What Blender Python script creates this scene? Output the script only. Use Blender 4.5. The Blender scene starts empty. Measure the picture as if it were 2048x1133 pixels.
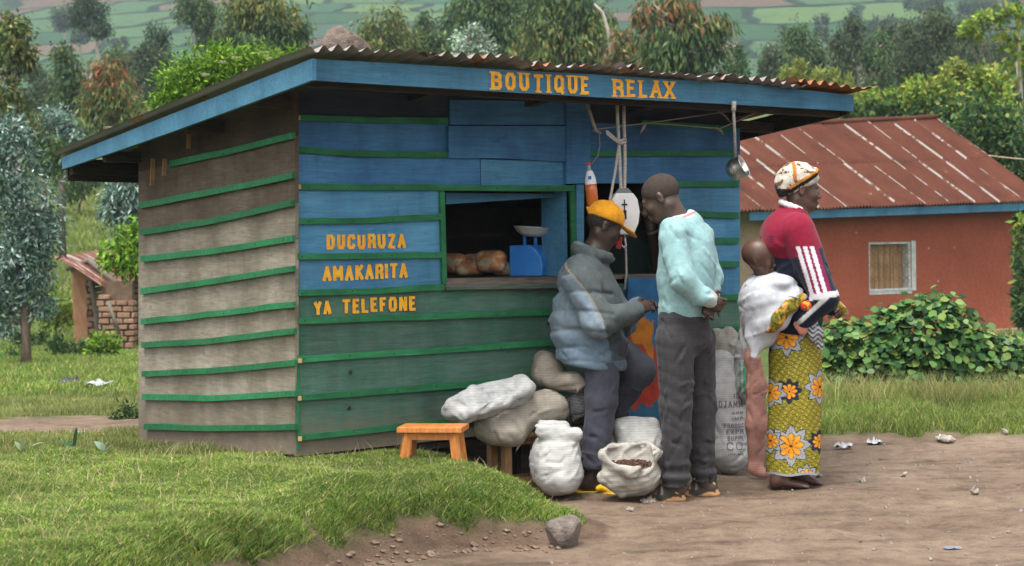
import bpy, math, random
import numpy as np
from mathutils import Vector, Matrix
from mathutils.bvhtree import BVHTree

random.seed(7)
RNG = np.random.default_rng(11)
scene = bpy.context.scene
COL = scene.collection

# ------------------------------------------------------------------ camera
FPX, CAM_H = 3800.0, 1.33
PITCH, ROLL = math.atan(96.5 / FPX), math.radians(0.8)
cam_data = bpy.data.cameras.new("camera")
cam = bpy.data.objects.new("camera", cam_data)
COL.objects.link(cam)
cam_data.sensor_width = 36.0
cam_data.lens = 36.0 * FPX / 2048.0
cam_data.clip_start, cam_data.clip_end = 0.1, 4000.0
CAM_M = Matrix.Translation((0, 0, CAM_H)) @ Matrix.Rotation(math.pi / 2 - PITCH, 4, 'X') @ Matrix.Rotation(-ROLL, 4, 'Z')
cam.matrix_world = CAM_M
scene.camera = cam
cam_data.dof.use_dof = True
cam_data.dof.focus_distance = 10.0
cam_data.dof.aperture_fstop = 5.6

# ------------------------------------------------------------------ light: bright overcast
SUN_EL, SUN_AZ = math.radians(70), math.radians(205)      # azimuth clockwise from +Y
world = bpy.data.worlds.new("World")
scene.world = world
world.use_nodes = True
wn, wl = world.node_tree.nodes, world.node_tree.links
wn.clear()
w_out = wn.new('ShaderNodeOutputWorld')
w_bg = wn.new('ShaderNodeBackground')
w_sky = wn.new('ShaderNodeTexSky')
w_sky.sky_type = 'NISHITA'
w_sky.sun_disc = False
w_sky.sun_elevation = SUN_EL
w_sky.sun_rotation = SUN_AZ
w_sky.air_density = 1.0
w_sky.dust_density = 4.0
w_hsv = wn.new('ShaderNodeHueSaturation')
w_hsv.inputs['Saturation'].default_value = 0.22
wl.new(w_sky.outputs[0], w_hsv.inputs['Color'])
wl.new(w_hsv.outputs[0], w_bg.inputs['Color'])
w_bg.inputs['Strength'].default_value = 0.15
wl.new(w_bg.outputs[0], w_out.inputs['Surface'])

sun_data = bpy.data.lights.new("sun", 'SUN')
sun_data.energy = 1.5
sun_data.angle = math.radians(24)
sun_data.color = (1.0, 0.96, 0.9)
sun = bpy.data.objects.new("sun", sun_data)
COL.objects.link(sun)
sd = Vector((math.sin(SUN_AZ) * math.cos(SUN_EL), math.cos(SUN_AZ) * math.cos(SUN_EL), math.sin(SUN_EL)))
sun.rotation_euler = sd.to_track_quat('Z', 'Y').to_euler()
sun.location = sd * 50

scene.view_settings.view_transform = 'Standard'
scene.view_settings.look = 'None'
scene.view_settings.gamma = 1.0
scene.view_settings.exposure = 1.38
scene.cycles.max_bounces = 6
scene.cycles.diffuse_bounces = 3
scene.cycles.glossy_bounces = 2
scene.cycles.transmission_bounces = 4
scene.cycles.transparent_max_bounces = 6
scene.cycles.volume_bounces = 0
scene.cycles.use_denoising = True

# ------------------------------------------------------------------ measuring the photograph's rays
R3 = CAM_M.to_3x3()
CAMV = Vector((0, 0, CAM_H))
def ray(px, py):
    return R3 @ Vector(((px - 1024) / FPX, (566.5 - py) / FPX, -1.0))
def at(px, py, Y):
    d = ray(px, py); return CAMV + d * (Y / d.y)
def atz(px, py, z):
    d = ray(px, py); return CAMV + d * ((z - CAM_H) / d.z)
def ppm(Y):
    return FPX / Y

# ------------------------------------------------------------------ object helpers
def link(o, parent=None):
    COL.objects.link(o)
    if parent is not None: o.parent = parent
    return o
def tag(o, label=None, cat=None, group=None, kind=None):
    if label: o['label'] = label
    if cat: o['category'] = cat
    if group: o['group'] = group
    if kind: o['kind'] = kind
    return o
def empty(name, loc=(0, 0, 0), rotz=0.0):
    o = bpy.data.objects.new(name, None)
    o.location = loc; o.rotation_euler = (0, 0, rotz); o.empty_display_size = 0.1
    return link(o)
def mesh_obj(name, verts, faces, mat, parent=None, smooth=False, col=None, mats=None, fmat=None):
    me = bpy.data.meshes.new(name)
    verts = np.asarray(verts, dtype=np.float32).reshape(-1, 3)
    if isinstance(faces, np.ndarray):
        n, k = faces.shape
        me.vertices.add(len(verts)); me.vertices.foreach_set('co', verts.ravel())
        me.loops.add(n * k); me.loops.foreach_set('vertex_index', faces.astype(np.int32).ravel())
        me.polygons.add(n)
        me.polygons.foreach_set('loop_start', np.arange(0, n * k, k, dtype=np.int32))
        me.update(calc_edges=True)
    else:
        me.from_pydata(verts.tolist(), [], faces); me.update()
    if smooth: me.polygons.foreach_set('use_smooth', np.ones(len(me.polygons), dtype=bool))
    if col is not None:
        c = np.ones((len(verts), 4), dtype=np.float32); c[:, :3] = col
        a = me.color_attributes.new('Col', 'FLOAT_COLOR', 'POINT'); a.data.foreach_set('color', c.ravel())
    for m in (mats or [mat]): me.materials.append(m)
    if fmat is not None: me.polygons.foreach_set('material_index', np.asarray(fmat, dtype=np.int32))
    return link(bpy.data.objects.new(name, me), parent)
def same(name, src, parent=None, matrix=None):
    o = bpy.data.objects.new(name, src.data); link(o, parent)
    if matrix is not None: o.matrix_local = matrix
    return o

class MB:
    """collects simple pieces of ONE part"""
    def __init__(s): s.v, s.f = [], []
    def add(s, vs, fs):
        b = len(s.v); s.v += [tuple(v) for v in vs]; s.f += [tuple(i + b for i in f) for f in fs]; return s
    def hexa(s, p):
        return s.add(p, [(0, 3, 2, 1), (4, 5, 6, 7), (0, 1, 5, 4), (1, 2, 6, 5), (2, 3, 7, 6), (3, 0, 4, 7)])
    def box(s, c, d, R=None):
        x, y, z = d[0] / 2, d[1] / 2, d[2] / 2
        ps = [Vector(q) for q in ((-x, -y, -z), (x, -y, -z), (x, y, -z), (-x, y, -z), (-x, -y, z), (x, -y, z), (x, y, z), (-x, y, z))]
        if R is not None: ps = [R @ q for q in ps]
        return s.hexa([q + Vector(c) for q in ps])
    def bar(s, a, b, w, h):
        a, b = Vector(a), Vector(b); d = (b - a).normalized()
        u = d.cross(Vector((0, 0, 1)))
        u = u.normalized() if u.length > 1e-3 else Vector((1, 0, 0))
        n = u.cross(d)
        q = [(-w / 2, -h / 2), (w / 2, -h / 2), (w / 2, h / 2), (-w / 2, h / 2)]
        return s.hexa([a + u * i + n * j for i, j in q] + [b + u * i + n * j for i, j in q])
    def tube(s, pts, rad, n=8, cap=True):
        pts = [Vector(p) for p in pts]; rad = rad if hasattr(rad, '__len__') else [rad] * len(pts)
        rings = []; prev = None
        for i, p in enumerate(pts):
            d = (pts[min(i + 1, len(pts) - 1)] - pts[max(i - 1, 0)])
            d = d.normalized() if d.length > 1e-9 else Vector((0, 0, 1))
            if prev is None:
                u = d.cross(Vector((0.13, 0.21, 1)))
                if u.length < 1e-3: u = d.cross(Vector((1, 0, 0)))
            else: u = prev - d * prev.dot(d)
            u.normalize(); prev = u; w = d.cross(u)
            rings.append([p + (u * math.cos(2 * math.pi * k / n) + w * math.sin(2 * math.pi * k / n)) * rad[i] for k in range(n)])
        b = len(s.v)
        for r in rings: s.v += [tuple(q) for q in r]
        for i in range(len(rings) - 1):
            for k in range(n):
                s.f.append((b + i * n + k, b + i * n + (k + 1) % n, b + (i + 1) * n + (k + 1) % n, b + (i + 1) * n + k))
        if cap:
            s.f.append(tuple(b + k for k in range(n))[::-1]); e = b + (len(rings) - 1) * n
            s.f.append(tuple(e + k for k in range(n)))
        return s
    def lathe(s, prof, c=(0, 0, 0), n=24, R=None):
        b = len(s.v); c = Vector(c)
        for r, z in prof:
            for k in range(n):
                q = Vector((r * math.cos(2 * math.pi * k / n), r * math.sin(2 * math.pi * k / n), z))
                s.v.append(tuple((R @ q if R is not None else q) + c))
        for i in range(len(prof) - 1):
            for k in range(n):
                s.f.append((b + i * n + k, b + i * n + (k + 1) % n, b + (i + 1) * n + (k + 1) % n, b + (i + 1) * n + k))
        return s
    def build(s, name, mat, parent=None, smooth=False, label=None, bevel=0.0):
        o = mesh_obj(name, s.v, s.f, mat, parent, smooth)
        if label: o['label'] = label
        if bevel:
            m = o.modifiers.new('bevel', 'BEVEL'); m.width = bevel; m.segments = 2; m.limit_method = 'ANGLE'
        return o

# ------------------------------------------------------------------ materials
def new_mat(name, rough=0.8, spec=0.3):
    m = bpy.data.materials.new(name); m.use_nodes = True
    b = m.node_tree.nodes['Principled BSDF']
    b.inputs['Roughness'].default_value = rough
    b.inputs['Specular IOR Level'].default_value = spec
    return m, m.node_tree.nodes, m.node_tree.links, b
def tex_coord(n, l, scale=(1, 1, 1), kind='Object', rot=(0, 0, 0)):
    tc = n.new('ShaderNodeTexCoord'); mp = n.new('ShaderNodeMapping')
    mp.inputs['Scale'].default_value = scale; mp.inputs['Rotation'].default_value = rot
    l.new(tc.outputs[kind], mp.inputs['Vector']); return mp.outputs[0]
def noise_tex(n, l, vec, scale, detail=5, rough=0.6, dist=0.0):
    t = n.new('ShaderNodeTexNoise'); t.inputs['Scale'].default_value = scale
    t.inputs['Detail'].default_value = detail; t.inputs['Roughness'].default_value = rough
    t.inputs['Distortion'].default_value = dist
    if vec is not None: l.new(vec, t.inputs['Vector'])
    return t.outputs['Fac']
def ramp(n, l, fac, stops, interp='LINEAR'):
    r = n.new('ShaderNodeValToRGB'); r.color_ramp.interpolation = interp
    e = r.color_ramp.elements
    while len(e) < len(stops): e.new(0.5)
    for k, (p, c) in enumerate(stops):
        e[k].position = p; e[k].color = (*c, 1) if len(c) == 3 else c
    l.new(fac, r.inputs['Fac']); return r.outputs['Color']
def mix(n, l, fac, a, b, mode='MIX'):
    m = n.new('ShaderNodeMix'); m.data_type = 'RGBA'; m.blend_type = mode
    if hasattr(fac, 'default_value') or hasattr(fac, 'is_linked'): l.new(fac, m.inputs[0])
    else: m.inputs[0].default_value = fac
    for s, i in ((a, 6), (b, 7)):
        if isinstance(s, tuple): m.inputs[i].default_value = (*s, 1)
        else: l.new(s, m.inputs[i])
    return m.outputs[2]
def bump(n, l, b, h, strength=0.3, dist=0.01):
    k = n.new('ShaderNodeBump'); k.inputs['Strength'].default_value = strength
    k.inputs['Distance'].default_value = dist
    l.new(h, k.inputs['Height']); l.new(k.outputs[0], b.inputs['Normal'])
def grey(f): return (f, f, f)

def mat_noise(name, c1, c2, scale=8, rough=0.8, stretch=(1, 1, 1), bstr=0.3, bdist=0.005, spec=0.3, lo=0.35, hi=0.65, metal=0.0, detail=6, coord='Object'):
    m, n, l, b = new_mat(name, rough, spec)
    v = tex_coord(n, l, stretch, coord)
    f = noise_tex(n, l, v, scale, detail)
    l.new(ramp(n, l, f, [(lo, c1), (hi, c2)]), b.inputs['Base Color'])
    b.inputs['Metallic'].default_value = metal
    if bstr: bump(n, l, b, noise_tex(n, l, v, scale * 3, 5), bstr, bdist)
    return m

def mat_paint_wood(name, paint, paint2, bare, wear=0.62, grain=(1.2, 14, 14), rough=0.62, mud=0):
    """brushed paint on rough sawn board: tone patches, grain, chips of bare wood, dirt"""
    m, n, l, b = new_mat(name, rough, 0.25)
    oi = n.new('ShaderNodeObjectInfo')
    tc = n.new('ShaderNodeTexCoord'); add = n.new('ShaderNodeVectorMath'); add.operation = 'MULTIPLY_ADD'
    rv = n.new('ShaderNodeCombineXYZ')
    for k in range(3): l.new(oi.outputs['Random'], rv.inputs[k])
    l.new(rv.outputs[0], add.inputs[0]); add.inputs[1].default_value = (7.3, 3.1, 5.7)
    l.new(tc.outputs['Object'], add.inputs[2])
    mp = n.new('ShaderNodeMapping'); mp.inputs['Scale'].default_value = grain
    l.new(add.outputs[0], mp.inputs['Vector'])
    g = noise_tex(n, l, mp.outputs[0], 5.0, 6, 0.65, 0.6)
    big = noise_tex(n, l, add.outputs[0], 3.2, 4, 0.55)
    c = ramp(n, l, big, [(0.32, paint), (0.68, paint2)])
    c = mix(n, l, ramp(n, l, g, [(0.32, grey(0.0)), (0.70, grey(0.55))]), c, tuple(x * 0.42 for x in paint))
    chip = noise_tex(n, l, mp.outputs[0], 8.0, 8, 0.75)
    c = mix(n, l, ramp(n, l, chip, [(wear, grey(0.0)), (wear + 0.07, grey(0.75))]), c, bare)
    mp2 = n.new('ShaderNodeMapping'); mp2.inputs['Scale'].default_value = (4.5, 4.5, 0.7); l.new(add.outputs[0], mp2.inputs['Vector'])
    c = mix(n, l, 0.85, c, ramp(n, l, noise_tex(n, l, mp2.outputs[0], 1.6, 5, 0.65), [(0.32, grey(0.74)), (0.5, grey(0.97)), (0.72, grey(1.10))]), 'MULTIPLY')
    sp_ = noise_tex(n, l, add.outputs[0], 16, 3, 0.5)
    c = mix(n, l, ramp(n, l, sp_, [(0.66, grey(0.0)), (0.72, grey(0.35))]), c, tuple(x * 0.5 for x in paint))
    if mud:            # splashed earth along the foot of the wall
        sz = n.new('ShaderNodeSeparateXYZ'); l.new(tc.outputs['Object'], sz.inputs[0])
        ad = n.new('ShaderNodeMath'); ad.operation = 'MULTIPLY_ADD'; l.new(noise_tex(n, l, tc.outputs['Object'], 7, 6, 0.7), ad.inputs[0]); ad.inputs[1].default_value = -0.5; l.new(sz.outputs['Z'], ad.inputs[2])
        c = mix(n, l, ramp(n, l, ad.outputs[0], [(0.02, grey(0.75)), (0.26, grey(0.0))]), c, (0.17, 0.125, 0.09))
    hue = n.new('ShaderNodeHueSaturation'); l.new(c, hue.inputs['Color'])
    mm = n.new('ShaderNodeMapRange'); l.new(oi.outputs['Random'], mm.inputs[0])
    mm.inputs[3].default_value = 0.80; mm.inputs[4].default_value = 1.12
    l.new(mm.outputs[0], hue.inputs['Value'])
    l.new(hue.outputs[0], b.inputs['Base Color'])
    bump(n, l, b, g, 0.5, 0.004)
    return m

def mat_vcol(name, rough=0.85, nscale=60, namp=0.25, bscale=250, bstr=0.25, bdist=0.002, spec=0.25, sheen=0.0, stretch=(1, 1, 1), crumple=0, cstr=0.35, weave=0):
    """colour from the mesh's own print attribute, broken up by weave and soiling"""
    m, n, l, b = new_mat(name, rough, spec)
    a = n.new('ShaderNodeAttribute'); a.attribute_name = 'Col'
    v = tex_coord(n, l, stretch)
    f = noise_tex(n, l, v, nscale, 5)
    k = ramp(n, l, f, [(0.25, grey(1 - namp)), (0.75, grey(1 + namp * 0.4))])
    f2 = noise_tex(n, l, v, nscale * 0.12, 3)
    k2 = ramp(n, l, f2, [(0.3, grey(1 - namp * 0.7)), (0.7, grey(1.0))])
    c = mix(n, l, 1.0, a.outputs['Color'], k, 'MULTIPLY'); c = mix(n, l, 1.0, c, k2, 'MULTIPLY')
    if weave:
        wv = n.new('ShaderNodeTexWave'); wv.bands_direction = 'Z'; wv.inputs['Scale'].default_value = weave; wv.inputs['Distortion'].default_value = 1.2; wv.inputs['Detail'].default_value = 2
        l.new(v, wv.inputs['Vector']); c = mix(n, l, 0.8, c, ramp(n, l, wv.outputs['Fac'], [(0.1, grey(0.85)), (0.5, grey(0.99)), (0.9, grey(1.02))]), 'MULTIPLY')
    l.new(c, b.inputs['Base Color'])
    if sheen: b.inputs['Sheen Weight'].default_value = sheen
    if bstr:
        h = noise_tex(n, l, v, bscale, 3)
        if crumple:
            t = n.new('ShaderNodeTexNoise'); t.noise_type = 'RIDGED_MULTIFRACTAL'; t.inputs['Scale'].default_value = crumple; t.inputs['Detail'].default_value = 3
            t.inputs['Distortion'].default_value = 0.5; l.new(v, t.inputs['Vector'])
            k1 = n.new('ShaderNodeBump'); k1.inputs['Strength'].default_value = cstr; k1.inputs['Distance'].default_value = 0.02
            l.new(t.outputs['Fac'], k1.inputs['Height'])
            k2 = n.new('ShaderNodeBump'); k2.inputs['Strength'].default_value = bstr; k2.inputs['Distance'].default_value = bdist
            l.new(h, k2.inputs['Height']); l.new(k1.outputs[0], k2.inputs['Normal']); l.new(k2.outputs[0], b.inputs['Normal'])
        else: bump(n, l, b, h, bstr, bdist)
    return m

def mat_leaf(name, trans=0.3, rough=0.6, spec=0.12):
    m, n, l, b = new_mat(name, rough, spec)
    a = n.new('ShaderNodeAttribute'); a.attribute_name = 'Col'
    l.new(a.outputs['Color'], b.inputs['Base Color'])
    t = n.new('ShaderNodeBsdfTranslucent'); l.new(a.outputs['Color'], t.inputs['Color'])
    ms = n.new('ShaderNodeMixShader'); ms.inputs[0].default_value = trans
    l.new(b.outputs[0], ms.inputs[1]); l.new(t.outputs[0], ms.inputs[2])
    l.new(ms.outputs[0], n['Material Output'].inputs['Surface'])
    return m

def mat_plain(name, c, rough=0.6, spec=0.3, metal=0.0):
    return mat_noise(name, tuple(x * 0.86 for x in c), tuple(min(1, x * 1.08) for x in c), 14, rough, bstr=0.12, bdist=0.002, spec=spec, metal=metal)

def mat_rust(name, rust1, rust2, bare, amount=0.66, stretch=(1, 1, 1)):
    m, n, l, b = new_mat(name, 0.85, 0.12)
    oi = n.new('ShaderNodeObjectInfo')
    tc = n.new('ShaderNodeTexCoord'); add = n.new('ShaderNodeVectorMath'); add.operation = 'MULTIPLY_ADD'
    rv = n.new('ShaderNodeCombineXYZ')
    for k in range(3): l.new(oi.outputs['Random'], rv.inputs[k])
    l.new(rv.outputs[0], add.inputs[0]); add.inputs[1].default_value = (9.3, 5.1, 3.7)
    l.new(tc.outputs['Object'], add.inputs[2])
    mp = n.new('ShaderNodeMapping'); mp.inputs['Scale'].default_value = stretch
    l.new(add.outputs[0], mp.inputs['Vector'])
    f = noise_tex(n, l, mp.outputs[0], 2.2, 7, 0.7)
    c = ramp(n, l, noise_tex(n, l, mp.outputs[0], 1.1, 5, 0.6), [(0.3, rust1), (0.7, rust2)])
    mk = ramp(n, l, f, [(amount, grey(0)), (amount + 0.05, grey(1))])
    c = mix(n, l, mk, c, bare)
    l.new(c, b.inputs['Base Color'])
    bump(n, l, b, noise_tex(n, l, mp.outputs[0], 30, 5), 0.25, 0.003)
    return m

M = {}
M['blue'] = mat_paint_wood('blue_painted_board', (0.042, 0.150, 0.325), (0.080, 0.255, 0.475), (0.075, 0.085, 0.09), 0.61)
M['blue2'] = mat_paint_wood('light_blue_painted_board', (0.060, 0.220, 0.385), (0.115, 0.320, 0.48), (0.11, 0.13, 0.13), 0.62)
M['fascia'] = mat_paint_wood('fascia_blue_paint', (0.050, 0.175, 0.285), (0.085, 0.25, 0.365), (0.08, 0.14, 0.18), 0.64)
M['greenwash'] = mat_paint_wood('thin_green_wash_on_board', (0.048, 0.145, 0.098), (0.108, 0.188, 0.145), (0.14, 0.145, 0.125), 0.55, mud=1)
M['lowboard'] = mat_paint_wood('grey_green_bottom_board', (0.06, 0.085, 0.065), (0.10, 0.115, 0.09), (0.14, 0.13, 0.10), 0.6, mud=1)
M['batten'] = mat_paint_wood('green_painted_batten', (0.016, 0.145, 0.055), (0.032, 0.225, 0.085), (0.05, 0.085, 0.05), 0.575, grain=(1.2, 9, 9))
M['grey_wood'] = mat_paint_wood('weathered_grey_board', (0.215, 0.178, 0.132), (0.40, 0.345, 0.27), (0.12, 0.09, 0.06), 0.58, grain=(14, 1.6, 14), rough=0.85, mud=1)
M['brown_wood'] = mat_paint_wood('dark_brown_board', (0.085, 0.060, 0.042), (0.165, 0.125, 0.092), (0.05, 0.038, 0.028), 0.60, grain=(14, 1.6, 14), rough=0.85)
M['topboard'] = mat_paint_wood('eave_shade_board', (0.020, 0.027, 0.042), (0.035, 0.048, 0.070), (0.03, 0.03, 0.03), 0.66)  # under-eave shade put into the colour of the dark top boards
M['eave_shade_side'] = mat_paint_wood('eave_shade_side_board', (0.045, 0.032, 0.023), (0.095, 0.068, 0.048), (0.03, 0.022, 0.016), 0.62, grain=(14, 1.6, 14), rough=0.9)  # top row of the side wall, eave shade painted into its brown
M['dark_wood'] = mat_noise('sooty_roof_timber', (0.022, 0.018, 0.015), (0.05, 0.04, 0.03), 9, 0.9, (1, 6, 6))
M['orange_wood'] = mat_noise('varnished_orange_wood', (0.42, 0.135, 0.03), (0.60, 0.23, 0.06), 7, 0.45, (9, 1.5, 2), 0.2, 0.002)
M['bench_wood'] = mat_noise('raw_brown_wood', (0.17, 0.09, 0.04), (0.32, 0.19, 0.09), 9, 0.75, (6, 6, 1), 0.3, 0.003)
M['counter'] = mat_noise('worn_counter_wood', (0.07, 0.055, 0.045), (0.16, 0.13, 0.10), 7, 0.7, (1, 9, 9), 0.3, 0.003)
M['zinc'] = mat_rust('kiosk_corrugated_zinc', (0.16, 0.14, 0.125), (0.30, 0.28, 0.26), (0.30, 0.12, 0.055), 0.56)
M['zinc_rust'] = mat_rust('kiosk_rusted_zinc', (0.20, 0.085, 0.04), (0.33, 0.15, 0.075), (0.40, 0.38, 0.35), 0.66)
M['yellow_paint'] = mat_noise('orange_yellow_lettering', (0.72, 0.30, 0.015), (0.86, 0.45, 0.035), 30, 0.6, bstr=0.0)
_m = M['yellow_paint']; _n, _l = _m.node_tree.nodes, _m.node_tree.links
_v = tex_coord(_n, _l, (3, 14, 14)); _f = ramp(_n, _l, noise_tex(_n, _l, _v, 9, 7, 0.75), [(0.60, grey(0)), (0.68, grey(0.8))])
_t = _n.new('ShaderNodeBsdfTransparent'); _ms = _n.new('ShaderNodeMixShader'); _l.new(_f, _ms.inputs[0]); _l.new(_n['Principled BSDF'].outputs[0], _ms.inputs[1]); _l.new(_t.outputs[0], _ms.inputs[2]); _l.new(_ms.outputs[0], _n['Material Output'].inputs['Surface'])
M['nail'] = mat_plain('raw_wood_nick', (0.55, 0.33, 0.15))

# ================================================================== SETTING
def sstep(a, b, x):
    t = np.clip((x - a) / (b - a), 0, 1); return t * t * (3 - 2 * t)
_NK = [(np.array([math.cos(a), math.sin(a)]) * f, p) for a, f, p in
       [(0.3, 1.0, 0.2), (1.4, 1.37, 1.9), (2.5, 1.9, 4.1), (0.9, 2.6, 2.2), (1.9, 3.7, 5.0), (2.9, 5.1, 0.7), (0.1, 7.3, 3.3), (1.2, 9.7, 1.1)]]
def wob(X, Y, s=1.0, oct0=0, oct1=5):
    r = np.zeros(np.broadcast(X, Y).shape)
    for k in range(oct0, oct1):
        (q, p) = _NK[k]
        r = r + np.sin((X * q[0] + Y * q[1]) * s * 2 + p + 1.7 * np.sin((X * q[1] - Y * q[0]) * s * 1.3 + p * 2)) / (1 + 0.7 * k)
    return r / 2.2
FOOT_X = np.array([-2.6, -2.1, -1.55, -1.08, -0.80, -0.645, -0.36, -0.05, 0.27])
FOOT_Y = np.array([3.0, 4.2, 5.4, 6.55, 7.2, 7.56, 7.9, 8.05, 8.13])
def bank_s(X, Y):
    fx = X + 0.05 * wob(Y * 1.0, X, 3.0, 0, 4)
    s = Y - np.interp(fx, FOOT_X, FOOT_Y) + 0.05 * wob(X, Y, 4.0, 1, 6)
    sl = np.interp(fx, [-1.2, -0.9, -0.6, -0.3, 0.3], [0.42, 0.5, 0.65, 0.85, 1.0])
    return s * sl
PY_L = np.array([0, 9.2, 12.5, 18, 35, 40, 55, 75, 140, 200, 260, 300])
PZ_L = np.array([0.22, 0.22, 0.10, -0.10, -0.70, -0.35, 1.9, 4.3, 9.0, 13.0, 18.0, 24.0])
PY_R = np.array([0, 11.5, 12.5, 16, 34, 42, 75, 140, 200, 260, 300])
PZ_R = np.array([0.0, 0.0, 0.06, 0.0, -0.72, -0.6, 1.2, 7.0, 12.5, 18.0, 24.0])
def gz(X, Y):
    X = np.asarray(X, dtype=float); Y = np.asarray(Y, dtype=float)
    u = X / np.maximum(Y, 4.0)
    w = sstep(-0.10, 0.06, u)
    far_l = np.interp(Y, PY_L, PZ_L); far_r = np.interp(Y, PY_R, PZ_R)
    s = bank_s(X, Y)
    m = sstep(0.0, 0.50, s)
    right = 1.0 - sstep(-0.16, 0.40, X + 0.36 * sstep(8.5, 9.4, Y) + 0.05 * wob(X, Y, 5.0, 1, 7))
    near_l = 0.275 * m * right * (1 - sstep(8.9, 10.6, Y)) + far_l * m * right * sstep(8.9, 10.6, Y)
    nearw = 1 - sstep(10.6, 12.0, Y)
    z = nearw * np.where(Y < 12.1, near_l, 0) + (1 - nearw) * (far_l * (1 - w) + far_r * w)
    z = z + np.where(Y > 11.2, 0.05 * sstep(11.7, 12.3, Y) * w, 0)
    rough = 0.012 + 0.03 * sstep(0.02, 0.15, s) * (1 - sstep(0.4, 0.7, s)) + 0.02 * sstep(12, 20, Y) + 0.25 * sstep(45, 120, Y)
    z = z + 0.03 * m * right * nearw * (wob(X, Y, 2.6, 0, 5) - 0.2)
    z = z + rough * wob(X, Y, 2.2, 0, 6) * (1 + 0.0 * X) + 0.008 * wob(X, Y, 9.0, 2, 8) * (1 - sstep(14, 30, Y))
    # two wheel hollows across the dirt on the right
    for yc in (9.0 + 0.0, 10.9):
        z = z - 0.02 * np.exp(-((Y - yc - 0.15 * np.sin(X)) / 0.22) ** 2) * sstep(0.8, 1.6, X)
    return z
def gz1(x, y): return float(gz(np.array([x]), np.array([y]))[0])

def ground_cover(X, Y):
    """1 = grass, 0 = bare soil"""
    s = bank_s(X, Y); n = wob(X, Y, 3.0, 1, 7)
    n3 = wob(X + 3.1, Y, 7.0, 1, 8)
    right = 1.0 - sstep(0.18, 0.36, X + 0.36 * sstep(8.5, 9.4, Y) + 0.05 * n + 0.08 * n3)
    g_m = sstep(0.14, 0.32, s + 0.08 * n + 0.06 * wob(X, Y, 8.0, 1, 8)) * right
    path = np.exp(-((Y - 13.0 - 0.35 * (X + 2.6) - 0.3 * n) / 0.95) ** 2) * sstep(-1.5, -2.1, X)
    g_l = np.clip(1 - 1.5 * path, 0, 1)
    w = sstep(-0.10, -0.02, X / np.maximum(Y, 3))
    g_r = sstep(11.75, 12.15, Y + 0.16 * n)
    patch = sstep(0.55, 0.8, wob(X, Y, 0.9, 0, 6)) * sstep(40, 50, Y)
    near = 1 - sstep(9.3, 9.9, Y)
    g = near * g_m + (1 - near) * ((1 - w) * g_l + w * g_r)
    bare = sstep(0.62, 0.85, wob(X + 7.0, Y, 2.6, 1, 7)) * near
    return np.clip(g * (1 - 0.6 * patch) * (1 - 0.75 * bare), 0, 1)

def grid_sheet(name, ys, ns, halfw, zfn, mat, power=1.35):
    s = np.linspace(-1, 1, ns); s = np.sign(s) * np.abs(s) ** power
    Y = np.repeat(ys[:, None], ns, 1); X = s[None, :] * halfw(ys)[:, None]
    Z = zfn(X, Y); V = np.stack([X, Y, Z], -1).reshape(-1, 3)
    i = np.arange(len(ys) - 1)[:, None] * ns + np.arange(ns - 1)[None, :]
    F = np.stack([i, i + 1, i + ns + 1, i + ns], -1).reshape(-1, 4)
    return V, F, X, Y
def mat_ground():
    m, n, l, b = new_mat('soil_and_turf', 0.92, 0.15)
    v = tex_coord(n, l)
    a = n.new('ShaderNodeAttribute'); a.attribute_name = 'Col'
    sep = n.new('ShaderNodeSeparateColor'); l.new(a.outputs['Color'], sep.inputs[0])
    big = noise_tex(n, l, v, 1.1, 6, 0.6); mid = noise_tex(n, l, v, 9, 6, 0.7); fine = noise_tex(n, l, v, 70, 5, 0.7)
    soil = ramp(n, l, big, [(0.3, (0.135, 0.094, 0.064)), (0.5, (0.215, 0.153, 0.108)), (0.72, (0.285, 0.212, 0.155))])
    soil = mix(n, l, 0.9, soil, ramp(n, l, mid, [(0.3, grey(0.55)), (0.5, grey(0.95)), (0.7, grey(1.2))]), 'MULTIPLY')
    v2 = tex_coord(n, l, (0.7, 2.2, 1)); soil = mix(n, l, 0.9, soil, ramp(n, l, noise_tex(n, l, v2, 2.6, 6, 0.7), [(0.34, (0.58, 0.54, 0.52)), (0.48, grey(1.0)), (0.75, grey(1.1))]), 'MULTIPLY')
    soil = mix(n, l, 0.8, soil, ramp(n, l, fine, [(0.3, grey(0.7)), (0.75, grey(1.2))]), 'MULTIPLY')
    vor = n.new('ShaderNodeTexVoronoi'); vor.inputs['Scale'].default_value = 26; vor.feature = 'F1'
    l.new(v, vor.inputs['Vector'])
    peb = ramp(n, l, vor.outputs['Distance'], [(0.10, grey(1)), (0.18, grey(0))])
    pk = n.new('ShaderNodeMath'); pk.operation = 'MULTIPLY'
    l.new(peb, pk.inputs[0]); l.new(ramp(n, l, mid, [(0.56, grey(0)), (0.62, grey(0.8))]), pk.inputs[1])
    soil = mix(n, l, pk.outputs[0], soil, (0.29, 0.255, 0.22))
    dark = mix(n, l, sep.outputs[1], soil, mix(n, l, 1.0, soil, (0.50, 0.44, 0.42), 'MULTIPLY'))
    turf = ramp(n, l, mid, [(0.3, (0.030, 0.050, 0.012)), (0.55, (0.060, 0.095, 0.020)), (0.8, (0.12, 0.12, 0.04))])
    turf = mix(n, l, ramp(n, l, big, [(0.45, grey(0)), (0.7, grey(0.6))]), turf, (0.10, 0.135, 0.03))
    l.new(mix(n, l, sep.outputs[0], dark, turf), b.inputs['Base Color'])
    ad = n.new('ShaderNodeMath'); ad.operation = 'ADD'; l.new(mid, ad.inputs[0]); l.new(fine, ad.inputs[1])
    ad2 = n.new('ShaderNodeMath'); ad2.operation = 'ADD'; l.new(ad.outputs[0], ad2.inputs[0]); l.new(pk.outputs[0], ad2.inputs[1])
    bump(n, l, b, ad2.outputs[0], 0.85, 0.02)
    return m
M['ground'] = mat_ground()
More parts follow.
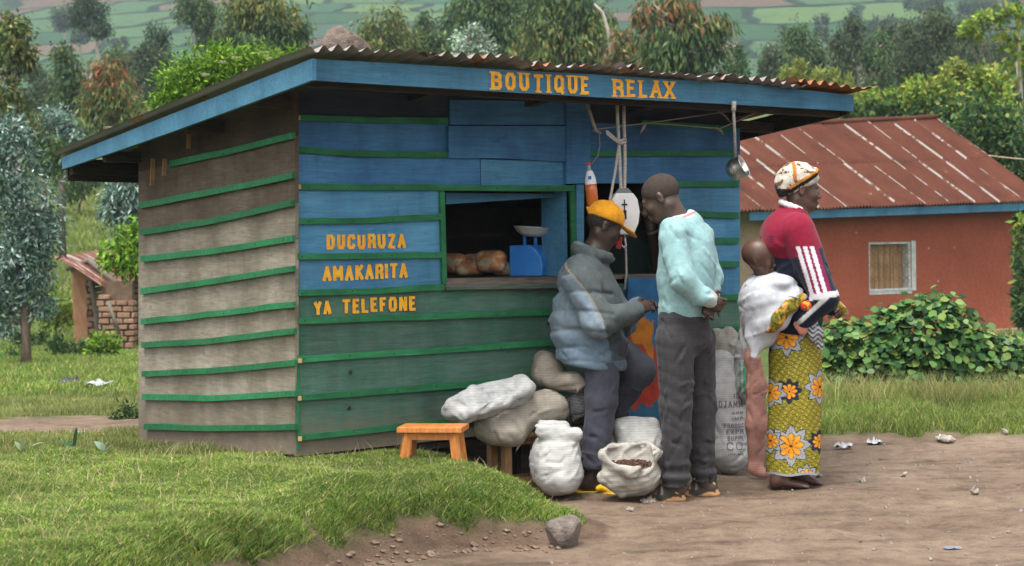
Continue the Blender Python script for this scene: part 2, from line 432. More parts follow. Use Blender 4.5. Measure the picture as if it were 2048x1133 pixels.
ys = np.concatenate([np.linspace(-3, 5, 12, endpoint=False), np.linspace(5, 14, 330, endpoint=False), 14 * (262 / 14) ** np.linspace(0, 1, 110)])
V, F, GX, GY = grid_sheet('ground', ys, 361, lambda y: 4.2 + 0.75 * np.maximum(y, 0), gz, None, 1.5)
cover = ground_cover(GX, GY)
bs = bank_s(GX, GY)
damp = sstep(0.0, 0.1, bs) * (1 - sstep(0.35, 0.5, bs)) * (GX < 0.4) * 0.75
gcol = np.stack([cover, damp, 0 * cover], -1).reshape(-1, 3)
g = mesh_obj('ground', V, F, M['ground'], smooth=True, col=gcol); tag(g, kind='structure')

# hillside with its patchwork of small fields
def hz(X, Y):
    z = 17.2 + 0.215 * np.maximum(Y - 262, 0) + 3.0 * np.sin(X / 60 + 0.7) * sstep(262, 420, Y) + 1.2 * np.sin(X / 23 + Y / 40)
    return z - 3 * sstep(262, 250, Y)
def mat_fields():
    m, n, l, b = new_mat('terraced_fields', 0.95, 0.1)
    v = tex_coord(n, l, (1, 1, 1), 'Object', (0, 0, math.radians(7)))
    nz = n.new('ShaderNodeTexNoise'); nz.inputs['Scale'].default_value = 0.025; nz.inputs['Detail'].default_value = 3
    l.new(v, nz.inputs['Vector'])
    sc = n.new('ShaderNodeVectorMath'); sc.operation = 'MULTIPLY_ADD'
    l.new(nz.outputs['Color'], sc.inputs[0]); sc.inputs[1].default_value = (22, 22, 0); l.new(v, sc.inputs[2])
    def brick(w, h, off, vec):
        k = n.new('ShaderNodeTexBrick'); l.new(vec, k.inputs['Vector'])
        k.inputs['Color1'].default_value = (0, 0, 0, 1); k.inputs['Color2'].default_value = (1, 1, 1, 1)
        k.inputs['Mortar'].default_value = (0.5, 0.5, 0.5, 1)
        k.inputs['Scale'].default_value = 1; k.inputs['Brick Width'].default_value = w; k.inputs['Row Height'].default_value = h
        k.inputs['Mortar Size'].default_value = 1.5; k.inputs['Mortar Smooth'].default_value = 0.4
        k.offset = off; return k
    k1 = brick(19, 24, 0.37, sc.outputs[0])
    fld = ramp(n, l, k1.outputs['Color'], [(0.0, (0.026, 0.072, 0.030)), (0.2, (0.060, 0.115, 0.045)), (0.36, (0.105, 0.075, 0.050)), (0.46, (0.030, 0.085, 0.040)), (0.60, (0.080, 0.135, 0.045)), (0.72, (0.038, 0.080, 0.045)), (0.84, (0.052, 0.105, 0.045)), (0.93, (0.120, 0.088, 0.060))], 'CONSTANT')
    fine = noise_tex(n, l, v, 0.6, 6, 0.7)
    rows = n.new('ShaderNodeTexWave'); rows.inputs['Scale'].default_value = 0.22; rows.inputs['Distortion'].default_value = 3
    rows.bands_direction = 'Y'; l.new(v, rows.inputs['Vector'])
    fld = mix(n, l, 0.5, fld, ramp(n, l, fine, [(0.3, grey(0.5)), (0.7, grey(1.35))]), 'MULTIPLY')
    fld = mix(n, l, 0.16, fld, rows.outputs['Color'], 'MULTIPLY')
    fld = mix(n, l, ramp(n, l, noise_tex(n, l, v, 0.03, 4), [(0.52, grey(0)), (0.62, grey(0.6))]), fld, (0.036, 0.080, 0.03))
    bsh = n.new('ShaderNodeTexVoronoi'); bsh.inputs['Scale'].default_value = 0.16; l.new(v, bsh.inputs['Vector'])
    fld = mix(n, l, ramp(n, l, bsh.outputs['Distance'], [(0.10, grey(0.8)), (0.17, grey(0))]), fld, (0.022, 0.05, 0.022))
    l.new(mix(n, l, k1.outputs['Fac'], fld, (0.010, 0.024, 0.012)), b.inputs['Base Color'])
    bump(n, l, b, fine, 0.8, 0.6)
    return m
M['fields'] = mat_fields()
ys = 252 + (1250 - 252) * np.linspace(0, 1, 90) ** 1.6
V, F, _, _ = grid_sheet('hill', ys, 90, lambda y: 40 + 0.62 * y, hz, None, 1.0)
tag(mesh_obj('hillside', V, F, M['fields'], smooth=True), kind='structure')

# ================================================================== KIOSK
KTH = math.radians(34.4)
KC = at(591.5, 915, 9.2)
KX, KY = KC.x, KC.y
KM = Matrix.Translation((KX, KY, 0)) @ Matrix.Rotation(KTH, 4, 'Z')
KI = KM.inverted(); KI3 = KI.to_3x3()
def kfront(px, py, yl=0.0):
    o, d = KI @ CAMV, KI3 @ ray(px, py); return o + d * ((yl - o.y) / d.y)
def kleft(px, py, xl=0.0):
    o, d = KI @ CAMV, KI3 @ ray(px, py); return o + d * ((xl - o.x) / d.x)
def ktop(px, py, z):
    return KI @ atz(px, py, z)
kiosk = empty('kiosk', (KX, KY, 0), KTH)
tag(kiosk, 'small blue and green plank shop with yellow lettering under a low corrugated roof', 'kiosk')
KL = kfront(1479, 560).x          # length of the front
KD = kleft(279, 620).y            # depth of the side
def pl(poly):                     # polyline -> function
    xs = [p[0] for p in poly]; yv = [p[1] for p in poly]
    return lambda x: float(np.interp(x, xs, yv))
def ext(poly, x):                 # extrapolating polyline
    if x <= poly[0][0] or x >= poly[-1][0]:
        a, b = (poly[0], poly[1]) if x <= poly[0][0] else (poly[-2], poly[-1])
        return a[1] + (b[1] - a[1]) * (x - a[0]) / (b[0] - a[0])
    return pl(poly)(x)
def strip(name, pts_t, pts_b, off, mat, parent):
    """board with front outline top/bottom (local points) thickened along off"""
    off = Vector(off); n = len(pts_t); v, f = [], []
    for t, b in zip(pts_t, pts_b): v += [t, b, b + off, t + off]
    for i in range(n - 1):
        for k in range(4):
            f.append((4 * i + k, 4 * i + (k + 1) % 4, 4 * i + 4 + (k + 1) % 4, 4 * i + 4 + k))
    f.append((3, 2, 1, 0)); e = 4 * (n - 1); f.append((e, e + 1, e + 2, e + 3))
    return mesh_obj(name, [tuple(q) for q in v], f, mat, parent)
def fboard(name, xa, xb, top, bot, y, th, mat, n=5, jit=0.0, parent=None):
    xs = np.linspace(xa, xb, n); T, B = [], []
    for k, x in enumerate(xs):
        j = random.uniform(-jit, jit)
        T.append(kfront(x, ext(top, x) + j, y)); B.append(kfront(x, ext(bot, x) + j * 0.6, y))
    return strip(name, T, B, (0, th, 0), mat, parent or kiosk)
def lboard(name, xa, xb, top, bot, xl, th, mat, n=5, jit=0.0, parent=None):
    xs = np.linspace(xa, xb, n); T, B = [], []
    for x in xs:
        j = random.uniform(-jit, jit)
        T.append(kleft(x, ext(top, x) + j, xl)); B.append(kleft(x, ext(bot, x) + j * 0.6, xl))
    return strip(name, T, B, (th, 0, 0), mat, parent or kiosk)
def shift(poly, d): return [(x, y + d) for x, y in poly]

# front battens, left part
FB = {1: [(592, 236), (740, 241), (897, 242)], 2: [(592, 299), (720, 308), (897, 310)],
      3: [(592, 374), (890, 376), (1150, 377)], 4: [(594, 443), (740, 441), (886, 434)],
      5: [(596, 514), (740, 513), (886, 510)], 6: [(597, 587), (740, 583), (889, 575)],
      7: [(598, 643), (850, 634), (1105, 625), (1250, 619)], 8: [(598, 720), (850, 703), (1105, 686), (1250, 676)],
      9: [(598, 796), (800, 781), (1000, 765), (1250, 742)], 10: [(599, 876), (810, 853), (1000, 834), (1250, 806)]}
ROOFLINE = [(592, 150), (1480, 190)]
BOT = [(592, 912), (1250, 838)]
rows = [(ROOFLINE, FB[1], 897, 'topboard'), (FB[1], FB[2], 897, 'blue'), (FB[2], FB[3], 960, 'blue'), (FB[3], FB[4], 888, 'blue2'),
        (FB[4], FB[5], 888, 'blue2'), (FB[5], FB[6], 888, 'blue2'), (FB[6], FB[7], 1250, 'greenwash'), (FB[7], FB[8], 1250, 'greenwash'),
        (FB[8], FB[9], 1250, 'greenwash'), (FB[9], FB[10], 1250, 'greenwash'), (FB[10], BOT, 1250, 'lowboard')]
for k, (t, b, xe, m) in enumerate(rows):
    if k == 6: t = [(592, 588), (890, 577), (1250, 566)]
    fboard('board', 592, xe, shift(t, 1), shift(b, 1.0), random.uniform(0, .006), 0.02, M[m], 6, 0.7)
for k, poly in FB.items():
    xe = {1: 897, 2: 897, 3: 1150, 4: 886, 5: 886, 6: 889}.get(k, 1250)
    w = 5.9
    fboard('batten', poly[0][0] - 1, xe, shift(poly, -w), shift(poly, w), -0.020, 0.0185, M['batten'], 12, 1.1)
def stud(name, xt, yt, xb, yb, w, y, th, mat):
    pts = [(xt, yt), (xb, yb)]; T, B = [], []
    for f in np.linspace(0, 1, 4):
        x = xt + (xb - xt) * f; yy = yt + (yb - yt) * f
        T.append(kfront(x + w / 2, yy, y)); B.append(kfront(x - w / 2, yy, y))
    return strip(name, T, B, (0, th, 0), mat, kiosk)
stud('batten', 885, 384, 890, 568, 9, -0.0185, 0.0165, M['batten'])
stud('batten', 1146, 384, 1151, 556, 10, -0.0185, 0.0165, M['batten'])
stud('corner_strip', 594, 232, 598, 900, 5, -0.006, 0.012, M['batten'])
fboard('batten', 893, 1150, [(893, 574), (1150, 570)], [(893, 580), (1150, 576)], -0.034, 0.025, M['greenwash'], 5)
# middle boards over the window and the post beside it
fboard('board', 900, 1132, [(900, 200), (1132, 204)], [(900, 250), (1132, 251)], -0.014, 0.02, M['blue'], 4)
fboard('board', 898, 1132, [(898, 252), (1132, 253)], [(898, 316), (960, 318), (985, 316), (1132, 324)], -0.026, 0.022, M['blue'], 7)
fboard('board', 962, 1132, [(962, 319), (1132, 323)], [(962, 372), (1132, 371)], -0.004, 0.02, M['blue2'], 4)
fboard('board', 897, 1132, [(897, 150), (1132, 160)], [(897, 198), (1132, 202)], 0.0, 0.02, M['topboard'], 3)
fboard('post', 1133, 1181, [(1133, 205), (1181, 207)], [(1133, 368), (1181, 367)], -0.034, 0.04, M['blue'], 4)
fboard('post', 1153, 1168, [(1153, 369), (1168, 369)], [(1153, 570), (1168, 568)], -0.012, 0.045, M['blue2'], 4)
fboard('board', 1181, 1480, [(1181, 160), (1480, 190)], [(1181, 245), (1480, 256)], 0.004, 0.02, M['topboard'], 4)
fboard('board', 1181, 1480, [(1181, 246), (1480, 257)], [(1181, 306), (1480, 306)], 0.0, 0.02, M['blue'], 4)
fboard('board', 1181, 1480, [(1181, 307), (1480, 307)], [(1181, 367), (1480, 367)], 0.004, 0.02, M['blue'], 4)
fboard('batten', 1285, 1468, [(1285, 240), (1468, 253)], [(1285, 249), (1468, 262)], -0.016, 0.015, M['batten'], 5, 0.6)
fboard('batten', 1180, 1470, [(1180, 302), (1470, 301)], [(1180, 313), (1470, 312)], -0.018, 0.017, M['batten'], 6, 0.6)
RB = [(368, 368, 'blue2'), (424, 432, 'blue2'), (483, 482, 'blue2'), (531, 529, 'blue2'), (598, 595, 'greenwash'), (664, 658, 'greenwash'), (732, 724, 'greenwash'), (806, 792, 'greenwash')]
for k in range(len(RB) - 1):
    a, b = RB[k], RB[k + 1]
    fboard('board', 1322, 1480, [(1322, a[0]), (1480, a[1])], [(1322, b[0]), (1480, b[1])], 0.004 * (k % 2), 0.02, M[b[2] if k != 3 else 'blue2'], 4)
fboard('board', 1322, 1480, [(1322, 806), (1480, 792)], [(1322, 850), (1480, 834)], 0.0, 0.02, M['lowboard'], 3)
for a, b, _ in RB:
    fboard('batten', 1326, 1478, [(1326, a - 6), (1478, b - 6)], [(1326, a + 6), (1478, b + 6)], -0.018, 0.017, M['batten'], 5, 0.7)
# painted half door
nx, nz_ = 24, 60
dv, dc = [], []
for j in range(nz_ + 1):
    for i in range(nx + 1):
        px = 1251 + 70 * i / nx; py = 556 + 288 * j / nz_
        p = kfront(px, py, -0.012); dv.append(tuple(p))
        wv = 5 * math.sin(px * 0.21) + 3 * math.sin(py * 0.13 + px * 0.1)
        c = (0.025, 0.16, 0.36)
        if py > 640 + wv and px < 1300 + wv: c = (0.62, 0.22, 0.015)
        if py > 700 + 0.9 * (px - 1285) + wv or (px >= 1300 + wv and py > 697 + wv): c = (0.50, 0.055, 0.03)
        if py > 818 + wv - 0.25 * (px - 1250): c = (0.03, 0.14, 0.24)
        dc.append(c)
nf = [(j * (nx + 1) + i, j * (nx + 1) + i + 1, (j + 1) * (nx + 1) + i + 1, (j + 1) * (nx + 1) + i) for j in range(nz_) for i in range(nx)]
M['door'] = mat_vcol('patchy_painted_door', 0.6, 12, 0.45, 60, 0.3, 0.003)
door = mesh_obj('half_door', dv, nf, M['door'], kiosk, col=np.array(dc))
sm = door.modifiers.new('thick', 'SOLIDIFY'); sm.thickness = 0.022; sm.offset = -1
fboard('door_ledge', 1250, 1322, [(1250, 553), (1322, 551)], [(1250, 558), (1322, 556)], -0.03, 0.10, M['counter'], 3)

# side wall
LB = {0: [(338, 329), (430, 309), (584, 272)], 1: [(278, 412), (430, 383), (584, 351)], 2: [(280, 465), (430, 442), (584, 406)],
      3: [(280, 519), (430, 503), (584, 478)], 4: [(280, 584), (430, 562), (585, 537)], 5: [(281, 644), (430, 628), (586, 609)],
      6: [(282, 690), (430, 682), (587, 662)], 7: [(283, 748), (430, 741), (588, 727)], 8: [(284, 795), (430, 797), (588, 787)],
      9: [(287, 854), (430, 857), (588, 855)]}
LT = [(270, 285), (592, 160)]
LBOT = [(285, 911), (592, 908)]
lrows = [LT] + [LB[k] for k in range(10)] + [LBOT]
for k in range(len(lrows) - 1):
    lboard('side_board', 277, 590, shift(lrows[k], 1), shift(lrows[k + 1], 1), random.uniform(0, .006), 0.02, M['eave_shade_side' if k == 0 else 'brown_wood' if k < 3 else 'grey_wood'], 6, 0.7)  # upper rows: brown boards with the eave's shade painted in
for k in range(10):
    p = LB[k]
    lboard('batten', p[0][0], p[-1][0], shift(p, -6.0), shift(p, 6.0), -0.020, 0.0185, M['batten'], 8, 1.2)
# corner post between the two walls, back wall, far wall, floor, inside lining
zr_P = kfront(625, 118, -0.61).z
xP = -0.236; yP = -0.61
pR = kfront(1707, 191, yP); pQ = kleft(124, 316, xP)
sx = (pR.z - zr_P) / (pR.x - xP); sy = (pQ.z - zr_P) / (pQ.y - yP)
def zroof(x, y): return zr_P + sx * (x - xP) + sy * (y - yP)
zf = kfront(592, 905).z
mb = MB(); mb.bar((0.035, 0.035, zf - 0.02), (0.035, 0.035, zroof(0, 0) - 0.03), 0.05, 0.05); mb.build('corner_post', M['dark_wood'], kiosk)
for k in range(9):
    z0 = zf + (zroof(1, KD) - zf) * k / 9; z1 = zf + (zroof(1, KD) - zf) * (k + 1) / 9 + 0.002
    MB().box((KL / 2, KD - 0.012, (z0 + z1) / 2), (KL - 0.02, 0.02, z1 - z0)).build('back_board', M['brown_wood'], kiosk)
    z0 = zf + (zroof(KL, 1) - zf) * k / 9; z1 = zf + (zroof(KL, 1) - zf) * (k + 1) / 9 + 0.002
    MB().box((KL - 0.012, KD / 2, (z0 + z1) / 2), (0.02, KD - 0.06, z1 - z0)).build('end_board', M['greenwash'], kiosk)
strip('gable_board', [Vector((KL - 0.05, y_, zroof(KL, y_) - 0.012)) for y_ in (0.03, KD * .5, KD - 0.03)], [Vector((KL - 0.05, y_, zroof(KL, y_) - 0.42)) for y_ in (0.03, KD * .5, KD - 0.03)], (0.022, 0, 0), M['dark_wood'], kiosk)
MB().box((KL / 2, KD / 2, zf - 0.03), (KL - 0.05, KD - 0.05, 0.03)).build('floor', M['dark_wood'], kiosk)
mb = MB()
for fx in (0.15, KL / 2, KL - 0.15):
    for fy in (0.12, KD - 0.12):
        w = KM @ Vector((fx, fy, 0)); mb.bar((fx, fy, gz1(w.x, w.y) - 0.1), (fx, fy, zf - 0.045), 0.09, 0.09)
mb.build('footings', M['dark_wood'], kiosk)['kind'] = 'stuff'
# counter, window lining, tilted shutter board
zc = kfront(1000, 556, 0.10).z
xw0, xw1 = kfront(890, 480).x, kfront(1150, 480).x
zw1 = kfront(1000, 380).z
MB().box(((xw0 + kfront(1330, 480).x) / 2, 0.20, zc - 0.012), (kfront(1330, 480).x - xw0 - 0.02, 0.42, 0.022)).build('counter', M['counter'], kiosk)
strip('sill', [kfront(891, 557, 0.0), kfront(1150, 555, 0.0)], [kfront(891, 575, -0.032), kfront(1150, 571, -0.032)], (0, 0.02, -0.02), M['counter'], kiosk)
strip('shutter', [kfront(892, 386, 0.12), kfront(1108, 388, 0.12)], [kfront(892, 409, 0.12), kfront(1108, 395, 0.12)], (0, 0.02, 0.0), M['blue2'], kiosk)
MB().box((xw1 - 0.035, 0.14, (zc + zw1) / 2), (0.025, 0.2, zw1 - zc)).build('window_jamb', M['blue2'], kiosk)
MB().box((KL * 0.36, 1.1, zc + 0.22), (KL * 0.6, 0.3, 0.02)).box((KL * 0.36, 1.15, zc - 0.2), (KL * 0.6, 0.3, 0.02)).build('shelf', M['dark_wood'], kiosk)

# roof: fascia boards, timbers, corrugated sheets
FT = [(625, 118), (900, 134), (1200, 150), (1500, 169), (1707, 191)]; FBm = [(625, 161), (900, 178), (1200, 195), (1500, 211), (1707, 223)]
fboard('fascia', 625, 1707, FT, FBm, yP, 0.022, M['fascia'], 12, 0.4)
SFT = [(124, 315), (320, 238), (624, 118)]; SFB = [(127, 338), (320, 273), (624, 161)]
lboard('fascia', 124, 624, SFT, SFB, xP, 0.022, M['fascia'], 10, 0.4)
xR = pR.x; yQ = pQ.y
for yy in (-0.5, 0.03, 0.75, KD - 0.03, yQ - 0.06):
    MB().bar((xP + 0.03, yy, zroof(xP, yy) - 0.075), (xR - 0.02, yy, zroof(xR, yy) - 0.075), 0.05, 0.06).build('purlin', M['dark_wood'], kiosk)
for xx in (0.03, 0.7, 1.4, 2.1, KL - 0.03, xR - 0.05):
    MB().bar((xx, yP + 0.03, zroof(xx, yP) - 0.03), (xx, yQ - 0.01, zroof(xx, yQ) - 0.03), 0.05, 0.028).build('rafter', M['dark_wood'], kiosk)
PW = 0.0762
def corr_sheet(name, x0, nw, y0, y1, lift, mat, parent, zf_, amp=0.0105, ny=10, rag=0.012, seed=0, per=8):
    r = np.random.default_rng(seed); nxs = nw * per + 1
    ph = r.uniform(0, 6, 6); v = []
    for j in range(ny + 1):
        for i in range(nxs):
            x = x0 + i * PW / per; fr = j / ny
            yj = y0 + (y1 - y0) * fr + (rag * math.sin(x * 9 + ph[0]) if j == 0 else 0)
            edge = math.exp(-(fr * (y1 - y0)) / 0.16)
            a = amp * (1 + 0.45 * edge * math.sin(x * 7.3 + ph[1]))
            z = zf_(x, yj) + lift + a * math.cos(2 * math.pi * i / per) + edge * 0.013 * math.sin(x * 5.1 + ph[2]) + edge * 0.006 * math.sin(x * 17 + ph[3])
            v.append((x, yj, z))
    i = np.arange(ny)[:, None] * nxs + np.arange(nxs - 1)[None, :]
    F = np.stack([i, i + 1, i + nxs + 1, i + nxs], -1).reshape(-1, 4)
    o = mesh_obj(name, v, F, mat, parent, smooth=True)
    return o
MB().bar((xP + 0.03, yQ, zroof(xP, yQ) - 0.07), (xR - 0.02, yQ, zroof(xR, yQ) - 0.07), 0.02, 0.13).build('back_fascia', M['dark_wood'], kiosk)
MB().bar((xR - 0.012, yP + 0.03, zroof(xR, yP) - 0.055), (xR - 0.012, yQ, zroof(xR, yQ) - 0.055), 0.022, 0.10).build('end_fascia', M['dark_wood'], kiosk)
x = xP - 0.03; k = 0
tot = xR + 0.07 - x
nsh = 6; nwv = int(round(tot / nsh / PW))
for k in range(nsh):
    last = k == nsh - 1
    corr_sheet('roof_sheet', xP - 0.03 + k * tot / nsh, nwv + (0 if last else 1), yP - 0.085, yQ + 0.09, 0.034 + 0.006 * (k % 2), M['zinc_rust' if last else 'zinc'], kiosk, zroof, seed=20 + k)

# wooden nicks at the batten ends
for px, py in ((600, 722), (599, 797), (600, 878), (598, 374), (597, 236)):
    p = kfront(px, py, -0.022); MB().box(p, (0.018, 0.006, 0.022)).build('batten_end', M['nail'], kiosk)
for px, py in ((701, 745), (699, 817), (1097, 648)):
    p = kfront(px, py, -0.001); MB().lathe([(0.0, 0.004), (0.009, 0.004), (0.011, 0)], p, 10, Matrix.Rotation(math.pi / 2, 3, 'X')).build('knot_hole', M['dark_wood'], kiosk)
# nail heads where the battens are fixed to the studs
nl = MB()
for k, poly in FB.items():
    for px in (612, 700, 790, 876, 1000, 1090):
        if px < {1: 897, 2: 897, 3: 1150, 4: 886, 5: 886, 6: 889}.get(k, 1250): nl.lathe([(0.0, 0.0015), (0.0038, 0.001), (0.004, 0)], kfront(px + random.uniform(-8, 8), ext(poly, px) + random.uniform(-2, 2), -0.0205), 6, Matrix.Rotation(math.pi / 2, 3, 'X'))
for k, poly in LB.items():
    for px in (300, 372, 440, 505, 575):
        if px > poly[0][0]: nl.lathe([(0.0, 0.0015), (0.0038, 0.001), (0.004, 0)], kleft(px + random.uniform(-8, 8), ext(poly, px) + random.uniform(-2, 2), -0.0205), 6, Matrix.Rotation(-math.pi / 2, 3, 'Y'))
nl.build('nail_heads', M['dark_wood'], kiosk)['kind'] = 'stuff'
# little hanging laths under the side eave
for (xa, ya, xb, yb) in ((306, 318, 304, 372), (330, 318, 328, 352), (378, 268, 377, 298)):
    MB().bar(kleft(xa, ya, -0.05), kleft(xb, yb, -0.05), 0.022, 0.012).build('lath', M['bench_wood'], kiosk)

# ------------------------------------------------------------------ brush lettering (strokes; free ends carry small serifs when asked)
GLY = {
 'A': [[(0, 0), (.5, 1)], [(.5, 1), (1, 0)], [(.2, .34), (.8, .34)]], 'B': [[(.08, 0), (.08, 1)], [(.08, 1), (.75, 1), (.95, .86), (.95, .66), (.75, .53), (.08, .53)], [(.75, .53), (1, .4), (1, .14), (.78, 0), (.08, 0)]],
 'C': [[(.95, .78), (.72, 1), (.3, 1), (.06, .8), (.06, .2), (.3, 0), (.72, 0), (.95, .22)]], 'D': [[(.08, 0), (.08, 1)], [(.08, 1), (.65, 1), (.94, .78), (.94, .22), (.65, 0), (.08, 0)]],
 'E': [[(.08, 0), (.08, 1)], [(.08, 1), (.95, 1)], [(.08, .52), (.75, .52)], [(.08, 0), (.98, 0)]], 'F': [[(.08, 0), (.08, 1)], [(.08, 1), (.95, 1)], [(.08, .52), (.72, .52)]],
 'I': [[(.5, 0), (.5, 1)]], 'J': [[(.7, 1), (.7, .2), (.5, 0), (.25, 0), (.08, .2)]], 'K': [[(.08, 0), (.08, 1)], [(.95, 1), (.1, .45)], [(.3, .6), (1, 0)]],
 'L': [[(.08, 0), (.08, 1)], [(.08, 0), (.98, 0)]], 'M': [[(.05, 0), (.05, 1), (.5, .3), (.95, 1), (.95, 0)]], 'N': [[(.08, 0), (.08, 1), (.92, 0), (.92, 1)]],
 'O': [[(.3, 0), (.7, 0), (.94, .22), (.94, .78), (.7, 1), (.3, 1), (.06, .78), (.06, .22), (.3, 0)]], 'P': [[(.08, 0), (.08, 1)], [(.08, 1), (.75, 1), (.97, .84), (.97, .62), (.75, .48), (.08, .48)]],
 'Q': [[(.3, 0), (.7, 0), (.94, .22), (.94, .78), (.7, 1), (.3, 1), (.06, .78), (.06, .22), (.3, 0)], [(.6, .2), (.98, -.12)]],
 'R': [[(.08, 0), (.08, 1)], [(.08, 1), (.75, 1), (.95, .86), (.95, .64), (.75, .5), (.08, .5)], [(.6, .5), (.95, .34), (.98, 0)]],
 'S': [[(.95, .8), (.75, 1), (.28, 1), (.06, .82), (.06, .64), (.28, .52), (.75, .46), (.95, .32), (.95, .18), (.75, 0), (.28, 0), (.05, .2)]],
 'T': [[(.5, 0), (.5, 1)], [(0, 1), (1, 1)]], 'U': [[(.08, 1), (.08, .22), (.32, 0), (.68, 0), (.92, .22), (.92, 1)]], 'X': [[(.02, 0), (.98, 1)], [(.02, 1), (.98, 0)]],
 'Y': [[(0, 1), (.5, .48)], [(1, 1), (.5, .48)], [(.5, .48), (.5, 0)]], 'Z': [[(.05, 1), (.95, 1), (.05, 0), (.95, 0)]]}
def word_quads(text, width, height, stroke, gap=0.22, serif=False, seed=0):
    """returns quads [(x,z)*4] for a word laid from 0..width"""
    r = random.Random(seed)
    wts = [0.42 if c == 'I' else 1.2 if c == 'M' else 0.85 if c in 'LEF' else 1.0 for c in text]
    unit = (width - 0) / (sum(wts) + gap * (len(text) - 1)); xo = 0; out = []
    for c, wt in zip(text, wts):
        gw = unit * wt; dz = r.uniform(-.02, .02) * height; sk = r.uniform(-.03, .03) * height
        m = stroke / 2
        def P(q): return Vector((xo + m + q[0] * (gw - 2 * m) + sk * q[1], dz + m + q[1] * (height - 2 * m)))
        for line in GLY[c]:
            pts = [P(q) for q in line]
            for a, b in zip(pts, pts[1:]):
                d = b - a
                if d.length < 1e-6: continue
                d.normalize(); nn = Vector((-d.y, d.x)); st = m * (1.0 if abs(d.y) > 0.4 else 0.78)
                a2, b2 = a - d * m * 0.55, b + d * m * 0.55
                out.append([a2 + nn * st, a2 - nn * st, b2 - nn * st, b2 + nn * st])
            if serif:
                for q, nb in ((line[0], line[1]), (line[-1], line[-2])):
                    if abs(nb[1] - q[1]) > 0.25 and q[1] in (0, 1):
                        p = P(q); w = stroke * 0.95; e = m if q[1] == 1 else -m
                        out.append([p + Vector((-w, e)), p + Vector((-w, e - math.copysign(stroke * .42, e))), p + Vector((w, e - math.copysign(stroke * .42, e))), p + Vector((w, e))])
        xo += gw + unit * gap
    return out
def fword(text, p0, p1, hpx, y, stroke, serif=False, seed=0, gap=0.22, name='lettering'):
    """word on the front plane: baseline pixel p0 -> p1, height in pixels at p0 / p1"""
    a, b = kfront(*p0, y), kfront(*p1, y); h0 = kfront(p0[0], p0[1] - hpx[0], y).z - a.z; h1 = kfront(p1[0], p1[1] - hpx[1], y).z - b.z
    W = (b - a).length; mb = MB()
    for k, q in enumerate(word_quads(text, W, 1.0, stroke, gap, serif, seed) if False else word_quads(text, W, (h0 + h1) / 2, stroke, gap, serif, seed)):
        vs = []
        for c in q:
            f = c.x / W; p = a.lerp(b, f); hh = (h0 + (h1 - h0) * f) / ((h0 + h1) / 2)
            vs.append((p.x, y - 0.0008 - 0.00012 * k, p.z + c.y * hh))
        mb.add(vs, [(0, 1, 2, 3)])
    return mb.build(name, M['yellow_paint'], kiosk)
fword('BOUTIQUE', (981, 179.5), (1178, 191), (37, 37), yP, 0.0200, True, 3, 0.24)
fword('RELAX', (1225, 193.5), (1349, 199), (36, 35), yP, 0.0195, True, 4, 0.22)
fword('DUCURUZA', (652, 501), (811, 498), (32, 31), 0.0, 0.0185, False, 5, 0.13)
fword('AMAKARITA', (645, 565), (815, 557), (33, 32), 0.0, 0.0185, False, 6, 0.11)
fword('YA', (628, 632), (663, 630), (29, 30), 0.0, 0.018, False, 7, 0.15)
fword('TELEFONE', (683, 629), (832, 622), (31, 31), 0.0, 0.0185, False, 8, 0.13)

# ================================================================== RED HOUSE
HTH = math.radians(30)
h0 = at(2026, 560, 36.0)
HB = -0.85
HM = Matrix.Translation((h0.x, h0.y, 0)) @ Matrix.Rotation(HTH, 4, 'Z'); HI = HM.inverted(); HI3 = HI.to_3x3()
def hfront(px, py, yl=0.0):
    o, d = HI @ CAMV, HI3 @ ray(px, py); return o + d * ((yl - o.y) / d.y)
house = empty('house', (h0.x, h0.y, 0), HTH)
tag(house, 'red plastered house with rusty corrugated roof and barred window', 'house')
def plaster(name, c1, c2, c3):
    m, n, l, b = new_mat(name, 0.92, 0.15); v = tex_coord(n, l)
    c = ramp(n, l, noise_tex(n, l, v, 0.9, 6, 0.65), [(0.3, c1), (0.6, c2), (0.85, c3)])
    f = noise_tex(n, l, v, 14, 6, 0.7); c = mix(n, l, 0.7, c, ramp(n, l, f, [(0.3, grey(0.72)), (0.7, grey(1.15))]), 'MULTIPLY')
    vo = n.new('ShaderNodeTexVoronoi'); vo.inputs['Scale'].default_value = 2.6; l.new(v, vo.inputs['Vector'])
    c = mix(n, l, ramp(n, l, vo.outputs['Distance'], [(0.035, grey(0.8)), (0.06, grey(0))]), c, (0.55, 0.42, 0.34))
    sp = n.new('ShaderNodeSeparateXYZ'); l.new(v, sp.inputs[0])
    l.new(c, b.inputs['Base Color']); bump(n, l, b, f, 0.5, 0.03); return m
M['redwall'] = plaster('red_earth_plaster', (0.25, 0.068, 0.040), (0.33, 0.090, 0.052), (0.38, 0.135, 0.082))
M['tanwall'] = plaster('tan_earth_plaster', (0.23, 0.165, 0.095), (0.31, 0.23, 0.14), (0.36, 0.28, 0.18))
M['house_rust'] = mat_rust('house_rusty_sheet', (0.062, 0.021, 0.013), (0.105, 0.036, 0.021), (0.34, 0.28, 0.23), 0.665, (1.4, 1, 1))
M['house_lap'] = mat_rust('bare_zinc_lap', (0.21, 0.19, 0.165), (0.34, 0.32, 0.285), (0.10, 0.04, 0.025), 0.50)
M['white_frame'] = mat_noise('weathered_white_frame', (0.36, 0.36, 0.34), (0.55, 0.56, 0.54), 8, 0.8, bdist=0.01)
M['shutter_wood'] = mat_noise('brown_shutter_plank', (0.26, 0.135, 0.06), (0.44, 0.26, 0.13), 3, 0.8, (7, 7, 1), 0.3, 0.006)
M['iron'] = mat_plain('rusty_iron', (0.16, 0.11, 0.08), 0.7)
M['tan_wire'] = mat_plain('tan_wire', (0.36, 0.27, 0.17), 0.7)
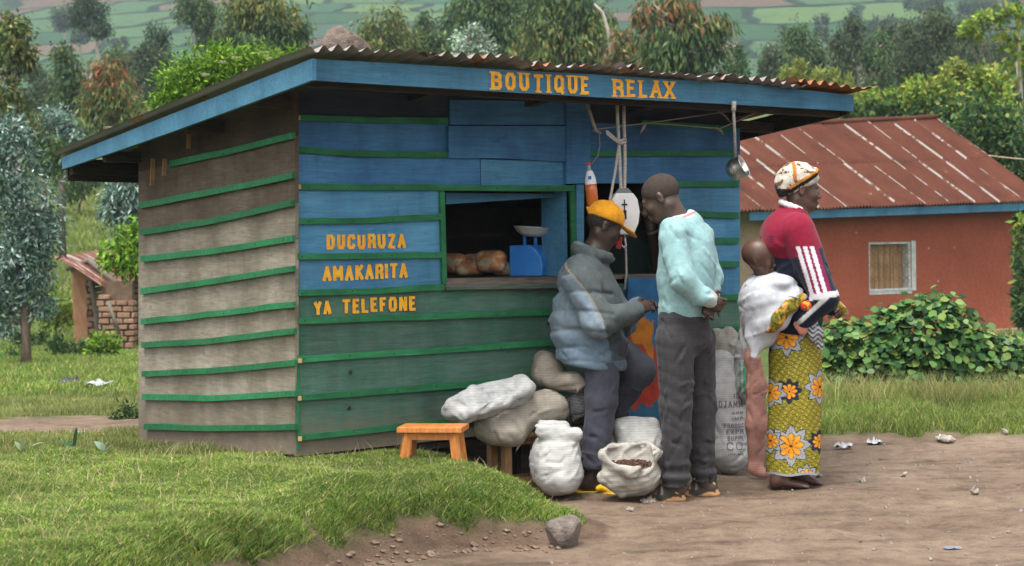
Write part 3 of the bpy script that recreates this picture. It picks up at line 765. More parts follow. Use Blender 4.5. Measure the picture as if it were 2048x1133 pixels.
wl_, wr_ = hfront(1738, 530).x, hfront(1823, 530).x
wt_, wb_ = hfront(1780, 484).z, hfront(1780, 582).z
etop = hfront(1760, 421, -0.42).z
WT = etop + 0.05; xs_ = hfront(1545, 500).x
def hbox(name, x0, x1, y0, y1, z0, z1, mat): return MB().box(((x0 + x1) / 2, (y0 + y1) / 2, (z0 + z1) / 2), (x1 - x0, y1 - y0, z1 - z0)).build(name, mat, house)
hbox('wall', xs_, wl_, 0, 0.28, HB, WT, M['redwall']); hbox('wall', wr_, 0, 0, 0.28, HB, WT, M['redwall'])
hbox('wall', wl_, wr_, 0, 0.28, HB, wb_, M['redwall']); hbox('wall', wl_, wr_, 0, 0.28, wt_, WT, M['redwall'])
hbox('wall', xs_ - 4.5, xs_, 0.004, 0.28, HB, WT, M['tanwall'])
hbox('end_wall', -0.28, 0, 0.28, 5.0, HB, WT + 0.2, M['redwall'])
hbox('plinth', -0.9, 0.35, -0.3, 0.0, HB, HB + 0.28, M['tanwall'])
fr = 0.05
frame = MB().box(((wl_ + wr_) / 2, 0.10, wb_ + 0.02), (wr_ - wl_, 0.24, 0.04)).box(((wl_ + wr_) / 2, 0.12, wt_ - 0.02), (wr_ - wl_, 0.2, 0.04)) \
    .box((wl_ + 0.02, 0.12, (wb_ + wt_) / 2), (0.04, 0.2, wt_ - wb_ - 0.08)).box((wr_ - 0.025, 0.12, (wb_ + wt_) / 2), (0.05, 0.2, wt_ - wb_ - 0.08))
win = frame.build('window', M['white_frame'], house)
hb = MB().box((wr_ + 0.05, -0.004, (wb_ + wt_) / 2), (0.10, 0.008, wt_ - wb_ + 0.02)).box(((wl_ + wr_) / 2, -0.004, wb_ - 0.03), (wr_ - wl_, 0.008, 0.06)).build('painted_surround', M['white_frame'], win)
npl = 4; ww = (wr_ - wl_ - 0.09) / npl
for k in range(npl):
    MB().box((wl_ + 0.04 + ww * (k + 0.5), 0.185 + 0.004 * (k % 2), (wb_ + wt_) / 2), (ww - 0.012, 0.03, wt_ - wb_ - 0.09)).build('shutter_plank', M['shutter_wood'], win)
bars = MB()
for k in (0.25, 0.52, 0.80): bars.tube([(wl_ + (wr_ - wl_) * k, 0.03, wb_ + 0.02), (wl_ + (wr_ - wl_) * k, 0.03, wt_ - 0.01)], 0.011, 5)
bars.build('iron_bars', M['iron'], win)
lat = MB()
for r_ in range(3):
    zz = wb_ + (wt_ - wb_) * (0.25 + 0.27 * r_)
    for s in (1, -1):
        pts = [(wl_ + (wr_ - wl_) * f, 0.02, zz + s * 0.05 * (1 if k % 2 else -1)) for k, f in enumerate(np.linspace(0.02, 0.98, 7))]
        lat.tube(pts, 0.0055, 4)
lat.build('lattice', M['iron'], win)
# roof
RY, EY = 2.56, -0.46
zridge = None
def proj(P):
    q = CAM_M.inverted() @ Vector(P); return 1024 + FPX * q.x / -q.z, 566.5 - FPX * q.y / -q.z
def zpix(x, y, py):
    a, b = 0.0, 5.0
    for _ in range(30):
        c = (a + b) / 2
        if proj((x, y, c))[1] > py: a = c
        else: b = c
    return c
def hworld(x, y): w = HM @ Vector((x, y, 0)); return w.x, w.y
zR0 = zpix(*hworld(0.40, RY), 239); zR1 = zpix(*hworld(-3.2, RY), 252)
zE0 = zpix(*hworld(0.0, EY), 404); zE1 = zpix(*hworld(-6.0, EY), 421)
def hroof(x, y):
    zr = zR0 + (zR1 - zR0) * (x - 0.4) / (-3.6); ze = zE0 + (zE1 - zE0) * x / (-6.0)
    return ze + (zr - ze) * (y - EY) / (RY - EY)
NWH = 8; SWH = NWH * PW
for k in range(16):
    x1 = 0.45 - k * SWH
    for row, (ya, yb) in enumerate(((EY, 1.15), (1.05, RY))):
        nxs = NWH * 6 + 4; v = []
        for j in range(5):
            for i in range(nxs):
                x = x1 - SWH - 0.03 + i * PW / 6; y = ya + (yb - ya) * j / 4
                z = hroof(x, y) + 0.020 * math.cos(2 * math.pi * x / PW) + 0.006 + 0.010 * row + 0.012 * i / nxs + 0.006 * math.sin(k * 3 + y * 2)
                v.append((x, y, z))
        i = np.arange(4)[:, None] * nxs + np.arange(nxs - 1)[None, :]
        F = np.stack([i, i + 1, i + nxs + 1, i + nxs], -1).reshape(-1, 4)
        lapw = [2, 1, 2, 1, 3, 1, 2][(k * 3 + row) % 7]
        lapw = lapw if (k * 5 + row * 3) % 7 else 0
        fm = np.where((np.arange(nxs - 1)[None, :] >= nxs - 1 - lapw) & (np.arange(4)[:, None] >= (0 if k % 3 else 0)), 1, 0).reshape(-1)
        mesh_obj('roof_sheet', v, F, None, house, True, mats=[M['house_rust'], M['house_lap']], fmat=fm)
# back slope, ridge cap, eaves board
v = [(0.45, RY, hroof(0.45, RY)), (-9.5, RY, hroof(-9.5, RY)), (-9.5, 5.6, hroof(-9.5, RY) - 1.5), (0.45, 5.6, hroof(.45, RY) - 1.5)]
mesh_obj('back_slope', v, [(0, 1, 2, 3)], M['house_rust'], house)
pts = [(x, RY, hroof(x, RY) + 0.035 + 0.008 * math.sin(x * 4)) for x in np.linspace(0.5, -8, 14)]
MB().tube(pts, 0.06, 8).build('ridge_cap', M['house_rust'], house, True)
T = [Vector((x, EY + 0.05, hroof(x, EY) - 0.015)) for x in (0.4, -0.25)]; B = [t - Vector((0, 0, 0.135)) for t in T]
strip('fascia', T, B, (0, 0.03, 0), M['fascia'], house)
T = [Vector((x, EY + 0.055, hroof(x, EY) - 0.02)) for x in (-0.26, -3, -6.5)]; B = [t - Vector((0, 0, 0.14)) for t in T]
strip('fascia', T, B, (0, 0.03, 0), M['fascia'], house)
mb = MB()
for x in np.arange(0.2, -8, -0.9): mb.bar((x, EY + 0.1, hroof(x, EY) - 0.07), (x, RY, hroof(x, RY) - 0.07), 0.05, 0.08)
mb.build('rafters', M['dark_wood'], house)
# a white rag caught on the ridge
q = hfront(1587, 256, RY - 0.35); M['white'] = mat_noise('white_plastic', (0.55, 0.55, 0.54), (0.75, 0.75, 0.74), 20, 0.5, bstr=0.3)
# wire from the gable to the right
w0 = HM @ Vector((0.4, 1.2, hroof(0.4, 1.2)))
pts = [w0.lerp(Vector((w0.x + 3.4, w0.y - 0.5, w0.z + 0.55)), f) - Vector((0, 0, 0.35 * math.sin(math.pi * f))) for f in np.linspace(0, 1, 12)]
tag(MB().tube(pts, 0.014, 5).build('wire', M['tan_wire'], None, True), 'slack pale wire running from the red house roof to the right', 'wire')

# ================================================================== BRICK HUT
M['brick'] = mat_noise('sun_dried_brick', (0.20, 0.118, 0.075), (0.34, 0.21, 0.14), 5, 0.95, bstr=0.6, bdist=0.02, spec=0.1)
M['mud'] = mat_noise('orange_mud_plaster', (0.33, 0.155, 0.075), (0.42, 0.24, 0.14), 3, 0.95, bstr=0.6, bdist=0.02, spec=0.1)
M['mortar'] = mat_noise('mud_mortar', (0.10, 0.065, 0.045), (0.16, 0.105, 0.07), 8, 0.95, bstr=0.5, bdist=0.01, spec=0.1)
M['pole'] = mat_noise('grey_pole_bark', (0.10, 0.085, 0.06), (0.20, 0.17, 0.13), 12, 0.9, (6, 6, 1))
c0 = at(147, 700, 35.0); HZ = gz1(c0.x, 35.0)
hut = empty('brick_hut', (c0.x, 35.0, HZ), math.radians(-6))
tag(hut, 'ruined mud brick hut with a rusty lean-to sheet roof', 'hut')
S_ = ppm(35.0)
def hx(px): return (px - 147) / S_
def hzv(py): return (703 - py) / S_
def bricks(xa, xb, yfront, ztop, rows, bw, bh, seed, thick=0.2):
    r = random.Random(seed); base = None
    for j in range(rows):
        x = xa - (bw * 0.5 if j % 2 else 0) + r.uniform(-.02, .02)
        while x < xb:
            w = bw * r.uniform(0.8, 1.12); x2 = min(x + w, xb + r.uniform(-.02, .03)); x1 = max(x, xa + r.uniform(-.03, .02))
            z0 = j * bh - 0.12
            if x2 - x1 > 0.06 and z0 + bh < ztop((x1 + x2) / 2):
                g_ = 0.012; d = [r.uniform(-.008, .008) for _ in range(12)]; yo = yfront + r.uniform(-.02, .02)
                p = [(x1 + g_ + d[0], yo, z0 + g_ + d[1]), (x2 - g_ + d[2], yo + d[3], z0 + g_ + d[4]), (x2 - g_, yo + thick, z0 + g_), (x1 + g_, yo + thick, z0 + g_),
                     (x1 + g_ + d[5], yo + d[6], z0 + bh - g_ + d[7]), (x2 - g_ + d[8], yo, z0 + bh - g_ + d[9]), (x2 - g_, yo + thick, z0 + bh - g_), (x1 + g_, yo + thick, z0 + bh - g_)]
                MB().hexa(p).build('brick', M['brick'], hut, bevel=0.012)
            x += w
bricks(hx(230), hx(302), -0.9, lambda x: hzv(590) - 0.3 * (x - hx(240)) + 0.1, 16, 0.24, 0.108, 3)
MB().box(((hx(234) + hx(300)) / 2, -0.78, 0.6), (hx(298) - hx(236), 0.1, 1.4)).build('mortar_core', M['mortar'], hut)
bricks(hx(180), hx(300), 1.3, lambda x: hzv(540) - 0.25 * (x - hx(190)), 17, 0.27, 0.112, 4)
MB().box(((hx(182) + hx(300)) / 2, 1.45, 0.5), (hx(300) - hx(182), 0.1, 1.5)).build('mortar_core', M['mortar'], hut)
bricks(hx(176), hx(194), -0.02, lambda x: hzv(540), 15, 0.2, 0.108, 5, 1.2)
# plastered end of the left wall
v = []
nzz, nxx = 18, 6
for j in range(nzz + 1):
    for i in range(nxx + 1):
        f = j / nzz; x = hx(147 + 4 * (1 - f)) + (hx(178) - hx(149)) * i / nxx + 0.015 * math.sin(j * 2.1 + i)
        v.append((x, -0.03 + 0.02 * math.sin(j * 1.3 + i * 2), -0.12 + f * (hzv(536) + 0.12)))
b0 = len(v); v += [(x, 1.3, z) for x, y, z in v]
f_ = [(j * (nxx + 1) + i, j * (nxx + 1) + i + 1, (j + 1) * (nxx + 1) + i + 1, (j + 1) * (nxx + 1) + i) for j in range(nzz) for i in range(nxx)]
f_ += [(j * (nxx + 1), (j + 1) * (nxx + 1), b0 + (j + 1) * (nxx + 1), b0 + j * (nxx + 1)) for j in range(nzz)]
mesh_obj('plastered_wall', v, f_, M['mud'], hut, True)
MB().tube([(hx(205), -0.15, -0.1), (hx(200), -0.12, 0.6), (hx(193), -0.1, 1.1), (hx(183), -0.08, hzv(528))], [0.06, 0.055, 0.05, 0.05], 8).build('pole', M['pole'], hut, True)
MB().tube([(hx(255), -1.0, 0.95), (hx(277), -1.0, 0.35)], 0.035, 6).build('prop', M['pole'], hut, True)
MB().tube([(hx(140), -0.1, hzv(538)), (hx(190), -0.2, hzv(522)), (hx(262), -0.5, hzv(574))], [0.05, 0.06, 0.05], 7).build('beam', M['pole'], hut, True)
def hut_roof(x, y): return hzv(521) - (x - hx(150)) * 0.55 - 0.0 * y + 0.03 * math.sin(x * 5)
nxs = 26; v = []
# sheet lies across the walls, its corrugations running down to the right
for j in range(31):
    for i in range(nxs):
        x = hx(146) + (hx(249) - hx(146)) * i / (nxs - 1) + 0.1 * (j / 30 - 0.5); y = -0.95 + 2.8 * j / 30
        v.append((x, y, hut_roof(x, y) + 0.02 + 0.17 * (j / 30) + 0.014 * math.cos(j * math.pi / 1.5)))
i = np.arange(30)[:, None] * nxs + np.arange(nxs - 1)[None, :]
M['hut_rust'] = mat_rust('hut_rusty_sheet', (0.12, 0.042, 0.026), (0.20, 0.085, 0.055), (0.42, 0.38, 0.34), 0.55, (0.6, 6, 1))
mesh_obj('roof_sheet', v, np.stack([i, i + 1, i + nxs + 1, i + nxs], -1).reshape(-1, 4), M['hut_rust'], hut, True)

# ================================================================== VEGETATION
M['leaf'] = mat_leaf('leaves', 0.28)
M['grass'] = mat_leaf('grass_blades', 0.35, 0.6, 0.25)
M['bark_pale'] = mat_noise('pale_smooth_bark', (0.24, 0.21, 0.17), (0.40, 0.36, 0.31), 3, 0.9, (4, 4, 1))
M['bark_dark'] = mat_noise('brown_bark', (0.09, 0.065, 0.045), (0.19, 0.14, 0.10), 4, 0.9, (5, 5, 1))
def unit(v): return v / np.maximum(np.linalg.norm(v, axis=1, keepdims=True), 1e-6)
def leaf_arrays(P, D, L, W, rng, bend=0.25):
    D = unit(D); n = len(P); R = unit(rng.normal(size=(n, 3))); S = unit(np.cross(D, R)); N = np.cross(S, D)
    L = L[:, None]; W = W[:, None]
    m = P + D * L * 0.45 + N * L * bend * 0.3
    t = P + D * L - N * L * bend * 0.2
    V = np.stack([P, m + S * W / 2, t, m - S * W / 2], 1).reshape(-1, 3)
    F = np.arange(4 * n).reshape(-1, 4); return V, F
PAL = {
 'euc': [((0.042, 0.082, 0.034), 4), ((0.066, 0.108, 0.040), 4), ((0.115, 0.145, 0.045), 2), ((0.03, 0.06, 0.035), 2)],
 'olive': [((0.080, 0.112, 0.032), 4), ((0.135, 0.155, 0.042), 3), ((0.05, 0.085, 0.035), 3), ((0.19, 0.155, 0.05), 1.2)],
 'rusty': [((0.11, 0.115, 0.04), 4), ((0.20, 0.13, 0.045), 2.5), ((0.06, 0.085, 0.035), 3), ((0.26, 0.10, 0.045), 1.4)],
 'silver': [((0.20, 0.285, 0.245), 3), ((0.11, 0.18, 0.14), 4), ((0.05, 0.095, 0.065), 4), ((0.38, 0.47, 0.42), 1.6)],
 'white': [((0.30, 0.37, 0.30), 3), ((0.45, 0.50, 0.44), 2), ((0.12, 0.19, 0.11), 4)],
 'dark': [((0.025, 0.048, 0.026), 4), ((0.040, 0.065, 0.034), 4), ((0.065, 0.085, 0.040), 2)],
 'dull': [((0.042, 0.068, 0.036), 4), ((0.062, 0.085, 0.042), 4), ((0.095, 0.098, 0.05), 2.4), ((0.03, 0.055, 0.03), 2)],
 'elder': [((0.12, 0.225, 0.020), 4), ((0.185, 0.31, 0.030), 3), ((0.065, 0.14, 0.018), 4)],
 'yellow': [((0.20, 0.23, 0.055), 3), ((0.13, 0.18, 0.045), 4), ((0.27, 0.27, 0.08), 2)],
 'broad': [((0.040, 0.085, 0.028), 4), ((0.065, 0.125, 0.036), 4), ((0.15, 0.18, 0.05), 1.6), ((0.025, 0.055, 0.022), 3)],
 'lime': [((0.155, 0.225, 0.035), 4), ((0.095, 0.165, 0.03), 3), ((0.24, 0.25, 0.04), 1.5)],
 'shade': [((0.030, 0.065, 0.025), 4), ((0.055, 0.105, 0.03), 3), ((0.09, 0.145, 0.04), 2)],
}
def crown(rng, lobes, Y, lpx, wpx, pal, cov, droop, top=None, clump=0.30, nk=1.0, topfrac=0.3):
    """leaves of one crown; lobes = (px, py, rx, ry) measured on the photograph, given true size at depth Y"""
    s = 1.0 / ppm(Y); VV, CC = [], []
    cols = np.array([c for c, _ in PAL[pal]]); wts = np.array([w for _, w in PAL[pal]], float); wts /= wts.sum()
    tc = np.array([c for c, _ in PAL[top]]) if top else None
    zt = max(at(l[0], l[1] - l[3], Y).z for l in lobes); zb = min(at(l[0], l[1] + l[3], Y).z for l in lobes)
    for (px, py, rx, ry) in lobes:
        c = np.array(at(px, py, Y)); n = int(1.3 * cov * math.pi * rx * ry / (lpx * wpx * 0.5)) + 8
        K = max(5, int(nk * (9 + rx * ry / 160)))
        u = unit(rng.normal(size=(K, 3))) * (rng.uniform(0.25, 1.0, (K, 1)) ** 0.55)
        R = np.array([rx * s, rx * s * 0.85, ry * s])
        cen = c + u * R; tone = rng.uniform(0.62, 1.30, K)
        ki = rng.integers(0, K, n)
        sg = clump * (np.array([min(rx, ry), min(rx, ry), min(rx, ry) * 1.15]) * s)
        P = cen[ki] + rng.normal(size=(n, 3)) * sg
        out = (P - c) / R
        D = rng.normal(size=(n, 3)) * 0.55 + out * 0.5 + np.array([0, 0, -droop])
        L = lpx * s * rng.uniform(0.6, 1.35, n); W = wpx * s * rng.uniform(0.6, 1.3, n)
        V, F = leaf_arrays(P, D, L, W, rng)
        ci = rng.choice(len(cols), n, p=wts); C = cols[ci]
        if tc is not None:
            hi = (P[:, 2] - zb) / (zt - zb) + rng.normal(size=n) * 0.15 > 1 - topfrac
            C = np.where(hi[:, None], tc[rng.integers(0, len(tc), n)], C)
        C = C * (1.22 if Y < 38 else 1.42) * tone[ki][:, None] * rng.uniform(0.8, 1.2, (n, 1))
        VV.append(V); CC.append(np.repeat(C, 4, axis=0))
    V = np.concatenate(VV); return V, np.arange(len(V)).reshape(-1, 4), np.concatenate(CC)
TREES = []
def tree(name, label, Y, trunk, lobes, pal='euc', lpx=15, wpx=4.2, cov=5.0, droop=0.9, top=None, r=None, bark='bark_pale', cat='tree', clump=0.30, seed=None, limbs=True, nk=1.0, topfrac=0.3):
    rng = np.random.default_rng(seed if seed is not None else 100 + len(TREES)); TREES.append(name)
    b = at(trunk[0][0], trunk[0][1], Y); zb = gz1(b.x, Y) if Y < 255 else float(hz(b.x, Y))
    root = empty(name, (b.x, Y, zb)); tag(root, label, cat, 'trees and shrubs around the shop')
    o = Vector((b.x, Y, zb)); s = 1 / ppm(Y)
    pts = [Vector((b.x, Y, zb - 0.15))]
    for k, (px, py) in enumerate(trunk):
        p = at(px, py, Y)
        if p.z > pts[-1].z + 0.1: pts.append(p)
    topl = min(lobes, key=lambda l: l[1]); tp = at(topl[0], topl[1], Y)
    if tp.z > pts[-1].z + 0.3: pts.append(tp)
    if len(pts) < 2: pts.append(pts[0] + Vector((0, 0, 0.4)))
    r = r if r is not None else max(0.035, 0.035 * (pts[-1].z - pts[0].z) ** 0.8)
    mb = MB(); rad = [r * (1 - 0.75 * k / (len(pts) - 1)) for k in range(len(pts))]
    mb.tube([p - o for p in pts], rad, 7)
    if limbs:
        for (px, py, rx, ry) in lobes:
            for q in range(3):
                e = at(px + rng.uniform(-.6, .6) * rx, py - rng.uniform(-.1, .6) * ry, Y) + Vector((0, rng.uniform(-.5, .5) * rx * s, 0))
                cand = [p for p in pts if p.z < e.z] or [pts[0]]; a = cand[-1]
                a = a.lerp(pts[min(pts.index(a) + 1, len(pts) - 1)], rng.uniform(0, .5))
                if e.z < a.z: continue
                m_ = a.lerp(e, 0.5) + Vector((0, 0, -0.06 * (e - a).length))
                mb.tube([a - o, m_ - o, e - o], [r * 0.34, r * 0.22, r * 0.08], 5)
    mb.build('trunk', M[bark], root, True)
    V, F, C = crown(rng, lobes, Y, lpx, wpx, pal, cov, droop, top, clump, nk, topfrac)
    V = V - np.array(o)
    mesh_obj('crown', V, F, M['leaf'], root, False, col=C)
    return root
E = 'eucalyptus_tree'
tree(E, 'tall dark tree at the far left edge with a bare leaning trunk', 34, [(46, 660), (42, 470), (35, 300), (27, 180)], [(22, 95, 42, 55), (52, 100, 24, 34), (10, 200, 34, 60), (20, 60, 24, 32)], 'olive', 14, 5, 4.5, bark='bark_pale', r=0.085)
tree('young_eucalyptus', 'bushy silver blue young eucalyptus beside the mud hut', 27, [(52, 672), (46, 560), (40, 470)], [(20, 330, 60, 62), (55, 420, 55, 60), (30, 500, 58, 55), (85, 480, 36, 40), (5, 570, 40, 45), (75, 545, 34, 40), (20, 270, 34, 30), (5, 630, 36, 36), (78, 600, 26, 30)], 'silver', 14, 4.2, 4.8, 0.35, bark='bark_dark', r=0.085)
tree(E, 'dark rounded tree with white trunk high on the left hillside', 120, [(197, 125), (193, 80)], [(180, 22, 30, 34), (190, 50, 28, 20), (160, 35, 14, 16)], 'dark', 7, 3, 6, r=0.16)
tree(E, 'slim double tree with pale stem left of the big drooping one', 95, [(393, 160), (391, 90), (388, 50)], [(378, 18, 26, 34), (415, 45, 24, 42), (418, 88, 22, 24), (400, 20, 20, 25)], 'euc', 8, 3, 5.5, r=0.13)
tree(E, 'small dark round topped tree on a thin stem', 85, [(330, 170), (322, 120)], [(312, 78, 26, 24), (308, 100, 18, 14)], 'dark', 8, 3, 6, r=0.09)
tree(E, 'big drooping grey green tree above the left roof slope', 55, [(520, 300), (524, 150)], [(525, 30, 62, 50), (480, 70, 38, 50), (570, 75, 40, 46), (525, 95, 60, 40), (505, 5, 46, 26), (545, 120, 50, 26)], 'euc', 17, 4.4, 5.0, 1.6, 'olive', topfrac=0.35)
tree(E, 'narrow pale stemmed tree standing left of the reddish one', 62, [(163, 290), (158, 220), (152, 160)], [(138, 125, 26, 36), (130, 165, 24, 40), (165, 200, 22, 50), (120, 215, 26, 46)], 'euc', 12, 4, 5, r=0.09)
tree(E, 'reddish topped drooping tree behind the left roof corner', 45, [(240, 330), (236, 220)], [(215, 140, 26, 34), (225, 190, 46, 46), (255, 225, 46, 40), (200, 230, 34, 40), (280, 245, 26, 30)], 'olive', 16, 4.2, 5, 1.6, 'rusty', topfrac=0.45)
tree(E, 'dull olive tree just right of the reddish one', 78, [(318, 230), (312, 170)], [(292, 130, 26, 36), (325, 160, 32, 40), (300, 195, 34, 34), (345, 135, 20, 30)], 'dull', 10, 3.6, 5.5)
tree(E, 'dark green tree tops behind the reddish tree', 90, [(240, 220), (238, 150)], [(232, 120, 22, 28), (258, 132, 22, 28), (270, 165, 20, 30)], 'euc', 9, 3.4, 5.5)
tree(E, 'low dark trees below the ploughed field at the left', 88, [(92, 260), (92, 210)], [(92, 190, 34, 46), (72, 150, 18, 22), (68, 230, 30, 50), (112, 240, 30, 50)], 'dull', 9, 3.4, 5)
tree('silver_bush', 'rounded silver grey bush under the left roof end', 48, [(122, 330), (118, 270)], [(112, 245, 30, 30), (135, 268, 34, 26), (100, 268, 24, 26)], 'silver', 10, 4, 5.5, 0.2, cat='bush', bark='bark_dark')
tree('leafy_bush', 'mixed green bush between the silver tree and the roof', 44, [(90, 420), (86, 330)], [(85, 310, 34, 34), (120, 318, 30, 28), (60, 270, 26, 30)], 'shade', 12, 5, 5, 0.3, 'olive', cat='bush', bark='bark_dark')
tree('leafy_bush', 'dark green shrub under the shop side eave', 56, [(160, 480), (158, 410)], [(140, 360, 34, 36), (195, 352, 36, 20)], 'shade', 12, 4, 4.5, 0.8, cat='bush', bark='bark_dark')
tree('young_eucalyptus', 'silver leaved young eucalyptus against the grey side wall', 26, [(300, 600), (292, 500), (276, 430)], [(235, 385, 34, 30), (262, 400, 30, 40), (225, 425, 28, 28), (255, 455, 28, 30), (280, 380, 30, 34)], 'silver', 14, 4.2, 4.4, 0.9, bark='bark_dark', r=0.05)
el = tree('elder_bush', 'bright green elder bush with white flower heads above the roof', 19, [(470, 600), (468, 300)], [(380, 165, 52, 46), (450, 140, 60, 40), (520, 135, 62, 36), (590, 140, 46, 30), (350, 205, 36, 34), (430, 195, 60, 36), (500, 180, 60, 30), (660, 150, 40, 25)], 'elder', 12.5, 4.2, 6.5, 0.25, cat='bush', bark='bark_dark', r=0.06)
el2 = tree('elder_bush', 'leafy elder bush leaning over the rusty hut roof', 23, [(310, 690), (304, 560)], [(255, 490, 34, 34), (235, 515, 30, 24), (268, 530, 30, 26), (285, 465, 24, 30), (215, 505, 18, 14)], 'elder', 16, 5.5, 4.4, 0.5, cat='bush', bark='bark_dark', r=0.05)
M['umbel'] = mat_noise('cream_flower', (0.55, 0.55, 0.36), (0.72, 0.72, 0.55), 40, 0.8, bstr=0)
def umbels(root, spots, Y):
    r = random.Random(4); o = root.location
    for px, py, w, h in spots:
        mb = MB(); s = 1 / ppm(Y)
        for k in range(26):
            a = r.uniform(0, 6.28); q = math.sqrt(r.random())
            p = at(px + math.cos(a) * q * w, py + math.sin(a) * q * h, Y - 0.85 + 0.1 * r.random()) - o
            e = 2.4 * s; mb.add([p + Vector((-e, 0, -e * .3)), p + Vector((0, -e, e * .3)), p + Vector((e, 0, e * .3)), p + Vector((0, e, -.2 * e))], [(0, 1, 2, 3)])
        mb.build('flower_head', M['umbel'], root)
umbels(el, [(497, 143, 11, 5), (527, 146, 12, 5), (418, 183, 9, 4), (540, 118, 11, 3), (470, 116, 14, 3), (525, 105, 14, 2), (410, 150, 10, 3), (360, 208, 7, 4), (445, 125, 9, 3)], 19)
umbels(el2, [(215, 504, 9, 3), (254, 455, 6, 4)], 23)
tree(E, 'yellow olive rounded tree rising above the roof stone', 66, [(770, 200), (768, 110)], [(765, 60, 38, 38), (740, 85, 34, 34), (795, 90, 36, 36), (770, 105, 56, 26), (828, 105, 26, 20)], 'olive', 13, 4, 5, 1.3)
tree(E, 'slim grey green tree right of the yellow olive one', 72, [(858, 200), (856, 110)], [(852, 55, 20, 30), (862, 85, 28, 34), (845, 105, 26, 26), (885, 105, 24, 22)], 'euc', 12, 4, 5, 1.2)
tree(E, 'dark tree behind the white leaved bush', 80, [(910, 200), (906, 100)], [(902, 55, 26, 32), (890, 90, 24, 30), (915, 20, 20, 24)], 'euc', 12, 4, 5, 1.2)
tree(E, 'large dark tree left of the centre trees', 62, [(985, 260), (984, 100)], [(965, 15, 44, 46), (1000, 50, 40, 50), (960, 70, 36, 36), (1010, 100, 40, 30), (1015, 5, 38, 30)], 'euc', 15, 4.2, 5, 1.5, seed=51)
tree(E, 'large drooping tree above the yellow word BOUTIQUE', 56, [(1120, 260), (1122, 120)], [(1090, 20, 46, 50), (1130, 60, 58, 54), (1075, 80, 40, 46), (1175, 70, 46, 54), (1120, 105, 66, 34), (1150, 8, 44, 34), (1060, 110, 30, 26)], 'olive', 17, 4.4, 5, 1.7, 'euc', topfrac=0.4)
tree('white_leaved_bush', 'white leaved bush behind the roof edge left of centre', 38, [(945, 260), (944, 140)], [(945, 85, 26, 26), (925, 108, 28, 20), (965, 108, 28, 20), (938, 68, 10, 12)], 'white', 9, 3.4, 4.2, 0.0, cat='bush', bark='bark_dark')
tree(E, 'yellowish tree with a bare leaning pale limb beside it', 50, [(1262, 260), (1258, 140)], [(1248, 85, 28, 28), (1275, 110, 34, 30), (1240, 118, 34, 24), (1305, 122, 26, 18)], 'rusty', 15, 4, 4.6, 1.5)
tree(E, 'loose long leaved tree above the right half of the roof', 44, [(1365, 300), (1362, 150), (1360, 60)], [(1300, 30, 36, 34), (1350, 70, 60, 50), (1400, 55, 40, 34), (1330, 115, 56, 32), (1410, 110, 40, 34), (1440, 55, 24, 24), (1350, 10, 46, 26), (1380, 140, 50, 22)], 'euc', 22, 4.6, 4.0, 1.8, 'rusty', topfrac=0.28)
dead = MB()
for pts, r_ in (([(1226, 150), (1218, 70), (1205, 25), (1188, 8)], 0.075), ([(1246, 108), (1272, 90), (1290, 78)], 0.035)):
    dead.tube([at(px, py, 52) for px, py in pts], [r_, r_ * .8, r_ * .6, r_ * .4][:len(pts)], 6)
base = at(1228, 200, 52); dead.tube([Vector((base.x, 52, gz1(base.x, 52))), at(1226, 150, 52)], 0.09, 6)
tag(dead.build('bare_trunk', M['bark_pale'], None, True), 'bare pale forked trunk among the centre trees', 'tree', 'trees and shrubs around the shop')
tree('conifer', 'thin feathery conifer with level branches above the roof', 62, [(1470, 220), (1468, 120)], [(1468, 95, 8, 14), (1468, 112, 17, 8), (1468, 130, 24, 8), (1470, 148, 30, 9), (1468, 166, 34, 9)], 'shade', 11, 2.4, 4.5, 0.1, clump=0.5)
for px, h, lab in ((1572, 62, 'short yellow green feathery plume tree at the left of its clump'), (1598, 82, 'tallest yellow green feathery plume tree behind the roof'), (1632, 66, 'middle yellow green plume tree behind the roof'), (1668, 50, 'low yellow green plume tree near the roof end'), (1695, 38, 'lowest yellow green shrub right behind the rusty roof corner')):
    tree('feathery_tree', lab, 42, [(px, 260), (px, 190)], [(px, 190 - h * 0.45, 12, h * 0.42), (px - 8, 200 - h * 0.2, 14, h * 0.3), (px + 9, 200 - h * 0.2, 14, h * 0.3), (px, 215, 24, 30)], 'yellow', 10, 2.6, 4.2, -0.9, limbs=False, bark='bark_dark')
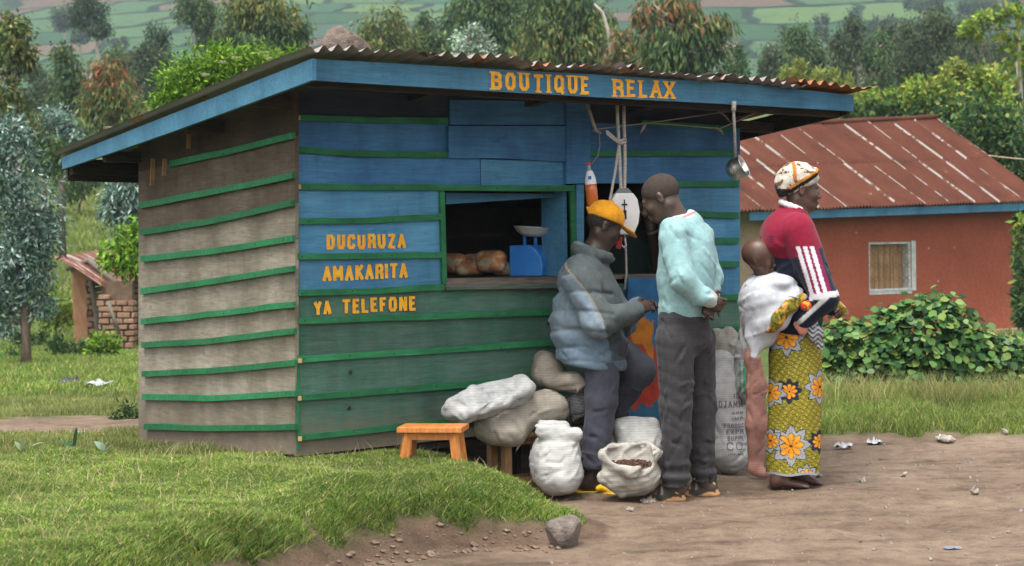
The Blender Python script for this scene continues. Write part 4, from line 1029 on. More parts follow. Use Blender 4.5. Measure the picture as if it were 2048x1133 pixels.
for Y, tk, lob, lab, pal in (
    (86, [(1552, 240), (1550, 150)], [(1548, 108, 24, 32), (1565, 140, 28, 26), (1535, 145, 20, 26)], 'dull dark tree left of the gap in the right woods', 'dull'),
    (80, [(1605, 240), (1602, 130)], [(1595, 80, 26, 32), (1615, 110, 34, 36), (1590, 135, 30, 32), (1640, 135, 22, 26)], 'broad dark tree behind the yellow plume trees', 'euc'),
    (76, [(1718, 260), (1716, 170), (1706, 100)], [(1700, 62, 24, 30), (1685, 95, 26, 34), (1712, 100, 22, 36), (1690, 140, 28, 28)], 'upright tree with a pale stem left of the dark woods', 'dull'),
    (70, [(1752, 280), (1750, 160)], [(1757, 95, 20, 34), (1750, 140, 26, 40), (1765, 185, 28, 44), (1735, 215, 28, 40)], 'slender grey green tree in front of the dark woods', 'euc'),
    (74, [(1815, 280), (1812, 150)], [(1790, 75, 20, 40), (1805, 120, 32, 50), (1790, 180, 36, 46), (1780, 235, 36, 36)], 'left dark tree of the dense mass above the red house', 'dull'),
    (72, [(1865, 300), (1862, 150)], [(1850, 60, 40, 34), (1885, 55, 34, 32), (1860, 115, 56, 48), (1830, 160, 36, 50), (1890, 170, 46, 50), (1855, 225, 54, 40)], 'tallest dark tree of the dense mass above the red house', 'dull'),
    (78, [(1935, 300), (1932, 180)], [(1920, 95, 34, 40), (1950, 130, 40, 44), (1925, 180, 44, 50), (1965, 190, 44, 50), (1930, 240, 50, 36)], 'right dark tree of the dense mass above the red house', 'dull'),
    (84, [(2020, 300), (2018, 180)], [(2005, 120, 40, 40), (2030, 170, 44, 60), (1995, 210, 44, 50)], 'dark trees behind the trunk at the right edge', 'dull')):
    tree(E, lab, Y, tk, lob, pal, 9.5, 3.0, 5.5, 1.3)
# far trees on the hill (haze turns them blue)
for Y, px, py, rx, ry, lab in ((290, 130, 32, 20, 24, 'blue hazed tree clump far up the left slope'), (280, 1642, 52, 12, 24, 'small blue hazed tree on the right slope'), (285, 1752, 62, 18, 30, 'blue hazed tree pair in the right valley'), (300, 1778, 55, 12, 24, 'slim blue hazed tree beside a blue tree pair'),
                               (330, 1850, 4, 44, 14, 'blue hazed wood strip at the top right'), (330, 1985, 8, 60, 22, 'blue hazed wood in the top right corner'), (310, 240, 86, 14, 10, 'low bush by the rocks on the left slope'), (310, 160, 72, 18, 12, 'bush left of the rocks on the left slope')):
    tree('far_tree', lab, Y, [(px, py + ry), (px, py)], [(px, py, rx, ry), (px - rx * .4, py + ry * .5, rx * .6, ry * .5), (px + rx * .4, py + ry * .5, rx * .6, ry * .5)], 'dark', 5, 2.6, 5.5, 0.5)
# broad leaved trees behind the red house
B_ = 'broadleaf_tree'
for Y, tk, lob, lab, pal, top in (
    (41, [(1765, 420), (1762, 260)], [(1740, 215, 46, 24), (1800, 205, 44, 24), (1780, 240, 60, 26), (1700, 235, 36, 20)], 'low broad leaved tree just behind the red house ridge', 'broad', 'lime'),
    (40, [(1880, 420), (1878, 300)], [(1850, 185, 40, 26), (1900, 200, 46, 36), (1870, 235, 60, 40), (1930, 260, 56, 46), (1985, 300, 56, 50)], 'dense dark broad leaved tree above the red roof slope', 'broad', 'lime'),
    (38, [(2010, 460), (2008, 340)], [(1965, 240, 40, 40), (2010, 270, 46, 44), (2030, 330, 50, 50), (2040, 400, 40, 50), (1985, 350, 40, 36)], 'dark broad leaved tree beyond the right end of the roof', 'broad', None),
    (43, [(1925, 330), (1924, 190), (1920, 160)], [(1912, 138, 26, 14), (1940, 150, 30, 18), (1975, 165, 30, 22), (1900, 140, 16, 10), (1990, 195, 30, 26)], 'yellow green open branched tree above the broad leaves', 'lime', 'yellow')):
    tree(B_, lab, Y, tk, lob, pal, 12, 8, 5.5, 0.15, top, bark='bark_dark', topfrac=0.22)
tree(B_, 'trunk at the right edge with big loose leaves around it', 44, [(2046, 480), (2043, 250), (2038, 120), (2040, 40)], [(2030, 75, 24, 30), (2035, 125, 28, 30), (2000, 150, 26, 16), (2045, 25, 20, 22), (1995, 265, 26, 16), (2035, 215, 20, 22)], 'broad', 20, 13, 2.8, 0.2, 'lime', bark='bark_pale', r=0.12, topfrac=0.6)
tree(B_, 'bright yellow green leafy branch in the top right', 44, [(2060, 480), (2064, 60), (2030, 55), (1980, 50)], [(1948, 55, 32, 12), (1975, 40, 30, 12), (1930, 66, 20, 10), (2010, 28, 20, 14), (1958, 72, 14, 10)], 'lime', 13, 8, 4.2, 0.1, None, bark='bark_dark', r=0.05)
tree('leafy_bush', 'tall green bush at the right end of the red house', 33.5, [(2052, 690), (2050, 600)], [(2045, 470, 16, 40), (2050, 540, 18, 50), (2046, 620, 18, 40), (2060, 600, 26, 70)], 'broad', 16, 9, 4.5, 0.3, 'lime', cat='bush', bark='bark_dark', topfrac=0.2)
# low shrubs and weeds on the left slope
for Y, px, py, rx, ry, pal, lab in ((36, 112, 620, 34, 32, 'lime', 'rounded green bush left of the mud hut'), (34, 60, 672, 30, 12, 'broad', 'dark weeds at the foot of the silver tree'), (31, 140, 690, 40, 14, 'broad', 'low weeds in front of the plastered hut wall'),
                                (30, 205, 690, 26, 22, 'elder', 'green weeds in the hut doorway'), (30, 20, 724, 30, 18, 'broad', 'dark leafy plants at the left edge'), 
                                (13.6, 255, 840, 24, 26, 'shade', 'dark grass clump against the side wall foot')):
    tree('shrub', lab, Y, [(px, py + ry), (px, py)], [(px, py, rx, ry), (px - rx * .6, py + ry * .4, rx * .6, ry * .6), (px + rx * .6, py + ry * .4, rx * .6, ry * .6)], pal, 11, 5, 4.5, -0.2, cat='bush', bark='bark_dark', r=0.02)

# the bean like bush before the red house: the largest leaves one by one, the rest joined
M['bush_leaf'], _n, _l, _b = new_mat('bush_leaf', 0.5, 0.4)
_oi = _n.new('ShaderNodeObjectInfo'); _c = ramp(_n, _l, _oi.outputs['Random'], [(0.0, (0.030, 0.085, 0.022)), (0.35, (0.060, 0.150, 0.034)), (0.7, (0.11, 0.22, 0.05)), (0.92, (0.19, 0.28, 0.07)), (1.0, (0.27, 0.27, 0.07))])
_l.new(_c, _b.inputs['Base Color'])
_t = _n.new('ShaderNodeBsdfTranslucent'); _l.new(_c, _t.inputs['Color']); _ms = _n.new('ShaderNodeMixShader'); _ms.inputs[0].default_value = 0.25
_l.new(_b.outputs[0], _ms.inputs[1]); _l.new(_t.outputs[0], _ms.inputs[2]); _l.new(_ms.outputs[0], _n['Material Output'].inputs['Surface'])
LEAF_V = np.array([(0, 0, 0), (.25, .36, .06), (.6, .40, .05), (1.0, 0, -.08), (.6, -.40, .05), (.25, -.36, .06), (.5, 0, -.03)])
LEAF_F = [(0, 1, 6), (1, 2, 6), (2, 3, 6), (3, 4, 6), (4, 5, 6), (5, 0, 6)]
def big_bush(name, label, Y, lobes, n_one, n_rest, lpx, seed, pal='broad'):
    rng = np.random.default_rng(seed); b = at(lobes[0][0], 800, Y); o = Vector((b.x, Y, gz1(b.x, Y)))
    root = empty(name, o); tag(root, label, 'bush'); s = 1 / ppm(Y)
    areas = np.array([l[2] * l[3] for l in lobes], float); areas /= areas.sum(); src = None
    mb = MB()
    for l in lobes:
        mb.tube([Vector((0, 0, -0.05)), (at(l[0], l[1], Y) - o) * 0.5 + Vector((0, 0, -.1)), at(l[0], l[1] - l[3] * .6, Y) - o], [0.02, 0.014, 0.006], 5)
    mb.build('stem', M['bark_dark'], root)
    V, F, C = [], [], []; cols = [(.030, .085, .025), (.055, .14, .035), (.10, .20, .05), (.17, .25, .06), (.02, .055, .02)]
    for k in range(n_one + n_rest):
        l = lobes[rng.choice(len(lobes), p=areas)]; u = unit(rng.normal(size=(1, 3)))[0]; outer = k < n_one
        if outer: u[1] = -abs(u[1]); rr = rng.uniform(0.95, 1.08)
        else: rr = rng.uniform(0.55, 1.0) ** 0.5
        P = at(l[0], l[1], Y) + Vector((u[0] * l[2] * s, u[1] * l[2] * s * 0.8, u[2] * l[3] * s)) * (rr * (1.25 if rng.random() < .16 else 1.0))
        gzz = gz1(P.x, P.y) + 0.04
        if P.z < gzz: P.z = gzz + 0.03 * rng.random()
        nrm = Vector((u[0] * 0.7, u[1] * 0.7 - 0.35, abs(u[2]) * 0.6 + 0.75)) + Vector(rng.normal(size=3) * 0.35)
        q = nrm.to_track_quat('Z', 'X'); mt = Matrix.Translation(P - o) @ q.to_matrix().to_4x4() @ Matrix.Rotation(rng.uniform(0, 6.28), 4, 'Z') @ Matrix.Scale(lpx * s * rng.uniform(0.7, 1.25), 4)
        if outer:
            if src is None:
                src = mesh_obj('leaf', LEAF_V, LEAF_F, M['bush_leaf'], root, True); src.matrix_local = mt
            else: same('leaf', src, root, mt)
        else:
            bse = len(V); V += [tuple(mt @ Vector(v)) for v in LEAF_V]; F += [tuple(i + bse for i in f) for f in LEAF_F]
            C += [np.array(cols[rng.integers(0, 5)]) * rng.uniform(.8, 1.15)] * 7
    r_ = mesh_obj('inner_foliage', V, F, M['leaf'], root, True, col=np.array(C)); r_['kind'] = 'stuff'
big_bush('vine_bush', 'broad leaved green bush in front of the red house', 14.3,
         [(1850, 690, 96, 96), (1755, 705, 80, 72), (1680, 695, 46, 62), (1930, 720, 76, 72), (1995, 765, 76, 60), (1690, 765, 64, 52), (1830, 775, 130, 46), (2055, 770, 44, 66), (1868, 615, 52, 30), (1785, 640, 40, 30), (1930, 650, 30, 34), (2010, 720, 60, 50), (2075, 735, 50, 50), (1960, 790, 100, 34), (1740, 790, 90, 34)], 300, 5200, 18, 5)

# ------------------------------------------------------------------ grass
def blades(name, label, X, Y, hgt, wid, lean, cols, seed, cnt_cover=True, fine=2):
    rng = np.random.default_rng(seed); n = len(X); Z = gz(X, Y)
    a = rng.uniform(0, 2 * math.pi, n); side = np.stack([np.cos(a), np.sin(a), 0 * a], -1)
    la = rng.uniform(0, 2 * math.pi, n); lv = np.stack([np.cos(la), np.sin(la), 0 * la], -1) * (lean * rng.uniform(0.2, 1.3, n))[:, None]
    H = hgt * rng.uniform(0.55, 1.3, n); W = wid * rng.uniform(0.7, 1.3, n)
    P = np.stack([X, Y, Z - 0.01], -1); up = np.array([0, 0, 1.0])
    m = P + up * (H * 0.55)[:, None] + lv * (H * 0.35)[:, None]; t = P + up * (H * 0.95)[:, None] + lv * (H * 1.0)[:, None]
    V = np.stack([P - side * W[:, None] / 2, P + side * W[:, None] / 2, m + side * W[:, None] * .4, m - side * W[:, None] * .4, t], 1).reshape(-1, 3)
    b = np.arange(n)[:, None] * 5
    F = np.concatenate([b + np.array([[0, 1, 2]]), b + np.array([[0, 2, 3]]), b + np.array([[3, 2, 4]])], 0)
    cw = np.array([w for _, w in cols], float); cc = np.array([c for c, _ in cols])
    patch = wob(X, Y, 1.3, 0, 6) + 0.5 * wob(X, Y, 7.0, 2, 8)
    ci = rng.choice(len(cc), n, p=cw / cw.sum()); C = cc[ci] * (1 + 0.24 * patch)[:, None] * rng.uniform(0.78, 1.22, (n, 1))
    o = mesh_obj(name, V, F, M['grass'], col=np.repeat(np.clip(C, 0.01, 1), 5, axis=0)); tag(o, label, 'grass', kind='stuff'); return o
GR = [((0.180, 0.270, 0.042), 4), ((0.255, 0.335, 0.065), 3), ((0.110, 0.195, 0.032), 3), ((0.40, 0.345, 0.145), 1.8)]
GD = [((0.18, 0.225, 0.055), 4), ((0.25, 0.27, 0.085), 3), ((0.11, 0.16, 0.036), 2), ((0.34, 0.29, 0.13), 1.8)]
rng = np.random.default_rng(3)
def sample(n, x0, x1, y0, y1, test, rng):
    X = rng.uniform(x0, x1, n); Y = rng.uniform(y0, y1, n); k = rng.random(n) < test(X, Y); return X[k], Y[k]
def inview(X, Y, m=0.03): return (np.abs(X / np.maximum(Y, 1) ) < 0.27 + m)
def outk(X, Y):      # not under the shop
    dx, dy = X - KX, Y - KY; lx = dx * math.cos(KTH) + dy * math.sin(KTH); ly = -dx * math.sin(KTH) + dy * math.cos(KTH)
    return ~((lx > -0.01) & (lx < KL + 0.05) & (ly > -0.01) & (ly < KD + .02))
def bank_test(X, Y): return sstep(0.25, 0.75, ground_cover(X, Y)) * inview(X, Y) * outk(X, Y) * (Y < 9.8) * (0.65 + 0.35 * (wob(X, Y, 5.0, 2, 8) > -0.55))
X, Y = sample(380000, -2.9, 0.5, 5.2, 9.8, bank_test, rng)
tuft = 0.7 + 0.45 * sstep(-0.1, 0.7, wob(X, Y, 4.0, 2, 8))
rim = np.exp(-((bank_s(X, Y) - 0.27) / 0.12) ** 2)
blades('bank_grass', 'short bright turf on the earth bank in front of the shop', X, Y, (0.026 + 0.026 * rim) * tuft, 0.0048, 1.3, GR, 31)
# longer tufts hanging over the broken rim of the bank
X, Y = sample(60000, -1.2, 0.45, 5.2, 9.0, lambda X, Y: (ground_cover(X, Y) > 0.25) * (bank_s(X, Y) > 0.12) * (bank_s(X, Y) < 0.34) * (wob(X, Y, 6.0, 2, 8) > 0.1), rng)
blades('rim_grass', 'longer green grass tufts hanging over the bank edge', X, Y, 0.07, 0.0052, 1.5, [((0.10, 0.19, 0.028), 4), ((0.16, 0.25, 0.045), 3), ((0.045, 0.10, 0.018), 2), ((0.22, 0.20, 0.08), .6)], 32)
def left_test(X, Y): return (ground_cover(X, Y) > 0.5) * inview(X, Y) * (X / Y < -0.11) * outk(X, Y)
X, Y = sample(150000, -5.2, -1.2, 9.6, 17, left_test, rng)
Xd, Yd = sample(2600, -2.9, 0.3, 5.2, 9.5, bank_test, rng)
blades('dead_stalks', 'dry tan stalks standing in the bank turf', Xd, Yd, 0.075, 0.003, 0.9, [((0.42, 0.34, 0.19), 3), ((0.32, 0.27, 0.12), 2), ((0.24, 0.17, 0.10), 1)], 41)
blades('meadow_grass', 'thin pale grass left of the shop around the bare path', X, Y, 0.06 * (0.6 + 0.5 * sstep(-.3, .8, wob(X, Y, 2.0, 1, 7))), 0.0055, 0.7, GD, 33)
X, Y = sample(90000, -10.2, -3.0, 17, 37, left_test, rng)
blades('meadow_grass', 'bright green meadow grass around the mud hut', X, Y, 0.07, 0.012, 0.6, GR, 34)
X, Y = sample(60000, -21, -6.0, 37, 78, lambda X, Y: (ground_cover(X, Y) > 0.5) * inview(X, Y) * (X / Y < -0.14), rng)
blades('slope_grass', 'rough green grass on the terraced slope behind the hut', X, Y, 0.20, 0.03, 0.7, GD + GR[:2], 35)
X, Y = sample(120000, 1.6, 4.6, 11.75, 15.8, lambda X, Y: (ground_cover(X, Y) > 0.45) * inview(X, Y) * (X / Y > 0.10) * (Y < 13.75), rng)
hh = 0.055 + 0.08 * sstep(12.4, 13.7, Y + 0.4 * wob(X, Y, 2, 1, 6))
blades('verge_grass', 'rough green verge grass between the dirt and the bush', X, Y, hh, 0.006, 0.65, GR + GD[:2], 36)
X, Y = sample(6000, 1.6, 4.6, 12.9, 13.8, lambda X, Y: inview(X, Y) * (X / Y > 0.10) * (wob(X, Y, 3, 1, 7) > -0.1), rng)
blades('tall_grass', 'tall dry seeding grass stems in front of the bush', X, Y, 0.22, 0.0042, 0.6, [((0.36, 0.34, 0.13), 4), ((0.24, 0.26, 0.08), 3), ((0.40, 0.30, 0.16), 1)], 37)
X, Y = sample(6000, 1.4, 4.2, 9.8, 12.0, lambda X, Y: inview(X, Y) * (X / Y > 0.13) * (wob(X, Y, 4, 1, 7) > 0.55) * sstep(10.3, 11.6, Y), rng)
blades('sparse_grass', 'sparse flattened grass on the edge of the dirt', X, Y, 0.03, 0.005, 1.2, GD, 38)
X, Y = sample(50000, 5, 26, 17, 75, lambda X, Y: inview(X, Y) * (X / Y > 0.12), rng)
blades('yard_grass', 'green grass around the red house', X, Y, 0.18, 0.02, 0.6, GR, 39)

# ================================================================== SOFT SOLIDS (distance field -> one continuous surface)
class Field:
    def __init__(s, lo, hi, vox):
        s.lo = np.array(lo, float); s.vox = vox
        s.n = np.maximum(np.ceil((np.array(hi) - s.lo) / vox).astype(int) + 1, 4)
        s.v = np.full(s.n, 1.0, np.float32)
        s.ax = [s.lo[k] + np.arange(s.n[k]) * vox for k in range(3)]
    def _blk(s, lo, hi):
        a = np.clip(np.floor((np.array(lo) - s.lo) / s.vox).astype(int), 0, s.n); b = np.clip(np.ceil((np.array(hi) - s.lo) / s.vox).astype(int) + 1, 0, s.n)
        if np.any(b <= a): return None, None
        sl = tuple(slice(a[k], b[k]) for k in range(3))
        X, Y, Z = (s.ax[0][sl[0]][:, None, None], s.ax[1][sl[1]][None, :, None], s.ax[2][sl[2]][None, None, :])
        return sl, (X, Y, Z)
    def _put(s, sl, d, k, mode):
        cur = s.v[sl]; d = d.astype(np.float32)
        if mode == 'sub': d = -d
        if mode == 'add':
            h = np.maximum(k - np.abs(cur - d), 0) / k; s.v[sl] = np.minimum(cur, d) - h * h * k * 0.25
        else:
            h = np.maximum(k - np.abs(cur - d), 0) / k; s.v[sl] = np.maximum(cur, d) + h * h * k * 0.25
    def cap(s, a, b, ra, rb=None, k=0.02, sc=(1, 1, 1), mode='add'):
        rb = ra if rb is None else rb; a, b = np.array(a, float), np.array(b, float); sc = np.array(sc, float)
        r = max(ra, rb) * sc + 1.5 * k + 3 * s.vox
        sl, c = s._blk(np.minimum(a, b) - r, np.maximum(a, b) + r)
        if sl is None: return s
        q = [(c[i] - a[i]) / sc[i] for i in range(3)]; ba = (b - a) / sc; L = max(float(ba @ ba), 1e-9)
        t = np.clip((q[0] * ba[0] + q[1] * ba[1] + q[2] * ba[2]) / L, 0, 1)
        d = np.sqrt((q[0] - t * ba[0]) ** 2 + (q[1] - t * ba[1]) ** 2 + (q[2] - t * ba[2]) ** 2) - (ra + (rb - ra) * t)
        s._put(sl, d * sc.min(), k, mode); return s
    def chain(s, pts, rad, k=0.02, sc=(1, 1, 1)):
        for i in range(len(pts) - 1): s.cap(pts[i], pts[i + 1], rad[i], rad[i + 1], k, sc)
        return s
    def ell(s, c, r, k=0.02, R=None, mode='add'):
        c = np.array(c, float); r = np.array(r, float); e = (max(r) if R is not None else r) + 1.5 * k + 3 * s.vox
        sl, g = s._blk(c - e, c + e)
        if sl is None: return s
        q = [g[i] - c[i] for i in range(3)]
        if R is not None:
            R = np.array(R); q = [R[0][i] * q[0] + R[1][i] * q[1] + R[2][i] * q[2] for i in range(3)]   # R^T q
        k0 = np.sqrt(sum((q[i] / r[i]) ** 2 for i in range(3))); k1 = np.sqrt(sum((q[i] / r[i] ** 2) ** 2 for i in range(3)))
        s._put(sl, k0 * (k0 - 1) / np.maximum(k1, 1e-6), k, mode); return s
    def plane(s, p, n, k=0.01):            # keep the side the normal points away from
        p, n = np.array(p, float), np.array(n, float); n /= np.linalg.norm(n)
        d = (s.ax[0][:, None, None] - p[0]) * n[0] + (s.ax[1][None, :, None] - p[1]) * n[1] + (s.ax[2][None, None, :] - p[2]) * n[2]
        s._put((slice(None),) * 3, d, k, 'cut'); return s
    def ripple(s, amp, freq, seed=0, dirv=(1, 1, 1), n=7, lo=None, hi=None):
        r = np.random.default_rng(seed); X, Y, Z = s.ax[0][:, None, None], s.ax[1][None, :, None], s.ax[2][None, None, :]
        acc = 0
        for _ in range(n):
            w = r.normal(size=3) * np.array(dirv); w = w / np.linalg.norm(w) * freq * r.uniform(0.6, 1.6); p = r.uniform(0, 6.28); w2 = r.normal(size=3) * freq * 0.5
            acc = acc + np.sin(X * w[0] + Y * w[1] + Z * w[2] + p + 1.2 * np.sin(X * w2[0] + Y * w2[1] + Z * w2[2]))
        s.v += (amp * acc / n * 1.6).astype(np.float32); return s
    def folds(s, amp, wl, dirv, seed=0, warp=1.2, lo=None, hi=None, sharp=1.0):
        """soft ridges and tighter creases running across dirv"""
        r = np.random.default_rng(seed); sl = (slice(None),) * 3
        X, Y, Z = s.ax[0][:, None, None], s.ax[1][None, :, None], s.ax[2][None, None, :]
        d = np.array(dirv, float); d /= np.linalg.norm(d); ph = (X * d[0] + Y * d[1] + Z * d[2]) * 2 * math.pi / wl; mod = 0
        for _ in range(4):
            w = r.normal(size=3) * 9; p = r.uniform(0, 6.28); ph = ph + warp * np.sin(X * w[0] + Y * w[1] + Z * w[2] + p)
            w = r.normal(size=3) * 7; mod = mod + np.sin(X * w[0] + Y * w[1] + Z * w[2] + r.uniform(0, 6.28))
        m = np.clip(0.45 + 0.32 * mod, 0, 1.2); g = 1
        if lo is not None: g = np.clip((Z - lo) / .06, 0, 1) * np.clip((hi - Z) / .06, 0, 1)
        s.v += (amp * g * m * (1.6 * np.abs(np.sin(ph / 2)) ** sharp - 1.0)).astype(np.float32) * -1; return s
    def creases(s, n, seed, L=(.05, .13), r=.008, d=None, zlo=-9, zhi=9, add=.35, k=.008):
        """pinched folds: shallow grooves and ridges following the surface on the road side"""
        rg = np.random.default_rng(seed); c = np.argwhere(np.abs(s.v[1:-1, 1:-1, 1:-1]) < s.vox * .6) + 1
        z = s.lo[2] + c[:, 2] * s.vox; c = c[(z > zlo) & (z < zhi)]
        if len(c) == 0: return s
        def samp(p):
            i = np.clip(((p - s.lo) / s.vox).round().astype(int), 1, s.n - 2)
            g = np.array([s.v[i[0] + 1, i[1], i[2]] - s.v[i[0] - 1, i[1], i[2]], s.v[i[0], i[1] + 1, i[2]] - s.v[i[0], i[1] - 1, i[2]], s.v[i[0], i[1], i[2] + 1] - s.v[i[0], i[1], i[2] - 1]])
            return s.v[tuple(i)], g / max(np.linalg.norm(g), 1e-6)
        done = tries = 0; jobs = []
        while done < n and tries < n * 12:
            tries += 1; p = s.lo + c[rg.integers(len(c))] * s.vox; v, g = samp(p)
            if g[1] > 0.35: continue
            t = rg.normal(size=3) * (.45 if d is not None else 1) + (np.array(d) if d is not None else 0); t -= g * (t @ g); t /= max(np.linalg.norm(t), 1e-6)
            l = rg.uniform(*L); pts = [p]
            for sg in (1, -1):
                q = p
                for _ in range(2):
                    q = q + t * sg * l / 4; v, g2 = samp(q)
                    if abs(v) < .03: q = q - g2 * v
                    pts = pts + [q] if sg > 0 else [q] + pts
            mode = 'add' if rg.random() < add else 'sub'; rr = r * rg.uniform(.7, 1.35); jobs.append((pts, mode, rr, g)); done += 1
        for pts, mode, rr, g in jobs:
            off = g * rr * (.40 if mode == 'sub' else -.45); rad = [rr * .35, rr * .9, rr, rr * .9, rr * .35]
            for i in range(4): s.cap(pts[i] + off, pts[i + 1] + off, rad[i], rad[i + 1], k, mode=mode)
        return s
    def mesh(s):
        v = s.v; b = v < 0
        b[0] = b[-1] = False; b[:, 0] = b[:, -1] = False; b[:, :, 0] = b[:, :, -1] = False
        v = np.where(b, np.minimum(v, -1e-5), np.maximum(v, 1e-5))
        c8 = [b[i:b.shape[0] - 1 + i, j:b.shape[1] - 1 + j, k:b.shape[2] - 1 + k] for i in (0, 1) for j in (0, 1) for k in (0, 1)]
        anyb = c8[0].copy(); allb = c8[0].copy()
        for q in c8[1:]: anyb |= q; allb &= q
        act = anyb & ~allb; idx = np.argwhere(act); ids = np.full(act.shape, -1, np.int64); ids[act] = np.arange(len(idx))
        corner = np.array([(i, j, k) for i in (0, 1) for j in (0, 1) for k in (0, 1)])
        cv = np.stack([v[idx[:, 0] + o[0], idx[:, 1] + o[1], idx[:, 2] + o[2]] for o in corner], 1)
        acc = np.zeros((len(idx), 3)); cnt = np.zeros(len(idx))
        for e0 in range(8):
            for ax in range(3):
                if corner[e0][ax] == 0:
                    o1 = corner[e0].copy(); o1[ax] = 1; e1 = o1[0] * 4 + o1[1] * 2 + o1[2]
                    a, c = cv[:, e0], cv[:, e1]; m = (a < 0) != (c < 0); t = np.where(m, a / np.where(m, a - c, 1), 0)
                    acc[m] += corner[e0] + t[m, None] * (o1 - corner[e0]); cnt += m
        V = s.lo + (idx + acc / np.maximum(cnt, 1)[:, None]) * s.vox
        Fs = []
        for ax in range(3):
            u, w = (ax + 1) % 3, (ax + 2) % 3
            sl0 = [slice(None)] * 3; sl1 = [slice(None)] * 3; sl0[ax] = slice(0, -1); sl1[ax] = slice(1, None)
            A, B = b[tuple(sl0)], b[tuple(sl1)]; e = np.argwhere(A != B)
            e = e[(e[:, u] > 0) & (e[:, w] > 0) & (e[:, u] < b.shape[u] - 1) & (e[:, w] < b.shape[w] - 1)]
            flip = ~A[e[:, 0], e[:, 1], e[:, 2]]
            def g(du, dw):
                q = e.copy(); q[:, u] += du; q[:, w] += dw; return ids[q[:, 0], q[:, 1], q[:, 2]]
            quad = np.stack([g(-1, -1), g(0, -1), g(0, 0), g(-1, 0)], 1); quad[flip] = quad[flip][:, ::-1]; Fs.append(quad)
        return V, np.concatenate(Fs)
    def build(s, name, mat, parent=None, col=None, off=(0, 0, 0), relax=1):
        V, F = s.mesh()
        for _ in range(relax):              # one Laplacian pass
            S = np.zeros_like(V); N = np.zeros(len(V))
            for k in range(4):
                np.add.at(S, F[:, k], V[F[:, (k + 1) % 4]]); np.add.at(S, F[:, k], V[F[:, (k + 3) % 4]]); np.add.at(N, F[:, k], 2)
            V = 0.5 * V + 0.5 * S / np.maximum(N, 1)[:, None]
        c = col(V) if callable(col) else col
        if c is not None and np.ndim(c) == 1: c = np.tile(c, (len(V), 1))
        return mesh_obj(name, V - np.array(off), F, mat, parent, True, col=c)

M['cloth'] = mat_vcol('woven_cloth', 0.92, 40, 0.26, 320, 0.3, 0.0015, 0.12, sheen=0.1, crumple=6, cstr=0.13)
M['sackcloth'] = mat_vcol('woven_plastic_sack', 0.75, 18, 0.34, 260, 0.35, 0.002, 0.2, crumple=6, cstr=0.2, weave=26)
M['bread'] = mat_vcol('bread_in_film', 0.28, 40, 0.3, 30, 0.5, 0.004, 0.6)

# ================================================================== GOODS AND THINGS ROUND THE SHOP
def wpt(px, py, Y): return np.array(at(px, py, Y))
GS = 'sacks of goods piled against the shop front'
def sack(label, prims, vox, color, ripple=(0.006, 30, (1, 1, 1)), seed=0, sub=None, k=0.05, name='sack', colfn=None, base=None, ripple2=None, fold=(1, .4, .5), fa=1.0):
    """prims: (px,py,rx_px,ry_px,Y,depth_m,tilt) ellipsoids or ('c',px0,py0,px1,py1,r0,r1,Y0,Y1,flat)"""
    lo, hi = np.full(3, 9e9), np.full(3, -9e9)
    items = []
    for p in prims:
        if p[0] == 'c':
            _, x0, y0, x1, y1, r0, r1, Y0, Y1, fl = p; a, b = wpt(x0, y0, Y0), wpt(x1, y1, Y1); r0, r1 = r0 / ppm(Y0), r1 / ppm(Y1)
            items.append(('c', a, b, r0, r1, fl)); e = max(r0, r1) * max(1, fl[0], fl[1], fl[2]); lo = np.minimum(lo, np.minimum(a, b) - e); hi = np.maximum(hi, np.maximum(a, b) + e)
        else:
            px, py, rx, ry, Y, dp, tl = p; c = wpt(px, py, Y); r = np.array([rx / ppm(Y), dp, ry / ppm(Y)]); ca, sa = math.cos(tl), math.sin(tl)
            items.append(('e', c, r, np.array([[ca, 0, sa], [0, 1, 0], [-sa, 0, ca]]))); e = max(r); lo = np.minimum(lo, c - e); hi = np.maximum(hi, c + e)
    f = Field(lo - 0.04, hi + 0.04, vox)
    for it in items:
        if it[0] == 'c': f.cap(it[1], it[2], it[3], it[4], k, it[5])
        else: f.ell(it[1], it[2], k, it[3])
    if sub: sub(f)
    f.ripple(ripple[0] * .55, ripple[1], seed, ripple[2])
    if ripple2: f.ripple(ripple2[0], ripple2[1], seed + 50, ripple2[2])
    f.folds(0.0042 * fa, 0.085, fold, seed + 7, 1.5, sharp=.8); f.folds(0.0020 * fa, 0.045, (fold[2], .4, -fold[0]), seed + 9, 1.8, sharp=.8)
    f.creases(int(30 * fa), seed + 90, (.07, .2), .0068, fold, add=.45)
    b = base if base is not None else (np.array([(lo[0] + hi[0]) / 2, (lo[1] + hi[1]) / 2, lo[2]]))
    o = f.build(name, M['sackcloth'], None, colfn or np.array(color), off=b); o.location = b
    tag(o, label, 'sack', GS); return o
WHT, BEI, TAN_, GRY = (0.53, 0.53, 0.51), (0.37, 0.33, 0.265), (0.27, 0.235, 0.19), (0.38, 0.38, 0.37)
def fold_white(V):
    c = np.tile(np.array(WHT), (len(V), 1)); return c
def slits(*lines):
    def fn(f):
        for (x0, y0, x1, y1, r, Y) in lines: f.cap(wpt(x0, y0, Y), wpt(x1, y1, Y), r / ppm(Y), r / ppm(Y) * .6, 0.012, mode='sub')
    return fn
